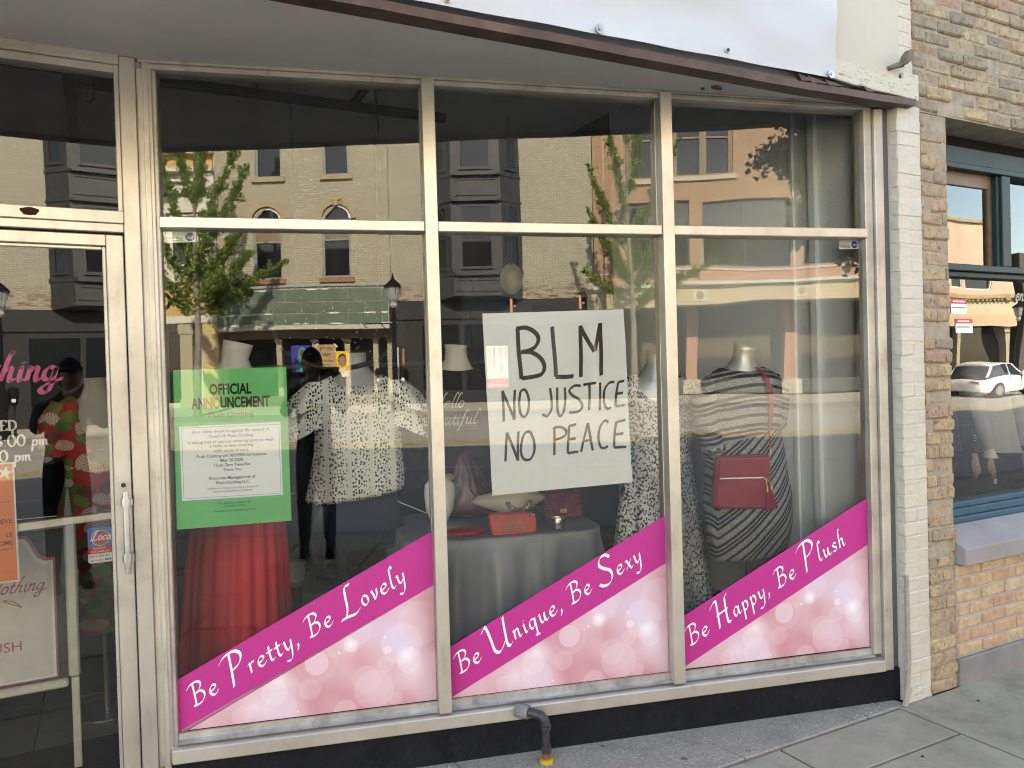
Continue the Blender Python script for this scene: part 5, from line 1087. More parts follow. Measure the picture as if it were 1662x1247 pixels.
# ---- leopard dress mannequin
t = thing('mannequin', W(2.44, .25, .85), 'headless silver mannequin in a long black and white leopard print dress', 'mannequin', 'headless mannequins in the shop window')
loft('body', W, [(1.25, 2.44, .85, .17, .10), (1.40, 2.44, .84, .19, .118), (1.53, 2.44, .845, .19, .105), (1.59, 2.44, .85, .15, .09), (1.62, 2.44, .845, .105, .078), (1.655, 2.437, .84, .072, .068), (1.69, 2.436, .835, .057, .057), (1.735, 2.436, .825, .058, .056, dict(tu=-.02, to=-.01))], silver_skin, t, 32)
loft('dress', W, [(1.633, 2.44, .85, .13, .092, dict(v=(.185, 2.2))), (1.60, 2.44, .85, .18, .11, dict(v=(.14, 2.4))), (1.54, 2.44, .85, .205, .125, dict(v=(.08, 2.6))), (1.42, 2.44, .84, .205, .14), (1.33, 2.44, .845, .195, .135), (1.20, 2.44, .85, .185, .125), (1.05, 2.44, .85, .205, .145, dict(fold=[(.03, 9, 0)])), (.85, 2.435, .85, .235, .17, dict(fold=[(.05, 9, .3), (.02, 17, 0)])), (.6, 2.43, .85, .262, .2, dict(fold=[(.06, 9, .5), (.025, 17, 0)])), (.36, 2.43, .85, .285, .22, dict(fold=[(.07, 9, .7), (.03, 17, 0)])), (.27, 2.43, .85, .29, .225, dict(fold=[(.07, 9, .8), (.03, 17, 0)]))], f_leo, t, 72, False, False, uv=uvW)
sleeve('sleeve', W, [(2.30, 1.575, .85), (2.235, 1.53, .84), (2.20, 1.47, .83), (2.165, 1.40, .82), (2.15, 1.33, .81)], [.05, .07, .075, .08, .086], f_leo, t, 16, uv=uvW)
sleeve('sleeve', W, [(2.58, 1.575, .85), (2.64, 1.53, .85), (2.665, 1.45, .85), (2.685, 1.35, .85), (2.69, 1.27, .85)], [.05, .062, .066, .07, .076], f_leo, t, 16, uv=uvW)
mb = MB(); mb.tube([W(2.44, .25, .85), W(2.44, 1.2, .85)], .013, 8); mb.tube([W(2.44, .251, .85), W(2.44, .262, .85)], .13, 20); mb.obj('stand', steel, t)
# ---- dotted blouse mannequin
BO = 1.62
BW = lambda u, z, o=0.0: W(.776+(u-.80)*.853, .584+(z-.40)*.853, .9+(o-1.62)*.853)
t = thing('mannequin', BW(.80, .40, BO), 'headless black legged mannequin in a cream blouse with black dots and ruffled sleeves', 'mannequin', 'headless mannequins in the shop window')
loft('body', BW, [(.78, .80, BO, .17, .12), (1.0, .80, BO, .185, .125), (1.25, .80, BO, .15, .11), (1.45, .80, BO, .19, .13), (1.60, .80, BO, .20, .11), (1.655, .80, BO, .13, .09), (1.69, .80, BO, .085, .075), (1.75, .80, BO, .06, .06), (1.80, .80, BO-.01, .06, .058)], grey_skin, t, 28)
loft('blouse', BW, [(1.665, .80, BO, .15, .10, dict(v=(.085, 1.6))), (1.64, .80, BO, .205, .125, dict(v=(.05, 1.6))), (1.60, .80, BO, .25, .14), (1.50, .80, BO-.01, .262, .165), (1.38, .80, BO-.015, .258, .175, dict(fold=[(.01, 13, 0)])), (1.2, .795, BO-.01, .262, .175, dict(fold=[(.02, 13, .2)])), (1.05, .785, BO, .28, .18, dict(fold=[(.03, 13, .4)], tu=.01)), (.95, .77, BO, .292, .19, dict(fold=[(.035, 13, .5)], tu=.03)), (.92, .77, BO, .275, .18, dict(fold=[(.035, 13, .5)], tu=.03)), (.935, .77, BO, .23, .15, dict(tu=.03))], f_dot, t, 60, False, False, uv=uvW)
def ruffle(sg):
    c0 = .80+sg*.22
    for z0, z1, r0_, r1_, du in ((1.63, 1.45, .07, .17, .10), (1.53, 1.30, .08, .155, .12)):
        loft('ruffle_sleeve', BW, [(z0, c0+sg*.0, BO, r0_, r0_+.02), ((z0*2+z1)/3, c0+sg*du*.5, BO-.01, r0_+.04, r0_+.035, dict(fold=[(.05, 5, sg)], tu=-sg*.02)), ((z0+2*z1)/3, c0+sg*du*.85, BO-.02, (r0_+r1_)/2+.01, r1_*.8, dict(fold=[(.10, 5, sg), (.04, 11, 1)], tu=-sg*.05)), (z1, c0+sg*du, BO-.02, r1_, r1_*.9, dict(fold=[(.14, 5, sg), (.06, 11, 1)], tu=-sg*.07))], f_dot, t, 44, False, False, uv=uvW)
ruffle(-1); ruffle(1)
loft('skirt', BW, [(1.0, .78, BO, .19, .13), (.85, .79, BO+.02, .245, .15), (.7, .82, BO+.03, .25, .15), (.60, .84, BO+.04, .24, .14)], navy, t, 28, True, True)
for du in (0, .16):
    mb = MB(); x = .515+du
    mb.tube([BW(x+.08, .95, BO), BW(x+.02, .76, BO-.02), BW(x-.01, .66, BO), BW(x+.005, .55, BO+.02), BW(x+.03, .45, BO)], [.085, .062, .052, .045, .032], 14); mb.obj('leg', black_skin, t, smooth=True)
    mb = MB(); mb.loft([ring(W, z, x+.045+k*.045, BO-.10*k-.0, r_, r2, 16) for k, (z, r_, r2) in enumerate([(.43, .03, .035)])]+[[BW(x+.03+.10*q, .402+.05*(1-q)*(j in (0, 1, 2, 3, 4)) , BO-.08*q+.028*math.cos(j*.785)) for j in range(16)] for q in (.0, .4, .8, 1.0)][:0], True); mb.loft([[BW(x+.01+.14*q, .402+(.055-.035*q)*max(0, math.sin(2*math.pi*j/14))+.0, BO-.06*q+.033*(1-.5*q*q)*math.cos(2*math.pi*j/14)) for j in range(14)] for q in np.linspace(0, 1, 7)]); mb.obj('shoe', black_cloth, t, smooth=True)
t = thing('plinth', W(.8, .25, .95), 'low black display plinth under the dotted blouse mannequin', 'plinth')
mb = MB(); mb.box(W, .47, 1.08, .251, .583, .72, 1.2); mb.obj('block', flat('black_plinth', (0.02, 0.02, 0.022), .6), t, bevel=.004)
# ---- red pleated dress behind the green notice
t = thing('mannequin', W(.19, .25, .62), 'white bust mannequin in a red pleated gown behind the green notice', 'mannequin', 'headless mannequins in the shop window')
loft('body', W, [(1.2, .2, .62, .15, .11), (1.45, .2, .61, .19, .12), (1.6, .2, .62, .19, .105), (1.655, .2, .62, .13, .09), (1.70, .2, .615, .085, .075), (1.75, .205, .61, .062, .06), (1.79, .215, .6, .066, .062), (1.83, .225, .595, .066, .06, dict(tu=-.015))], white_skin, t, 28)
fo = lambda a: dict(fold=[(a, 21, 0.3), (a*.5, 9, 1)])
loft('gown', W, [(1.56, .2, .62, .2, .125), (1.4, .2, .61, .21, .15), (1.22, .2, .62, .165, .125), (1.15, .2, .62, .175, .135, fo(.02)), (1.0, .195, .62, .205, .17, fo(.04)), (.8, .185, .62, .222, .19, fo(.05)), (.5, .175, .62, .238, .21, fo(.055)), (.255, .17, .62, .25, .225, fo(.06))], red_cloth, t, 84, True, False, smooth=True)
# ---- black tee mannequin with the greeting
t = thing('mannequin', W(1.40, .40, 1.5), 'white necked mannequin in a black greeting tee left of the handwritten paper', 'mannequin', 'headless mannequins in the shop window')
loft('body', W, [(1.3, 1.40, 1.5, .17, .11), (1.55, 1.40, 1.5, .18, .11), (1.655, 1.40, 1.5, .14, .095), (1.70, 1.40, 1.5, .095, .08), (1.75, 1.40, 1.495, .072, .068), (1.80, 1.40, 1.49, .066, .064), (1.832, 1.40, 1.487, .07, .068, dict(tu=-.006))], white_skin, t, 28)
mb = MB(); mb.tube([W(1.395+.02*math.cos(a), 1.845+.025*math.sin(a), 1.487) for a in np.linspace(0, math.pi, 9)], .003, 5); mb.obj('neck_loop', dark_metal, t)
loft('tee_shirt', W, [(1.69, 1.40, 1.5, .135, .10, dict(v=(.02, 2))), (1.65, 1.40, 1.5, .2, .125), (1.58, 1.40, 1.5, .235, .14), (1.4, 1.40, 1.49, .225, .16), (1.2, 1.40, 1.5, .215, .15), (.9, 1.40, 1.5, .23, .16)], black_cloth, t, 32, True, False)
for sg in (-1, 1): sleeve('sleeve', W, [(1.40+sg*.2, 1.60, 1.5), (1.40+sg*.27, 1.5, 1.49), (1.40+sg*.30, 1.38, 1.48)], [.06, .075, .08], black_cloth, t, 14)
mb = MB(); P_ = lambda x, y, l=0.0: W(1.215+x*.105, 1.43+y*.105, 1.318-l*1.0)
r1, _w = write('Hello', None, .05, 0, .7, slant=.25) if 'Hello'[0] in ' ' else (None, 0)
def script(mb, text, x, z, sc, F_, mono, nib=0.0, slant=.3, gap=0.0, lift=0.0, caps=None, ang=.7):
    run, w_ = write(text, lambda a, b_, l: F_(x+a*sc, z+b_*sc, l), mono/sc if mono else .02, nib/sc, ang, caps, slant, gap)
    # the pen works in letter units, the place function scales them
    run(mb, lift); return w_*sc
FT = lambda u, z, l=0.0: W(u, z, 1.318-l)
script(mb, 'Hello', 1.225, 1.455, .085, FT, .006, slant=.3); script(mb, 'Beautiful', 1.14, 1.355, .085, FT, .006, slant=.3)
mb.obj('greeting_print', white_m, t)
mb = MB(); mb.tube([W(1.40, .40, 1.5), W(1.40, 1.0, 1.5)], .013, 8); mb.tube([W(1.40, .401, 1.5), W(1.40, .412, 1.5)], .13, 20); mb.obj('stand', steel, t)
# ---- floral dress mannequin inside the door
DM = lambda x, z, o=0.0: Vector((x, 1.95+o, z))
uvD = lambda p: (p.x, p.z)
t = thing('mannequin', DM(-3.44, .01, 0), 'headless mannequin in a red and green leaf print wrap dress behind the door glass', 'mannequin', 'headless mannequins in the shop window')
dull_skin = flat('dull_beige_mannequin', (0.42, 0.39, 0.34), .6, v=.03)
loft('body', DM, [(1.1, -3.44, 0, .14, .10), (1.38, -3.44, -.01, .16, .115), (1.50, -3.44, 0, .165, .095), (1.555, -3.44, 0, .115, .08), (1.595, -3.44, 0, .072, .064), (1.65, -3.44, -.005, .054, .054), (1.685, -3.44, -.01, .056, .056)], dull_skin, t, 28)
loft('dress', DM, [(1.60, -3.44, 0, .115, .082, dict(v=(.20, 5))), (1.575, -3.44, 0, .16, .10, dict(v=(.20, 6))), (1.50, -3.44, -.005, .19, .122, dict(v=(.135, 7))), (1.40, -3.44, -.01, .178, .135), (1.25, -3.44, 0, .15, .115), (1.18, -3.44, 0, .152, .115), (1.05, -3.44, 0, .185, .135, dict(fold=[(.02, 7, 0)])), (.8, -3.45, 0, .2, .16, dict(fold=[(.04, 8, 0)])), (.5, -3.46, 0, .215, .175, dict(fold=[(.05, 8, .3)])), (.45, -3.46, 0, .22, .18, dict(fold=[(.05, 8, .3)]))], f_flo, t, 56, False, False, uv=uvD)
for sg in (-1, 1): sleeve('sleeve', DM, [(-3.44+sg*.15, 1.56, 0), (-3.44+sg*.19, 1.47, 0), (-3.44+sg*.20, 1.37, -.01), (-3.44+sg*.175, 1.29, -.03)], [.05, .068, .066, .058], f_flo, t, 16, uv=uvD)
mb = MB(); mb.tube([DM(-3.44, .01, 0), DM(-3.44, 1.15, 0)], .013, 8); mb.tube([DM(-3.44, .011, 0), DM(-3.44, .02, 0)], .14, 20); mb.obj('stand', steel, t)

# ---- jewellery table
t = thing('display_table', W(1.45, .25, .8), 'low display table under a long grey satin cloth in the middle window', 'table')
satin = worn('grey_satin', (0.23, 0.245, 0.30), (0.185, 0.197, 0.245), .38, 0, 2.5, bump=0)
def rr(F, z, u0, u1, o0, o1, rad, n=16, fold=0.0, k=30, grow=0.0, ph=0.0):
    pts = []; per = []
    for cx, co, a0 in ((u1-rad, o1-rad, 0), (u0+rad, o1-rad, 90), (u0+rad, o0+rad, 180), (u1-rad, o0+rad, 270)):
        for i in range(n):
            a = math.radians(a0+90*i/(n-1)); per.append((cx+rad*math.cos(a), co+rad*math.sin(a), math.cos(a), math.sin(a)))
    # subdivide straight sides
    out = []
    for i, p in enumerate(per):
        q = per[(i+1) % len(per)]; out.append(p)
        if (Vector(p[:2])-Vector(q[:2])).length > .1:
            for f in np.linspace(0, 1, 42)[1:-1]: out.append(tuple(a_*(1-f)+b_*f for a_, b_ in zip(p, q)))
    for i, p in enumerate(out):
        s_ = i/len(out)*k*2*math.pi
        g_ = grow+fold*(math.sin(s_+ph)+.5*math.sin(s_*.37+1)+.3*math.sin(s_*2.3+ph))
        pts.append(F(p[0]+p[2]*g_, z, p[1]+p[3]*g_))
    return pts
mb = MB(); mb.loft([rr(W, z, .95, 1.98, .43, 1.25, .16, fold=fo_, grow=g_, k=17, ph=.3*i) for i, (z, fo_, g_) in enumerate([(.855, 0, -.02), (.853, 0, -.006), (.845, .0005, .0), (.80, .006, .002), (.70, .018, .010), (.55, .030, .02), (.40, .040, .03), (.258, .048, .04)])], True, True, False)
mb.obj('tablecloth', satin, t, smooth=True)
TZ = .8555
# red studded clutch
b = thing('clutch_bag', W(1.5, TZ, .47), 'bright red clutch bag covered with bronze studs at the front of the table', 'clutch bag')
mb = MB(); CF = lambda u, z, o=0.0: W(u, TZ+z, .445+o+z*.25)
mb.prism(CF, [(1.375, .108), (1.605, .100), (1.612, .09), (1.615, .015), (1.60, .002), (1.395, .002), (1.384, .012), (1.376, .09)], 0, .05); mb.obj('bag_body', redl, b, bevel=.007)
sm = MB(); sm.loft([[Vector((.0048*q*math.cos(a), -.003*h_, .0048*q*math.sin(a))) for a in np.linspace(0, 2*math.pi, 9)[:-1]] for q, h_ in ((1, 0), (.75, .7), (.2, 1))]); sme = sm.mesh('stud', stud_m, smooth=True)
cnt = 0
for r_ in range(9):
    for c in range(20):
        u = 1.40+c*.0108+(r_ % 2)*.0054; z = .014+r_*.0096
        x = (u-1.495)/.11; y = z/.1
        A = abs(x) < (1.02-y)*.92 and not (abs(x-.08) < (.30-y)*.75)
        B_ = y > .62 and abs(abs(x)-.82+.0) < (y-.55)*.55 and abs(x) > .55
        if A or B_:
            o = inst('stud', sme, CF(u, z, -.0005), b, (0, 0, -TH))
# quilted bag
b = thing('handbag', W(1.85, TZ, .8), 'dark red chevron quilted handbag with gold twist clasp at the table right', 'handbag')
QF = lambda u, z, o=0.0: W(u, TZ+z, .76+o)
mb = MB(); mb.prism(QF, [(1.738, .0), (1.728, .03), (1.745, .13), (1.76, .145), (1.925, .147), (1.942, .13), (1.957, .03), (1.95, .0)], 0, .075); mb.obj('bag_body', maroon, b, bevel=.01)
mb = MB()
for i in range(9):
    for sg in (-1, 1):
        u0 = 1.842; 
        for zz in (.145,):
            a = (u0, .155-i*.019+.0); e = (u0+sg*.10, .155-i*.019+.085)
            pts = [(a[0]+(e[0]-a[0])*q, a[1]+(e[1]-a[1])*q) for q in np.linspace(0, 1, 9)]
            pts = [p for p in pts if .008 < p[1] < .14]
            if len(pts) > 1: mb.tube([QF(p[0], p[1], -.002) for p in pts], .0045, 6)
mb.obj('quilting', maroon, b, smooth=True)
mb = MB(); mb.prism(QF, [(1.735, .062), (1.842, .045), (1.95, .064), (1.95, .07), (1.842, .052), (1.735, .068)], -.012, -.003); mb.obj('flap_edge', maroon, b)
mb = MB(); mb.prism(QF, [(1.818, .035), (1.818, .062), (1.86, .062), (1.86, .035)], -.018, -.0125); mb.prism(QF, [(1.828, .043), (1.828, .054), (1.85, .054), (1.85, .043)], -.024, -.0185); mb.obj('clasp', gold, b, bevel=.002)
# big crumpled maroon bag
b = thing('tote_bag', W(1.38, TZ, 1.05), 'large crumpled maroon patent tote slumped behind the necklace stand', 'handbag')
gl_m = worn('maroon_patent', (0.09, 0.004, 0.010), (0.06, 0.003, 0.007), .25, 0, 7, bump=.5, bsc=26)
lv = [(TZ+.002, 1.39, 1.08, .17, .12, dict(fold=[(.05, 5, 0)])), (TZ+.06, 1.39, 1.08, .19, .13, dict(fold=[(.07, 6, .5), (.03, 13, 0)])), (TZ+.14, 1.38, 1.08, .155, .11, dict(fold=[(.09, 5, 1), (.05, 11, 0)])), (TZ+.22, 1.365, 1.08, .10, .085, dict(fold=[(.12, 5, 1.6), (.05, 11, 1)])), (TZ+.30, 1.355, 1.08, .065, .06, dict(fold=[(.15, 5, 2)])), (TZ+.36, 1.36, 1.08, .035, .035), (TZ+.385, 1.365, 1.08, .02, .02)]
loft('bag_body', W, lv, gl_m, b, 48)
mb = MB(); mb.tube([W(1.29, TZ+.05, .96), W(1.33, TZ+.02, .945), W(1.42, TZ+.018, .94), W(1.50, TZ+.05, .95)], .005, 6); mb.tube([W(1.35, TZ+.33, 1.02), W(1.375, TZ+.25, .99), W(1.37, TZ+.17, .96), W(1.40, TZ+.12, .95)], .005, 6); mb.obj('handle', gl_m, b)
b = thing('sequin_panel', W(1.48, TZ, 1.15), 'small upright silver beaded panel behind the white necklace stand', 'beaded panel')
mb = MB(); mb.box(W, 1.44, 1.53, TZ, 1.065, 1.15, 1.16); mb.obj('panel', black_cloth, b)
mb = MB()
for i in range(11):
    for j in range(13):
        u = 1.447+i*.0077; z = 1.058-j*.0077; mb.loft([[W(u+q*.003*math.cos(a), z+q*.003*math.sin(a), 1.1495-h_) for a in (0, 1.57, 3.14, 4.71)] for q, h_ in ((1, 0), (.4, .003))])
tag(mb.obj('beads', chrome, b), kind='stuff')
# necklace bust (white) at left
b = thing('necklace_bust', W(1.2, TZ, .9), 'white necklace bust with thin dark chain just right of the first mullion', 'display bust')
loft('bust', W, [(TZ, 1.19, .92, .045, .04), (TZ+.015, 1.19, .92, .05, .045), (TZ+.07, 1.195, .91, .075, .04), (TZ+.16, 1.20, .91, .088, .045), (TZ+.205, 1.20, .92, .082, .04), (TZ+.235, 1.195, .925, .05, .035), (TZ+.26, 1.19, .93, .035, .032), (TZ+.31, 1.185, .935, .033, .03)], white_skin, b, 24)
mb = MB(); mb.tube([W(1.165, TZ+.27, .895), W(1.18, TZ+.2, .868), W(1.20, TZ+.12, .864), W(1.222, TZ+.2, .868), W(1.225, TZ+.27, .895)], .002, 5); mb.tube([W(1.2, TZ+.12, .863), W(1.2, TZ+.09, .864)], .006, 8); mb.obj('chain', dark_metal, b)
mb = MB(); mb.loft([[W(1.25+.03*q*math.cos(a), TZ+.24+.02*math.sin(a)*q, .91+k*.01) for a in np.linspace(0, 6.283, 11)[:-1]] for k, q in enumerate((.3, 1, .9, .3))]); mb.obj('tag_knob', flat('tan_knob', (0.35, 0.28, 0.18), .5), b)
# necklace shoulder display
b = thing('necklace_stand', W(1.53, TZ, .64), 'cream shoulder shaped necklace stand with chunky crystal collar under the paper', 'display bust')
mb = MB(); mb.tube([W(1.53, TZ, .68), W(1.53, .95, .68)], .02, 10); mb.tube([W(1.53, TZ, .68), W(1.53, TZ+.012, .68)], .06, 16); mb.obj('foot', white_skin, b)
def shoulder(i, j):
    x = (i-.5)*2; u = 1.527+x*.192
    top = 1.045+.01*math.cos(x*3)-.022*abs(x)**2.2-.03*max(0, abs(x)-.9)*8; bot = .930+.046*min(1, abs(x)*1.15)**1.3+.03*max(0, abs(x)-.93)*8
    z = bot+(top-bot)*j; o = .63-.055*math.sin(math.pi*(.15+.7*j))*(1-.55*x*x)+.07*x*x
    return W(u, z, o)
mb = MB(); mb.grid(shoulder, 28, 12)
mb.grid(lambda i, j: shoulder(i, j)+WN*.03, 28, 12); mb.obj('shoulder_form', flat('cream_display', (0.70, 0.66, 0.55), .35, v=.04), b, smooth=True)
mb = MB(); mb.grid(lambda i, j: shoulder(i, 1)+WN*.03*j, 28, 1); mb.grid(lambda i, j: shoulder(i, 0)+WN*.03*j, 28, 1); mb.obj('form_edge', flat('cream_display_edge', (0.6, 0.56, 0.47), .4, v=.04), b)
mb = MB()
for k in range(11):
    a = math.pi*(1.08+.84*k/10); u = 1.553+.058*math.cos(a); z = 1.008+.052*math.sin(a); d = Vector((math.cos(a), math.sin(a)))
    p = [W(u+d.x*s1-d.y*s2, z+d.y*s1+d.x*s2, .563-l) for s1, s2, l in ((-.012, .0055, 0), (-.012, -.0055, 0), (.014, -.008, 0), (.014, .008, 0), (0, 0, .009))]
    mb.add(p, [(0, 1, 4), (1, 2, 4), (2, 3, 4), (3, 0, 4), (0, 3, 2, 1)])
mb.obj('crystal_collar', flat('smoky_crystal', (0.7, 0.69, 0.66), .15, .8), b)
# flat maroon clutch and cuff
b = thing('clutch_bag', W(1.26, TZ, .52), 'flat dark red clutch lying on the table beside the white bust', 'clutch bag')
mb = MB(); mb.loft([[W(1.262+.1*q*math.cos(a)*(1+.1*math.cos(2*a)), TZ+h_, .54+.06*q*math.sin(a)) for a in np.linspace(0, 2*math.pi, 25)[:-1]] for q, h_ in ((.9, .001), (1, .008), (.97, .02), (.75, .033), (.3, .038))]); mb.obj('bag_body', crimson, b, smooth=True)
b = thing('cuff_bracelet', W(1.745, TZ, .53), 'wide silver cuff bracelet with feather pattern at the table front', 'bracelet')
mb = MB(); mb.loft([[W(1.745+.036*math.cos(a)*q, TZ+z, .53+.032*math.sin(a)*q) for a in np.linspace(0, 2*math.pi, 27)[:-1]] for z, q in ((.0005, .97), (.003, 1), (.055, 1.0), (.058, .96), (.055, .9), (.003, .9))]); cu_ = mb.obj('cuff', chrome, b, smooth=True)
mb = MB()
for i in range(7):
    for sg in (-1, 1):
        mb.tube([W(1.745+.0375*math.sin(sg*q), TZ+.002+i*.0075+.018*q/1.1, .53-.0335*math.cos(sg*q)) for q in np.linspace(.02, 1.1, 6) if TZ+.002+i*.0075+.018*q/1.1 < TZ+.056], .0014, 4)
mb.obj('feather_lines', dark_metal, b)
# items far back
b = thing('denim_jacket', W(1.78, 1.9, 2.3), 'dark blue denim jacket hanging deep in the shop above the paper', 'jacket')
denim = flat('dark_denim', (0.03, 0.045, 0.07), .9)
loft('jacket', W, [(1.75, 1.82, 2.3, .19, .08, dict(fold=[(.04, 5, 0)])), (2.1, 1.82, 2.3, .19, .09, dict(fold=[(.05, 5, 0)])), (2.32, 1.82, 2.3, .18, .09), (2.42, 1.83, 2.3, .08, .06)], denim, b, 28)
for sg in (-1, 1): sleeve('sleeve', W, [(1.82+sg*.16, 2.34, 2.3), (1.82+sg*.22, 2.1, 2.28), (1.82+sg*.23, 1.84, 2.26)], [.06, .06, .05], denim, b)
mb = MB(); mb.tube([W(1.83, 2.43, 2.3), W(1.83, 2.75, 2.3)], .006, 6); mb.obj('hanger', dark_metal, b)
b = thing('sun_hat', W(1.93, 2.3, 2.2), 'round pale straw sun hat hanging beside the denim jacket', 'hat')
loft('hat', lambda u, z, o: W(u, o, z), [(2.22, 1.935, 2.33, .085, .115), (2.205, 1.935, 2.33, .085, .11), (2.17, 1.935, 2.33, .05, .065), (2.15, 1.935, 2.33, .03, .04)], flat('straw', (0.55, 0.5, 0.38), .8), b, 24)
mb = MB(); mb.tube([W(1.935, 2.42, 2.2), W(1.935, 3.5, 2.2)], .004, 5); mb.obj('cord', dark_metal, b)
# clip bar above the paper
b = thing('clip_hanger', W(1.62, 1.95, .2), 'black trouser hanger with two copper clips above the handwritten paper', 'hanger')
mb = MB(); mb.tube([W(1.44, 1.975, .22), W(1.80, 1.985, .22)], .012, 8); mb.tube([W(1.62, 1.98, .22), W(1.62, 2.2, .22), W(1.64, 2.25, .22)], .004, 6); mb.obj('bar', black_m, b)
copper = flat('copper_clip', (0.55, 0.30, 0.22), .3, .9)
for u, z in ((1.455, 1.962), (1.785, 1.974)):
    mb = MB(); mb.box(W, u-.007, u+.007, z-.035, z+.03, .2, .24); mb.box(W, u+.008, u+.022, z-.01, z+.0, .2, .23); mb.obj('clip', copper, b, bevel=.002)
# hanging paper support
# ceiling track
b = thing('ceiling_track', W(.5, 3.2, 1.2), 'black lighting track with short branch under the dark shop ceiling', 'light track')
mb = MB(); mb.box(lambda u, z, o: W(u, z-.084*(u+.22), o), -1.2, 1.33, 3.235, 3.275, 1.17, 1.23); mb.obj('track', black_m, b)
mb = MB(); mb.tube([W(.80, 3.17, 1.2), W(.93, 3.30, 1.1)], .022, 6); mb.tube([W(.93, 3.28, 1.1), W(.94, 3.0, 1.1)], .005, 5); mb.obj('branch', black_m, b)
for u in (-.9, .3, 1.2):
    mb = MB(); mb.tube([W(u, 3.26-.084*u, 1.2), W(u, 3.555, 1.2)], .006, 5); mb.obj('rod', black_m, b)
b = thing('door_closer_bracket', (-3.5, 1.5, 2.9), 'black metal post and hook hanging above the door inside', 'bracket')
mb = MB(); mb.prism(lambda x, z, o: Vector((x, 1.5+o, z)), [(-3.53, 3.05), (-3.475, 3.05), (-3.465, 2.6), (-3.50, 2.6)], 0, .03); mb.box(lambda x, z, o: Vector((x, 1.5+o, z)), -3.474, -3.2, 2.99, 3.05, .04, .06); mb.tube([(-3.41, 1.5, 3.05), (-3.405, 1.5, 2.93), (-3.42, 1.5, 2.91), (-3.44, 1.5, 2.925)], .008, 6); mb.obj('bracket', black_m, b)
# unlit oval LED sign
b = thing('oval_sign', W(.684, 1.7, .45), 'unlit black oval rim sign with tiny dots hanging in the left window', 'sign')
mb = MB(); OC = (.684, 1.904)
mb.tube([W(OC[0]+.294*math.cos(a), OC[1]+.21*math.sin(a), .45) for a in np.linspace(0, 2*math.pi, 49)], .012, 6, cap=False); mb.obj('rim', flat('sign_rim', (0.02, 0.02, 0.02), .8), b)
mb = MB()
rg = random.Random(2)
for k in range(60):
    a = rg.uniform(0, 6.28); q = rg.choice([.62, .8, .5, .35]); u, z = OC[0]+.294*q*math.cos(a), OC[1]+.21*q*math.sin(a)
    mb.loft([[W(u+.003*r_*math.cos(c), z+.003*r_*math.sin(c), .45-h_) for c in (0, 1.05, 2.1, 3.14, 4.2, 5.2)] for r_, h_ in ((1, 0), (.6, .003))])
tag(mb.obj('dots', flat('led_dot', (0.35, 0.35, 0.33), .4), b), kind='stuff')
mb = MB()
for u in (.5, .88): mb.tube([W(u, 2.07, .45), W(u, 3.55, .45)], .002, 4)
mb.obj('cord', dark_metal, b)
# crumpled paper on the floor, dark racks behind
b = thing('paper_bag', W(.39, .40, 1.55), 'crumpled white paper bag on the display floor beside the black shoes', 'paper bag')
mb = MB(); mb.loft([ring(W, .402+z, .385, 1.62, ru, ro, 20, sq=6, fold=[(.05, 5, z*9)]) for z, ru, ro in ((0, .07, .05), (.03, .078, .06), (.08, .07, .05), (.15, .074, .04), (.152, .065, .03))]); mb.obj('bag', white_m, b)
b = thing('clothes_rack', W(.9, 0, 3.2), 'dim rail of dark clothes standing in the depth of the shop', 'clothes rack')
mb = MB(); mb.tube([W(-.4, 1.75, 3.2), W(2.6, 1.75, 3.2)], .015, 8); mb.tube([W(-.4, 0.01, 3.2), W(-.4, 1.75, 3.2)], .015, 8); mb.tube([W(2.6, 0.01, 3.2), W(2.6, 1.75, 3.2)], .015, 8); mb.obj('rail', steel, b)
for k in range(16):
    c = [(0.02, .02, .03), (.05, .045, .04), (.03, .01, .012), (.025, .03, .03)][k % 4]; nm = 'rack_cloth_%d' % (k % 4)
    loft('garment', W, [(1.70, -.3+k*.18, 3.2, .05, .18), (1.55, -.3+k*.18, 3.2, .065, .22), (.75-.03*(k % 3), -.3+k*.18, 3.2, .08, .22, dict(fold=[(.1, 5, k)]))], MATS.get(nm) or flat(nm, c, .9), b, 18)
# A-frame sign standing inside the door
AF = lambda x, z, o=0.0: Vector((x, 1.35+o, z))
b = thing('a_frame_sign', AF(-3.8, .02, 0), 'white framed pavement sign with pink bordered panel standing inside the door', 'sign')
mb = MB(); mb.box(AF, -3.576, -3.532, .415, 1.075, -.02, .02); mb.box(AF, -4.1, -3.576, .375, .412, -.02, .02); mb.box(AF, -4.1, -3.576, 1.05, 1.085, -.02, .02); mb.box(AF, -4.14, -4.1, .415, 1.075, -.02, .02)
mb.obj('frame', flat('white_metal_frame', (0.70, 0.69, 0.62), .35, .2), b, bevel=.008)
mb = MB(); mb.box(AF, -3.567, -3.537, .024, .41, -.012, .012); mb.obj('leg', flat('white_leg', (0.72, 0.71, 0.66), .4), b, bevel=.003)
mb = MB(); mb.box(AF, -4.135, -4.105, .024, .41, -.012, .012); mb.obj('leg', MATS['white_leg'], b, bevel=.003)
mb = MB(); mb.box(AF, -4.1, -3.577, .413, 1.049, .004, .012); mb.obj('backing', flat('grey_sign_backing', (0.05, 0.052, 0.056), .5), b)
def plate(i_, x1, zt):
    q = x1; return [(-4.08, .42+i_), (q, .42+i_), (q, zt-.10), (q-.03, zt-.10), (q-.055, zt-.085), (q-.072, zt-.05), (q-.085, zt-.02), (q-.10, zt), (-4.08, zt)]
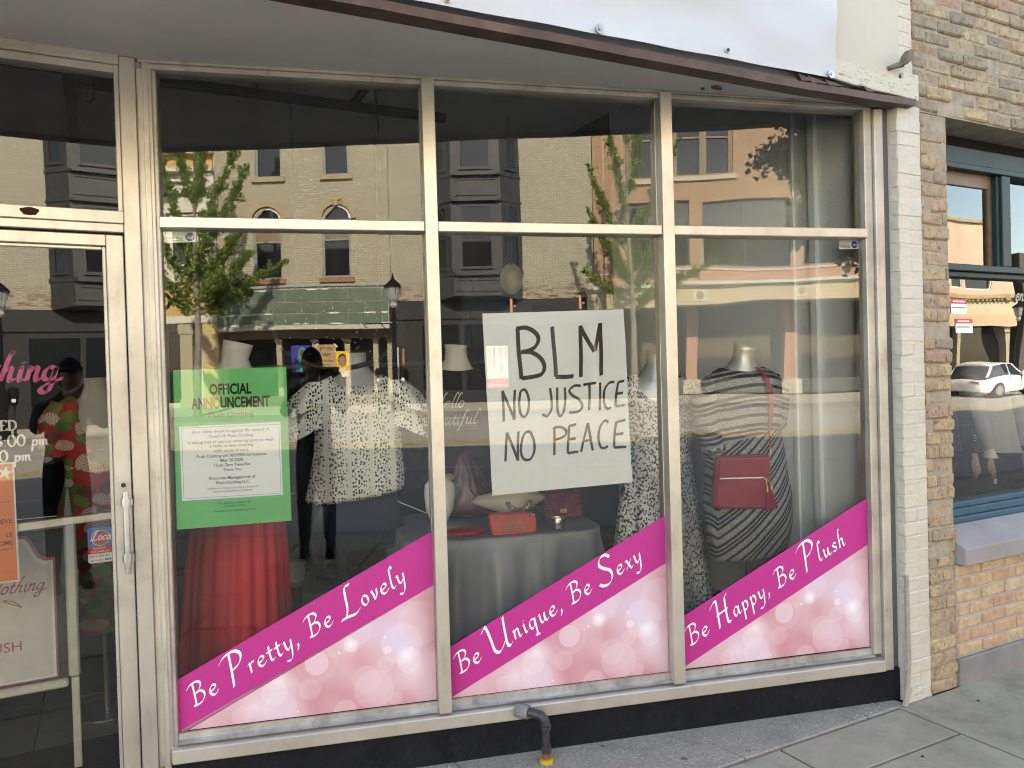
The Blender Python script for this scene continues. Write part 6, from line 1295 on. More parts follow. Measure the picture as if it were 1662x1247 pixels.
for nm, m_, i_, x1, zt, o_ in (('pink_border', flat('dusty_pink', (0.45, 0.14, 0.20), .5), 0, -3.612, 1.03, .0), ('white_line', white_m, .006, -3.62, 1.018, -.001), ('inner_panel', flat('sign_panel_grey', (0.62, 0.62, 0.64), .5), .012, -3.629, 1.006, -.002)):
    mb = MB(); mb.prism(AF, plate(i_, x1, zt), o_, o_+.0009); mb.obj(nm, m_, b)
pinkline = flat('dusk_pink_line', (0.42, 0.10, 0.17), .5)
mb = MB(); FA = lambda x, z, l=0.0: AF(x, z, -.0025-l)
script(mb, 'Clothing', -3.865, .80, .062, FA, .0035, .003, slant=.35); mb.tube([AF(-3.80, .775, -.004), AF(-3.765, .765, -.004), AF(-3.735, .735, -.004), AF(-3.80, .77, -.004)], .002, 4)
sans(mb, 'PLUSH', FA, -3.742, .558, h=.042, align='r', hscale=1.0); mb.obj('lettering', pinkline, b)
# ---- figures in the neighbour's window
NF = lambda x, z, o=0.0: Vector((x, .75+o, z))
shirt = worn('white_shirt_cloth', (0.52, 0.53, 0.55), (0.44, 0.45, 0.48), .8, 0, 5, bump=0); dark_grey = flat('charcoal_jacket', (0.035, 0.036, 0.042), .8)
flesh = flat('mannequin_flesh', (0.42, 0.27, 0.19), .5, v=.05)
def hand(F, x, z, o, parent, s_=1.0):
    mb = MB(); mb.loft([ring(F, z+.03*s_-q*.085*s_, x+q*.01, o-.01*q, .026*s_*(1+.25*q-.15*q*q), .013*s_, 12) for q in np.linspace(0, 1, 6)])
    for k in range(4):
        fx = x+.01+(-.021+.014*k)*s_; L_ = (.055, .068, .064, .05)[k]*s_; z1 = z-.053*s_
        mb.tube([F(fx, z1+.01, o-.01), F(fx+.002, z1-L_*.45, o-.016), F(fx+.003, z1-L_*.8, o-.008), F(fx+.003, z1-L_, o+.004)], [.0075*s_, .007*s_, .0065*s_, .005*s_], 7)
    mb.tube([F(x-.02*s_, z, o), F(x-.038*s_, z-.035*s_, o-.012), F(x-.034*s_, z-.075*s_, o-.016)], [.009*s_, .008*s_, .006*s_], 7)
    return mb.obj('hand', flesh, parent, smooth=True)
t = thing('mannequin', NF(1.95, .8, 0), 'mannequin in a loose white shirt with cuffed sleeves in the neighbouring window', 'mannequin', "figures in the neighbour's window")
loft('shirt', NF, [(1.62, 1.98, .1, .16, .1), (1.55, 1.98, .1, .22, .13), (1.3, 1.97, .08, .23, .16, dict(fold=[(.04, 7, 0)])), (1.1, 1.97, .08, .26, .18, dict(fold=[(.06, 7, .3)])), (1.02, 1.99, .08, .27, .19, dict(fold=[(.07, 7, .5)], tu=-.02))], shirt, t, 44, True, False)
sleeve('sleeve', NF, [(1.80, 1.54, .06), (1.76, 1.35, 0), (1.765, 1.18, -.04), (1.79, 1.06, -.07)], [.06, .066, .06, .05], shirt, t, 16)
loft('cuff', NF, [(1.075, 1.785, -.06, .042, .038), (1.0, 1.797, -.075, .054, .046)], white_m, t, 20, False, False)
hand(NF, 1.795, .975, -.075, t)
sleeve('sleeve', NF, [(2.16, 1.54, .06), (2.2, 1.35, 0), (2.2, 1.18, -.04), (2.19, 1.06, -.07)], [.06, .066, .06, .05], shirt, t, 16); hand(NF, 2.2, .985, -.07, t)
loft('trousers', NF, [(1.1, 1.98, .1, .19, .13), (.95, 1.98, .1, .2, .14), (.81, 1.98, .1, .2, .14)], black_cloth, t, 24)
mb = MB(); mb.tube([NF(1.82, .93, -.09), NF(1.826, .86, -.09)], .002, 4); mb.box(NF, 1.81, 1.842, .825, .86, -.092, -.088); mb.obj('price_tag', white_m, t)
t = thing('mannequin', NF(1.5, .8, 0), 'mannequin in a dark jacket with one bent hand behind the brick pier edge', 'mannequin', "figures in the neighbour's window")
loft('jacket', NF, [(1.62, 1.42, .1, .16, .1), (1.55, 1.42, .1, .22, .13), (1.3, 1.42, .1, .2, .15), (1.05, 1.44, .1, .22, .16)], dark_grey, t, 28)
sleeve('sleeve', NF, [(1.58, 1.54, .08), (1.63, 1.35, .02), (1.61, 1.15, -.05), (1.60, 1.06, -.08)], [.06, .06, .052, .046], dark_grey, t, 16)
mb = MB()
for k in range(7): mb.tube([NF(1.572+.006*k*.4, 1.16-.015*k, -.105), NF(1.60+.006*k*.4, 1.163-.015*k, -.107)], .002, 4)
mb.obj('cuff_stitching', white_m, t)
hand(NF, 1.61, 1.01, -.085, t, 1.1)
loft('trousers', NF, [(1.1, 1.44, .1, .18, .13), (.81, 1.44, .1, .19, .13)], black_cloth, t, 24)
for x, l in ((1.0, 'stacked folded dark clothes on the neighbouring window floor'),):
    b = thing('folded_clothes', NF(2.0, .8, -.2), 'dark folded garments lying on the neighbouring window floor', 'clothes')
    mb = MB(); mb.loft([[NF(2.15+q*.35*math.cos(a), .802+h_, -.25+q*.14*math.sin(a)) for a in np.linspace(0, 6.283, 21)[:-1]] for q, h_ in ((1, 0), (1, .02), (.85, .05), (.5, .06))]); mb.obj('stack', black_cloth, b, smooth=True)
# ================================================================== ON THE GLASS, BANNER, PIPE, PEOPLE, CARS
MARKER = [
 (0.017,[(1.448,1.848),(1.451,1.748),(1.459,1.624)]),
 (0.017,[(1.441,1.845),(1.489,1.848),(1.529,1.826),(1.543,1.797),(1.527,1.764),(1.493,1.747),(1.462,1.742)]),
 (0.017,[(1.462,1.742),(1.508,1.740),(1.548,1.714),(1.565,1.677),(1.554,1.645),(1.520,1.633),(1.460,1.626)]),
 (0.017,[(1.607,1.852),(1.613,1.745),(1.617,1.630)]),
 (0.017,[(1.615,1.629),(1.663,1.627),(1.699,1.630)]),
 (0.017,[(1.738,1.855),(1.736,1.742),(1.733,1.624)]),
 (0.017,[(1.736,1.852),(1.767,1.793),(1.800,1.737)]),
 (0.017,[(1.800,1.737),(1.817,1.799),(1.832,1.865)]),
 (0.017,[(1.832,1.865),(1.831,1.740),(1.829,1.629)]),
 (0.0105,[(1.372,1.575),(1.373,1.507),(1.373,1.439)]),
 (0.0105,[(1.372,1.573),(1.398,1.506),(1.422,1.446)]),
 (0.0105,[(1.422,1.446),(1.422,1.512),(1.428,1.577)]),
 (0.0105,[(1.455,1.570),(1.474,1.575),(1.488,1.539),(1.486,1.489),(1.470,1.457),(1.452,1.468),(1.444,1.512),(1.450,1.554),(1.455,1.570)]),
 (0.0105,[(1.587,1.579),(1.592,1.528),(1.591,1.485),(1.571,1.456),(1.549,1.464)]),
 (0.0105,[(1.620,1.581),(1.618,1.520),(1.622,1.469),(1.635,1.454),(1.651,1.482),(1.656,1.533),(1.655,1.580)]),
 (0.0105,[(1.730,1.585),(1.700,1.586),(1.676,1.565),(1.691,1.543),(1.721,1.524),(1.737,1.494),(1.719,1.471),(1.673,1.467)]),
 (0.0105,[(1.742,1.589),(1.773,1.593),(1.803,1.596)]),
 (0.0105,[(1.771,1.591),(1.771,1.529),(1.768,1.474)]),
 (0.0105,[(1.821,1.597),(1.821,1.535),(1.819,1.472)]),
 (0.0105,[(1.889,1.599),(1.862,1.592),(1.841,1.560),(1.840,1.505),(1.854,1.478),(1.873,1.483)]),
 (0.0105,[(1.909,1.598),(1.899,1.547),(1.894,1.488)]),
 (0.0105,[(1.909,1.597),(1.924,1.599),(1.938,1.601)]),
 (0.0105,[(1.901,1.543),(1.917,1.546),(1.932,1.547)]),
 (0.0105,[(1.894,1.488),(1.915,1.489),(1.939,1.491)]),
 (0.0105,[(1.386,1.392),(1.380,1.328),(1.377,1.264)]),
 (0.0105,[(1.386,1.391),(1.411,1.327),(1.434,1.264)]),
 (0.0105,[(1.434,1.264),(1.434,1.333),(1.438,1.393)]),
 (0.0105,[(1.468,1.385),(1.491,1.388),(1.506,1.351),(1.509,1.307),(1.491,1.269),(1.461,1.270),(1.448,1.303),(1.453,1.353),(1.468,1.385)]),
 (0.0105,[(1.602,1.406),(1.602,1.346),(1.601,1.280)]),
 (0.0105,[(1.602,1.404),(1.634,1.404),(1.657,1.387),(1.652,1.366),(1.625,1.353),(1.603,1.350)]),
 (0.0105,[(1.672,1.409),(1.668,1.351),(1.664,1.285)]),
 (0.0105,[(1.672,1.407),(1.687,1.410),(1.706,1.414)]),
 (0.0105,[(1.668,1.347),(1.685,1.349),(1.702,1.350)]),
 (0.0105,[(1.664,1.285),(1.687,1.288),(1.713,1.290)]),
 (0.0105,[(1.760,1.418),(1.743,1.354),(1.726,1.288)]),
 (0.0105,[(1.760,1.418),(1.771,1.353),(1.781,1.292)]),
 (0.0105,[(1.737,1.336),(1.754,1.338),(1.775,1.340)]),
 (0.0105,[(1.858,1.415),(1.841,1.424),(1.817,1.395),(1.810,1.344),(1.819,1.307),(1.838,1.301),(1.855,1.309)]),
 (0.0105,[(1.896,1.418),(1.888,1.363),(1.883,1.302)]),
 (0.0105,[(1.896,1.415),(1.919,1.420),(1.941,1.424)]),
 (0.0105,[(1.890,1.359),(1.910,1.361),(1.930,1.362)]),
 (0.0105,[(1.883,1.301),(1.912,1.301),(1.941,1.301)])]
# ---- vinyl strips
magenta = flat('magenta_vinyl', (0.46, 0.022, 0.22), .45, v=.03); vinyl_white = flat('white_vinyl_lettering', (0.82, 0.80, 0.83), .45, v=.02)
def bokeh(name, u0):
    g = N(name); s_ = g.sep(g.uv()); v2 = g.comb(g.math('SUBTRACT', s_[0], u0), s_[1], 0.0)
    base = g.ramp(g.noise(v2, 2.6, 2), [(.34, (0.52, 0.20, 0.23)), (.48, (0.60, 0.34, 0.38)), (.60, (0.63, 0.43, 0.50)), (.72, (0.60, 0.50, 0.66))])
    c = base
    for cx, cz, r, al in ((.78, .34, .085, .28), (.90, .52, .09, .30), (.55, .475, .05, .55), (.55, .475, .085, .15), (.52, .37, .045, .25), (.40, .31, .07, .28), (.38, .375, .055, .3), (.84, .50, .018, .8), (.83, .44, .038, .3), (.98, .60, .10, .22), (.75, .385, .06, .2), (.72, .59, .06, .2), (.25, .295, .04, .25), (.66, .262, .05, .3), (.93, .445, .055, .35), (.69, .535, .03, .45), (.87, .29, .03, .25), (.62, .56, .07, .22)):
        d = g.n('ShaderNodeVectorMath', operation='DISTANCE'); g.set(d, 0, v2); d.inputs[1].default_value = (cx, cz, 0)
        m_ = g.n('ShaderNodeMapRange'); m_.inputs[1].default_value = r*.93; m_.inputs[2].default_value = r; m_.inputs[3].default_value = al*.5; m_.inputs[4].default_value = 0; g.set(m_, 0, d.outputs['Value'])
        c = g.mix(m_.outputs[0], c, (0.86, 0.80, 0.88))
    for cx, cz, r, al in ((.69, .535, .05, .8), (.92, .47, .07, .75), (.40, .42, .12, .6), (.95, .40, .16, .45), (.3, .33, .13, .4), (.64, .51, .008, 1.2), (.83, .555, .008, 1.2), (.47, .285, .007, 1.2), (.94, .50, .008, 1.2)):
        d = g.n('ShaderNodeVectorMath', operation='DISTANCE'); g.set(d, 0, v2); d.inputs[1].default_value = (cx, cz, 0)
        f_ = g.math('MULTIPLY', g.math('POWER', g.math('MAXIMUM', g.math('SUBTRACT', 1.0, g.math('DIVIDE', d.outputs['Value'], r)), 0.0), 2.0), al)
        c = g.mix(g.math('MINIMUM', f_, 1.0), c, (0.88, 0.85, 0.92))
    g.base(c); return g.done(.45)
VO = .0385
for nm, lab, band, pink, u0, text, caps, s0, ln in (
    ('vinyl_strip', 'magenta and pink vinyl strip reading Be Pretty, Be Lovely in the left window', [(.012, .469), (1.042, .986), (1.042, .756), (.012, .246)], [(.0125, .2455), (1.042, .7555), (1.041, .264), (.0145, .264), (.0145, .2455)], 0.0, 'Be Pretty, Be Lovely', {3: (1.45, -.12), 14: (1.45, -.12)}, .105, .965),
    ('vinyl_strip', 'magenta and pink vinyl strip reading Be Unique, Be Sexy in the middle window', [(1.102, .482), (2.110, .980), (2.110, .763), (1.102, .264)], [(1.1025, .2635), (2.110, .7625), (2.109, .2635)], 1.09, 'Be Unique, Be Sexy', {3: (1.5, -.12), 14: (1.45, -.1)}, .085, .955),
    ('vinyl_strip', 'magenta and pink vinyl strip reading Be Happy, Be Plush in the right window', [(2.169, .500), (3.170, .993), (3.170, .765), (2.169, .266)], [(2.1695, .2655), (3.170, .7645), (3.169, .2655)], 2.157, 'Be Happy, Be Plush', {3: (1.4, -.08), 13: (1.5, -.08)}, .095, .93)):
    t = thing(nm, W(u0+.5, .26, VO), lab, 'vinyl decal', 'slogan strips along the window bottoms')
    mb = MB(); mb.prism(W, band, VO, VO+.0006); mb.obj('magenta_band', magenta, t)
    pk_ = [p for p in pink if True]
    if u0 == 0.0: pk_ = [(.0125, .2455+.018), (.05, .2645), (1.041, .2645), (1.042, .7555)]
    mb = MB(); mb.prism(W, pk_, VO, VO+.0006); mb.obj('pink_panel', bokeh('bokeh_print_%d' % int(u0*100), u0), t, uv=uvW)
    al = math.atan2(band[1][1]-band[0][1], band[1][0]-band[0][0]); bx, bz = band[3]
    run, w_ = write(text, lambda a, b_, l: (a, b_), .02, .1, .62, caps, slant=.12, gap=.085)
    sc = ln/w_
    def place(a, b_, l, sc=sc, bx=bx, bz=bz, al=al, s0=s0):
        s_, q = s0+a*sc, .070+b_*sc
        return W(bx+s_*math.cos(al)-q*math.sin(al), bz+s_*math.sin(al)+q*math.cos(al), VO-.0008-l)
    run2, _ = write(text, place, .020, .10, .62, caps, slant=.12, gap=.085)
    mb = MB(); run2(mb, 0.0); mb.obj('slogan_lettering', vinyl_white, t, recalc=True)
# ---- handwritten paper
paper_m = worn('white_paper_sheet', (0.89, 0.92, 0.98), (0.85, 0.88, 0.94), .8, 0, 2, bump=.12, bsc=9)
t = thing('paper_sign', W(1.63, 1.12, .06), 'large white paper sheet hand lettered BLM NO JUSTICE NO PEACE in the middle window', 'sign')
def pap(i, j):
    tl, tr, br, bl = (1.293, 1.913), (1.944, 1.926), (1.968, 1.138), (1.314, 1.117)
    u = (tl[0]*(1-i)+tr[0]*i)*(1-j)+(bl[0]*(1-i)+br[0]*i)*j; z = (tl[1]*(1-i)+tr[1]*i)*(1-j)+(bl[1]*(1-i)+br[1]*i)*j
    return u, z, .0635+.004*math.sin(j*7+i*3)+.0016*math.sin(j*31+i*5)+.0012*math.sin(i*17+j*6)+.004*(i > .9)*(j > .8)
mb = MB(); mb.grid(lambda i, j: W(*pap(i, j)), 24, 40); mb.grid(lambda i, j: W(pap(i, j)[0], pap(i, j)[1], pap(i, j)[2]+.0006), 24, 40); mb.obj('sheet', paper_m, t, smooth=True)
def on_paper(u, z, l=0.0):
    i = min(1, max(0, (u-1.30)/.66)); j = min(1, max(0, (1.92-z)/.79)); return W(u, z, pap(i, j)[2]-.0012-l)
mb = MB()
for k, (w_, st) in enumerate(MARKER):
    ribbon(mb, st, on_paper, w_*.85, w_*.35, .9, .00006*k)
mb.obj('marker_lettering', flat('black_marker', (0.018, 0.016, 0.016), .6), t)
# ---- green notice
t = thing('notice', W(.25, 1.06, .06), 'bright green official announcement notice with a white text sheet in the left window', 'notice')
mb = MB(); mb.prism(W, [(.032, 1.700), (.465, 1.701), (.467, 1.069), (.026, 1.063)], .0575, .0585); mb.obj('green_card', flat('green_card', (0.11, 0.50, 0.16), .6, v=.03), t)
mb = MB(); mb.prism(W, [(.048, 1.473), (.436, 1.477), (.436, 1.178), (.050, 1.177)], .0565, .0572); sh = mb.obj('white_sheet', paper_m, t)
mb = MB()
for q in ((.056, .430, 1.4665, 1.468), (.056, .430, 1.184, 1.1855), (.056, .0575, 1.1856, 1.4664), (.4285, .430, 1.1856, 1.4664)): mb.box(W, *q, .0559, .0564)
mb.obj('sheet_border', flat('violet_line', (0.30, 0.25, 0.45), .6), sh)
GZ = lambda cy: 1.70-(cy-31)*.000545
FG = lambda u, z, l=0.0: W(u, z, .0569-l)
mb = MB(); sans(mb, 'OFFICIAL', FG, .246, GZ(217), w=.161, h=.042, align='c', offset=.035); sans(mb, 'ANNOUNCEMENT', FG, .246, GZ(320), w=.302, h=.044, align='c', offset=.035); mb.obj('headline', black_m, t)
mb = MB(); sans(mb, 'Plush Clothing', FG, .246, GZ(386), w=.17, align='c', offset=.006); mb.obj('shop_name', flat('brown_ink', (0.12, 0.09, 0.03), .7), t)
FS = lambda u, z, l=0.0: W(u, z, .0558-l); ink = flat('grey_ink', (0.09, 0.09, 0.10), .7); inkd = flat('dark_ink', (0.02, 0.02, 0.025), .7)
mb = MB(); mb2 = MB()
for s_, cy, w_, bd in (('As a safety measure against the spread of', 500, 555, 0), ('Covid-19, Plush Clothing', 538, 318, 0), ('is asking that all patrons entering store to wear', 578, 620, 0), ('a mask or face covering', 609, 315, 0), ('while inside of store.', 645, 255, 0), ('Plush Clothing will REOPEN for business', 683, 505, 1), ('May 26,2020', 718, 165, 1), ('11am-7pm Tues-Sat', 753, 260, 1), ('Thank You', 788, 132, 1), ('From the Management of', 848, 335, 1), ('Plush Clothing LLC', 883, 240, 1), ('*Subject to change according to enhanced', 920, 370, 0), ('community quarantine guidelines.', 943, 290, 0)):
    sans(mb2 if bd else mb, s_, FS, .243, GZ(cy), w=w_*.000531, align='c', offset=.012 if bd else .002)
mb.obj('notice_text', ink, sh); mb2.obj('bold_notice_text', inkd, sh)
mb = MB()
for s_, cy, w_ in (('For inquiries, please call', 1032, 235), ('(262)456-0370', 1058, 150), ('www.plushclothingstore.com', 1090, 300)): sans(mb, s_, FG, .246, GZ(cy), w=w_*.000531, align='c', offset=.006)
mb.obj('footer_text', flat('dark_green_ink', (0.012, 0.06, 0.02), .7), t)
# ---- alarm stickers
blue_ink = flat('blue_ink', (0.02, 0.045, 0.33), .5)
for lab, pts, c in (('white alarm company sticker with blue octagon high in the left window', [(.018, 2.2505), (.135, 2.2515), (.134, 2.210), (.016, 2.204)], (.018, .135, 2.207, 2.25)), ('white alarm company sticker with blue octagon in the right window corner', [(3.060, 2.2505), (3.168, 2.2515), (3.168, 2.209), (3.060, 2.206)], (3.06, 3.168, 2.207, 2.25))):
    t = thing('alarm_sticker', W(pts[0][0], 2.2, .05), lab, 'sticker', 'alarm stickers on the window panes')
    mb = MB(); mb.prism(W, pts, .0555, .0560); mb.obj('label', white_m, t)
    F_ = lambda u, z, l=0.0: W(u, z, .0549-l); a, b, z0, z1 = c; L = b-a
    mb = MB(); mb.prism(W, [(b-.022*1.05+.0185*math.cos(math.pi/8+k*math.pi/4), 2.229+.0185*math.sin(math.pi/8+k*math.pi/4)) for k in range(8)], .0550, .0554); oc = mb.obj('octagon', blue_ink, t)
    mb = MB(); sans(mb, 'secured by', F_, a+.006, z0+.012, w=L*.52, offset=.01); mb.box(W, a+.006, a+.006+L*.54, z0+.007, z0+.0083, .0550, .0554); mb.obj('text', blue_ink, t)
    mb = MB(); sans(mb, 'ADT', lambda u, z, l=0.0: W(u+(z-2.22)*.25, z, .0546-l), b-.0231, 2.2225, w=.026, align='c', offset=.02); mb.obj('octagon_text', white_m, oc)
# ---- door graphics
DG = lambda x, z, l=0.0: D(x, z, .054-l)
t = thing('script_decal', D(-3.8, 1.66, .05), 'pink brush script shop name on the door glass', 'lettering'); mb = MB()
pinkv = flat('pink_vinyl', (0.62, 0.07, 0.28), .5)
run, w_ = write('Clothing', lambda a, b_, l: (a, b_), .1, .1, .7, None, .3)
script(mb, 'Clothing', -3.556-w_*.108, 1.672, .108, DG, .0075, .012, slant=.2, ang=.6); mb.obj('lettering', pinkv, t)
t = thing('opening_hours', D(-3.7, 1.38, .05), 'white serif opening hours lettering on the door glass', 'lettering'); mb = MB()
for s_, xr_, zb, sc in (('ED', -3.692, 1.492, .036), ('8:00 pm', -3.592, 1.432, .046), ('0 pm', -3.648, 1.377, .046)):
    run, w_ = write(s_, lambda a, b_, l: (a, b_), .05, .12, .25, None, 0, .03); script(mb, s_, xr_-w_*sc, zb, sc, DG, .0028, .0045, slant=0, gap=.03, ang=.25)
mb.obj('lettering', white_m, t)
t = thing('poster', D(-3.8, .93, .05), 'orange sale poster with white edge and star at the left of the door', 'poster')
mb = MB(); mb.prism(D, [(-4.1, 1.372), (-3.707, 1.375), (-3.703, .935), (-4.1, .931)], .0552, .0560); mb.obj('white_edge', white_m, t)
mb = MB(); mb.prism(D, [(-4.1, 1.366), (-3.712, 1.369), (-3.708, .941), (-4.1, .937)], .0545, .0550); mb.obj('orange_panel', flat('orange_print', (0.72, 0.20, 0.055), .6, v=.04), t)
DP = lambda x, z, l=0.0: D(x, z, .0541-l)
mb = MB(); mb.prism(D, [(-3.735+(.026 if k % 2 == 0 else .010)*math.sin(k*math.pi/5+.2), 1.337+(.026 if k % 2 == 0 else .010)*math.cos(k*math.pi/5+.2)) for k in range(10)], .0538, .0543); mb.obj('star', white_m, t)
mb = MB()
for s_, z, h in (('SLEEVE', 1.152, .016), ('LE', 1.103, .015), ('OME', 1.073, .015)): sans(mb, s_, DP, -3.719, z, h=h, align='r', offset=.02)
for z in (1.228, 1.056): mb.box(D, -4.05, -3.722, z, z+.0025, .0538, .0543)
mb.obj('print', flat('brown_print', (0.14, 0.04, 0.015), .6), t)
t = thing('sticker', D(-3.43, .97, .05), 'blue red and white local shopping sticker low on the door glass', 'sticker')
DS = lambda x, z, l=0.0: D(x, z, .0530-l)
mb = MB(); mb.prism(D, [(-3.4785, 1.03), (-3.4785, 1.097), (-3.473, 1.1025), (-3.398, 1.1025), (-3.398, 1.03)], .0545, .0552); mb.obj('blue_field', flat('sky_blue_print', (0.07, 0.20, 0.62), .5), t)
mb = MB(); mb.box(D, -3.4785, -3.398, 1.003, 1.0298, .0545, .0552); mb.obj('red_field', flat('red_print', (0.55, 0.03, 0.04), .5), t)
mb = MB(); mb.prism(D, [(-3.4785, 1.0028), (-3.398, 1.0028), (-3.398, .968), (-3.473, .968), (-3.4785, .973)], .0545, .0552); mb.obj('white_field', white_m, t)
for nm, r_, o_, m_ in (('ring', .033, .0541, black_m), ('ring', .031, .0538, white_m), ('disc', .0285, .0535, flat('brick_red_print', (0.42, 0.09, 0.05), .5))):
    mb = MB(); mb.prism(D, [(-3.435+r_*1.05*math.cos(a), 1.063+r_*math.sin(a)) for a in np.linspace(0, 2*math.pi, 29)[:-1]], o_, o_+.0003); mb.obj(nm, m_, t)
mb = MB(); script(mb, 'Local', -3.467, 1.055, .034, DS, .0034, .0012, slant=.25); sans(mb, 'FIND IT ON', DS, -3.44, 1.020, w=.042, align='c', offset=.02); sans(mb, 'RelyLocalMR.com', DS, -3.438, 1.0085, w=.06, align='c', offset=.02); mb.obj('white_lettering', white_m, t)
mb = MB(); sans(mb, 'RELY', DS, -3.435, 1.080, w=.02, align='c', offset=.03); sans(mb, 'SEARCH - SHOP - SAVE', DS, -3.438, .991, w=.068, align='c', offset=.02); mb.obj('black_lettering', black_m, t)
mb = MB(); sans(mb, '262-520-RELY', DS, -3.449, .975, w=.046, align='c', offset=.02); mb.obj('red_lettering', MATS['red_print'], t)
mb = MB()
for k in range(3): mb.box(D, -3.422+k*.008, -3.4165+k*.008, .975, .9815, .0535, .0543)
mb.obj('icons', blue_ink, t)
# notices on the neighbour's glass
for lab, (x0, x1, z0, z1) in (('small white paper notice with red heading, upper one on the neighbouring glass', (.648, .785, 1.905, 1.985)), ('small white paper notice with red heading, lower one on the neighbouring glass', (.685, .835, 1.80, 1.878))):
    t = thing('paper_notice', S(x0, z0, .17), lab, 'notice', 'red headed notices on the neighbouring glass'); F_ = lambda x, z, l=0.0: S(x, z, .1735-l)
    mb = MB(); mb.box(S, x0, x1, z0, z1-.026, .1742, .1748); mb.obj('sheet', white_m, t)
    mb = MB(); mb.box(S, x0, x1, z1-.0258, z1, .1742, .1748); mb.obj('heading', MATS['red_print'], t)
    mb = MB()
    for k in range(7): mb.box(S, x0+.018+.015*k, x0+.029+.015*k, z1-.018, z1-.009, .1735, .174)
    mb.obj('heading_marks', white_m, t)
    mb = MB()
    for k in range(8): mb.box(S, x0+.012+.014*k, x0+.022+.014*k, z0+.030, z0+.036, .1735, .174)
    mb.obj('text_marks', ink, t)
t = thing('window_script', S(1.25, 2.0, .17), 'faint grey script lettering at the edge of the neighbouring window', 'lettering'); mb = MB()
script(mb, 'enn', 1.235, 1.985, .085, lambda x, z, l=0.0: S(x, z, .1735-l), .006, .004, slant=.3); mb.obj('lettering', flat('grey_vinyl', (0.35, 0.36, 0.34), .5), t)
# ---- banner over the shop
vin = N('white_banner_vinyl'); _v = vin.obj()
vin.base(vin.mix(vin.ramp(vin.noise(_v, 1.5, 3), [(.4, (0, 0, 0)), (.7, (1, 1, 1))]), (0.47, 0.475, 0.50), (0.43, 0.435, 0.46))); vin_m = vin.done(.5)
t = thing('banner', S(-2.5, 2.9, -.05), 'blank white vinyl banner stretched over the shop front above the brown board', 'banner')
def ban(i, j):
    x = -6.4+(6.4-.492)*i; zb = float(np.interp(x, [-6.4, -2.7, -1.9, -.7, -.49], [2.86, 2.868, 2.888, 2.908, 2.916]))
    z = zb+(4.6-zb)*j*j**.3
    y = -.06-.026*math.sin(x*1.7+j*11)*min(1, j*3)-.014*math.sin(x*4.1-j*17)*min(1, j*4)-.006*math.sin(x*9+j*23)*min(1, j*4)-.003*math.sin(x*15)*(1-j)
    if i > .999: x += .012*math.sin(j*25)-.004
    return Vector((x, y, z))
mb = MB(); mb.grid(ban, 110, 36); mb.grid(lambda i, j: ban(i, j)+Vector((0, .002, 0)), 110, 36); mb.obj('vinyl_sheet', vin_m, t, smooth=True)
for x, z, kind in ((-2.355, 2.895, 'o'), (-1.749, 2.906, 's'), (-1.13, 2.93, 'o'), (-.53, 2.925, 's')):
    mb = MB(); mb.tube([S(x, z, -.066), S(x, z, -.071)], .019 if kind == 's' else .010, 16); mb.obj('grommet', silver if kind == 's' else flat('rusty_grommet', (0.5, 0.42, 0.3), .6), t)
    mb = MB(); mb.tube([S(x, z, -.0712), S(x, z, -.076)], .007 if kind == 's' else .006, 10); mb.obj('screw', silver if kind == 's' else dark_metal, t)
# ---- gas pipe
t = thing('gas_pipe', (-1.79, .42, 0), 'short dark gas pipe with elbow, grey cap and yellow collar by the black bulkhead', 'pipe')
px, py = -1.795, .40
blue_black = worn('worn_black_pipe', (0.03, 0.034, 0.042), (0.055, 0.05, 0.045), .5, .3, 22, (0.17, 0.10, 0.06), 15, .3, 60, damt=.7)
mb = MB(); mb.tube([(px, py, .055), (px, py, .16)], .0165, 14); mb.tube([(px, py, .044), (px, py, .074)], .0225, 8); mb.tube([(px, py, .138), (px, py, .146)], .0215, 14); mb.tube([(px, py, .148), (px, py, .158)], .023, 14)
for k in range(4): mb.tube([(px, py, .077+k*.004), (px, py, .0795+k*.004)], .0178, 14)
mb.tube([(px, py, .158), (px-.002, py+.003, .18), (px-.012, py+.016, .196), (px-.03, py+.035, .202), (px-.05, py+.055, .204)], [.021, .0215, .021, .0195, .0185], 14); mb.obj('pipe', blue_black, t, smooth=False)
mb = MB(); mb.tube([(px, py, .016), (px, py, .056)], .0175, 14); mb.obj('rusty_riser', flat('rust_brown', (0.20, 0.09, 0.05), .8), t)
mb = MB(); mb.tube([(px, py, -.01), (px, py, .018)], .03, 16); mb.obj('collar', worn('yellow_plastic', (0.60, 0.37, 0.02), (0.48, 0.30, 0.03), .55, 0, 30, (0.12, 0.09, 0.05), 25, .3, 80), t)
mb = MB(); mb.tube([(px-.05, py+.055, .204), (px-.066, py+.075, .205), (px-.085, py+.10, .206)], [.029, .031, .028], 14); mb.obj('cap', worn('grey_sealant', (0.25, 0.24, 0.24), (0.17, 0.165, 0.16), .8, 0, 30, (0.06, 0.05, 0.05), 25, .5, 60), t)
# scraps of litter
for i, (x, y) in enumerate([(-1.5, .33), (-1.42, .2), (-2.2, .45), (-1.25, .36)]):
    pass
mb = MB(); rg = random.Random(9)
for k in range(80):
    x = rg.uniform(-2.6, -.1); y = rg.uniform(0.02, max(.05, wl(x)-.03)); r_ = rg.uniform(.002, .006)
    mb.loft([[Vector((x+q*r_*math.cos(a), y+q*r_*math.sin(a)*.7, .003+h_*r_)) for a in np.linspace(0, 6.283, 6)[:-1]] for q, h_ in ((1, 0), (.8, .5), (.2, .7))], cap0=False)
tag(mb.obj('grit', flat('pale_grit', (0.38, 0.36, 0.33), .9)), 'pale grit and chips scattered on the concrete strip', 'grit', kind='stuff')

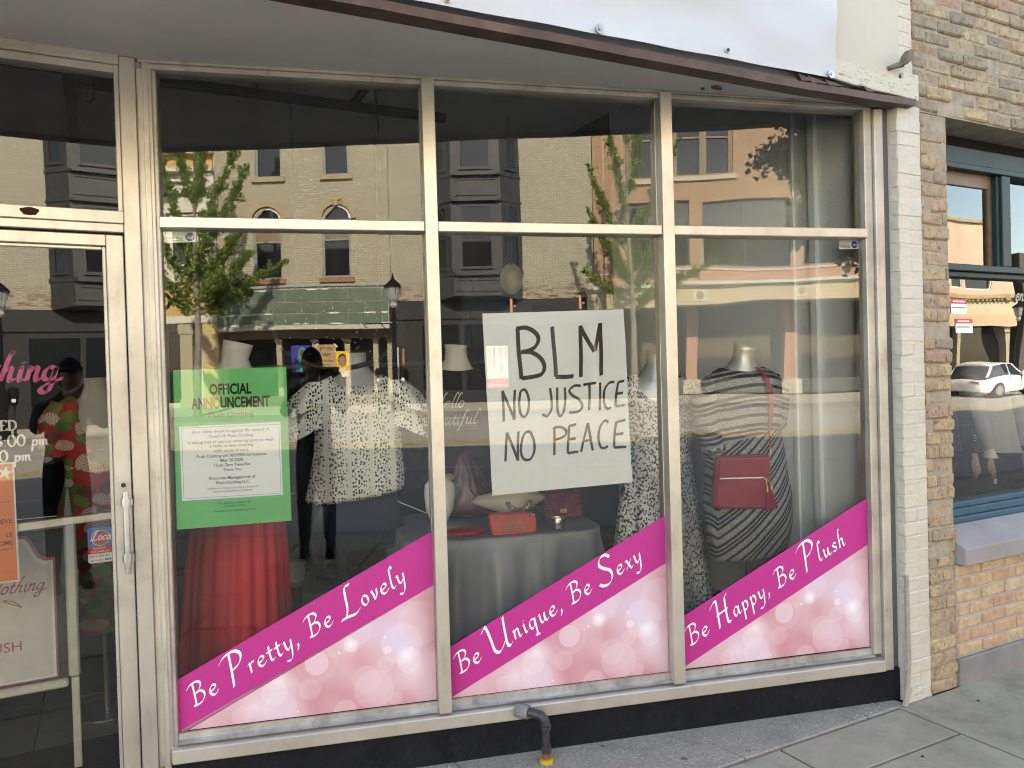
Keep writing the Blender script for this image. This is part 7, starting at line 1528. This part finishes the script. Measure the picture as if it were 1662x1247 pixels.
# ---- the photographer, mirrored in the glass
per = thing('person', (-3.70, -2.98, 0), 'person in dark clothes and cap holding up a phone, mirrored in the left window', 'person')
fwd = Vector((.25, .968, 0)).normalized(); rgt = Vector((fwd.y, -fwd.x, 0)); PB = Vector((-3.70, -3.02, 0))
def pp(r_, f_, z): return PB+rgt*r_+fwd*f_+Vector((0, 0, z))
def skinned(name, verts, edges, radii, m, parent, sub=2, root=0):
    me = bpy.data.meshes.new(name); me.from_pydata([tuple(v) for v in verts], edges, []); o = bpy.data.objects.new(name, me); COL.objects.link(o)
    sk = o.modifiers.new('skin', 'SKIN'); ss = o.modifiers.new('sub', 'SUBSURF'); ss.levels = sub; ss.render_levels = sub
    for i, r_ in enumerate(radii): me.skin_vertices[0].data[i].radius = (r_, r_) if not isinstance(r_, tuple) else r_
    me.skin_vertices[0].data[root].use_root = True; me.materials.append(m); setpar(o, parent); sk.use_smooth_shade = True; return o
skin_m = flat('warm_skin', (0.30, 0.17, 0.11), .5, v=.05); cloth_d = flat('black_hoodie', (0.018, 0.018, 0.02), .85); jean = flat('dark_jeans', (0.02, 0.025, 0.04), .85)
V = [pp(0, 0, .98), pp(0, -.01, 1.15), pp(0, -.01, 1.32), pp(0, 0, 1.47), pp(0, .02, 1.56), pp(0, .03, 1.62),
     pp(-.17, .0, 1.46), pp(-.25, .17, 1.30), pp(-.075, .40, 1.57), pp(.17, 0, 1.46), pp(.27, .17, 1.31), pp(.24, .40, 1.56),
     pp(-.09, 0, .90), pp(-.105, .02, .50), pp(-.11, -.02, .10), pp(.09, 0, .90), pp(.105, .02, .50), pp(.115, -.02, .10)]
Ed = [(0, 1), (1, 2), (2, 3), (3, 4), (4, 5), (3, 6), (6, 7), (7, 8), (3, 9), (9, 10), (10, 11), (0, 12), (12, 13), (13, 14), (0, 15), (15, 16), (16, 17)]
skinned('body', V, Ed, [(.17, .115), (.155, .11), (.17, .12), (.14, .10), .062, .055, .075, .052, .036, .075, .052, .036, .10, .072, .052, .10, .072, .052], cloth_d, per)
HC = Vector((-3.655, -2.855, 1.735)); hf = lambda r_, f_, z: HC+rgt*r_+fwd*f_+Vector((0, 0, z))
mb = MB(); mb.loft([[hf(rw*math.cos(a), cf+rd*math.sin(a), z) for a in np.linspace(0, 2*math.pi, 21)[:-1]] for z, rw, rd, cf in ((-.125, .025, .03, .035), (-.11, .045, .055, .02), (-.07, .062, .08, .01), (-.02, .073, .092, .0), (.03, .076, .096, -.002), (.07, .068, .086, -.004), (.10, .045, .06, -.004), (.115, .015, .02, -.004))])
mb.loft([[hf(x, f_, z) for x, f_, z in q] for q in (((-.016, .085, -.045), (.016, .085, -.045), (0, .12, -.04)), ((-.008, .09, .01), (.008, .09, .01), (0, .1, .012)))])
mb.tube([hf(0, -.01, -.18), hf(0, .0, -.08)], [.055, .05], 12)
for sg in (-1, 1): mb.tube([hf(sg*.074, -.01, -.035), hf(sg*.084, -.015, -.01), hf(sg*.078, -.01, .02)], [.008, .014, .010], 7)
mb.obj('head', skin_m, per, smooth=True)
mb = MB()
for sg in (-1, 1): mb.tube([hf(sg*.031-.012, .088, .012), hf(sg*.031, .093, .012), hf(sg*.031+.012, .088, .012)], [.003, .007, .003], 6)
mb.tube([hf(-.022, .09, -.075), hf(0, .097, -.075), hf(.022, .09, -.075)], [.003, .006, .003], 6); mb.obj('face_features', flat('dark_features', (0.05, 0.025, 0.02), .4), per)
mb = MB(); mb.loft([[hf(rw*math.cos(a), -.004+rd*math.sin(a), z+.012*math.sin(a)) for a in np.linspace(0, 2*math.pi, 21)[:-1]] for z, rw, rd in ((.02, .086, .108), (.05, .087, .108), (.09, .074, .092), (.125, .045, .056), (.135, .01, .012))])
mb.loft([[hf(rw*math.cos(a), .095+rd*math.sin(a), .045+dz-.02*math.sin(a)) for a in np.linspace(-.2, math.pi+.2, 11)] for rw, rd, dz in ((.075, .085, .0), (.075, .085, .01))]); mb.obj('cap', black_m, per, smooth=True)
mb = MB(); mb.loft([[hf(rw*math.cos(a), -.02+rd*math.sin(a), z) for a in np.linspace(math.pi*.98, math.pi*2.02, 13)] for z, rw, rd in ((-.09, .066, .075), (-.03, .084, .096), (.03, .088, .104))], False, False, False); mb.obj('hair', flat('black_hair', (0.012, 0.010, 0.009), .6), per, smooth=True)
for sg in (-1, 1):
    mb = MB(); x = .115*sg
    mb.loft([[pp(x+rw*math.cos(a), -.02+cf+rd*math.sin(a), z) for a in np.linspace(0, 2*math.pi, 17)[:-1]] for z, rw, rd, cf in ((.003, .046, .13, .06), (.03, .048, .135, .06), (.07, .045, .10, .03), (.11, .042, .055, -.01))]); mb.obj('shoe', black_m, per, smooth=True)
PH = Vector((-3.435, -2.515, 1.665))
ph = lambda r_, f_, z: PH+rgt*r_+fwd*f_+Vector((0, 0, z))
for sg, w0 in ((-1, V[8]), (1, V[11])):
    mb = MB(); bx = sg*.088
    wrist = Vector(w0)
    mb.tube([wrist, wrist.lerp(ph(bx, -.02, -.03), .5), ph(bx, -.02, -.02)], [.034, .03, .026], 10)
    for k in range(4):
        z = -.025+.017*k
        mb.tube([ph(bx, -.022, z), ph(bx+.006*sg, .004, z+.003), ph(bx-.012*sg, .0145, z+.004), ph(bx-.032*sg, .0125, z+.003)], [.0095, .009, .0085, .007], 7)
    mb.tube([ph(bx, -.03, -.025), ph(bx-.018*sg, -.035, -.03), ph(bx-.042*sg, -.022, -.024)], [.012, .010, .008], 7); mb.obj('hand', skin_m, per, smooth=True)
t = thing('phone', tuple(PH), 'black phone held up sideways by the mirrored photographer', 'phone')
mb = MB(); mb.prism(lambda r_, z, f_: ph(r_, f_, z), [(-.078+.0*1, -.038), (.078, -.038), (.08, -.03), (.08, .03), (.078, .038), (-.078, .038), (-.08, .03), (-.08, -.03)], -.010, -.002); mb.obj('phone_body', black_m, t)
mb = MB(); mb.prism(lambda r_, z, f_: ph(r_, f_, z), [(.048, .008), (.072, .008), (.072, .032), (.048, .032)], -.0019, -.0005); mb.obj('camera_bump', dark_metal, t)

# ---- parked cars reflected in the neighbouring window
car_white = flat('white_car_paint', (0.78, 0.78, 0.77), .18, v=.01); car_glass = flat('dark_car_glass', (0.012, 0.014, 0.016), .05); tyre = flat('tyre_rubber', (0.015, 0.015, 0.016), .85); lamp_r = flat('red_tail_lamp', (0.28, 0.012, 0.012), .2); lamp_w = flat('clear_headlamp', (0.55, 0.56, 0.58), .12, .4)
def car(cx, cy, z0, label, hatch):
    t = thing('parked_car', (cx, cy, z0), label, 'car', 'white cars parked across the road')
    F_ = lambda x, z, y: Vector((cx+x, cy+y, z0+z))
    st_ = [(-2.22, .42, .66, .66), (-2.15, .30, .80, .80), (-1.6, .24, .90 if hatch else .92, .87), (-.9, .22, .95, .89), (0, .22, .94, .90), (.75, .22, .92, .89), (1.4, .24, .84, .87), (2.0, .30, .70, .80), (2.2, .42, .60, .62)]
    rings = []
    for x, zl, zh, hw in st_:
        rings.append([F_(x, zl, -hw*.93), F_(x, zl+.12, -hw), F_(x, (zl+zh)/2+.05, -hw), F_(x, zh-.05, -hw*.96), F_(x, zh, -hw*.86), F_(x, zh+.02, 0), F_(x, zh, hw*.86), F_(x, zh-.05, hw*.96), F_(x, (zl+zh)/2+.05, hw), F_(x, zl+.12, hw), F_(x, zl, hw*.93)])
    mb = MB(); mb.loft(rings); mb.obj('body', car_white, t, smooth=False, bevel=.015)
    cab = [(-1.95 if hatch else -1.55, .93, .0), (-1.55 if hatch else -.95, 1.34, .0), (-.6, 1.46, 0), (.15, 1.42, 0), (.95, .95, 0)]
    mb = MB(); mb.loft([[F_(x, .9, -.80), F_(x, z, -.80+.45*(z-.9)), F_(x, z, .80-.45*(z-.9)), F_(x, .9, .80)] for x, z, _ in cab]); mb.obj('glasshouse', car_glass, t, bevel=.01)
    mb = MB(); mb.loft([[F_(x, z-.02, -.62), F_(x, z+.035, -.5), F_(x, z+.045, 0), F_(x, z+.035, .5), F_(x, z-.02, .62)] for x, z in ((-1.6 if hatch else -.98, 1.36), (-.6, 1.455), (.12, 1.43))])
    for sg in (-1, 1):
        for (xa, za), (xb, zb) in (((.95, .94), (.15, 1.42)), ((-.35, .93), (-.4, 1.44)), ((-1.95 if hatch else -1.55, .93), (-1.5 if hatch else -.95, 1.36))): mb.tube([F_(xa, za, sg*(.815-.45*(za-.9))), F_(xb, zb, sg*(.815-.45*(zb-.9)))], .035, 6)
    mb.obj('roof', car_white, t)
    for x in (-1.32, 1.36):
        for sg in (-1, 1):
            mb = MB(); mb.tube([F_(x, .32, sg*.70), F_(x, .32, sg*.905)], .325, 22); wh = mb.obj('wheel', tyre, t)
            mb = MB(); mb.tube([F_(x, .32, sg*.906), F_(x, .32, sg*.915)], .21, 16); mb.obj('rim', silver, wh)
    for sg in (-1, 1):
        mb = MB(); mb.box(F_, -2.21, -2.0, .66, .78, sg*.62-.14, sg*.62+.14); mb.obj('tail_lamp', lamp_r, t, bevel=.02)
        mb = MB(); mb.box(F_, 1.93, 2.12, .56, .68, sg*.58-.16, sg*.58+.16); mb.obj('headlamp', lamp_w, t, bevel=.02)
        mb = MB(); mb.tube([F_(.72, 1.0, sg*.86), F_(.70, 1.02, sg*.98)], [.03, .07], 8); mb.obj('wing_mirror', car_white, t)
    mb = MB()
    for x in (-.4, .75): mb.box(F_, x, x+.006, .35, .9, -.905, .905)
    mb.obj('door_gap', dark_gap, t)
car(30.6, -17.5, .13, 'white hatchback parked across the road, nearer of the two reflected cars', True)
car(36.0, -17.6, .13, 'white saloon parked across the road behind the reflected white hatchback', False)
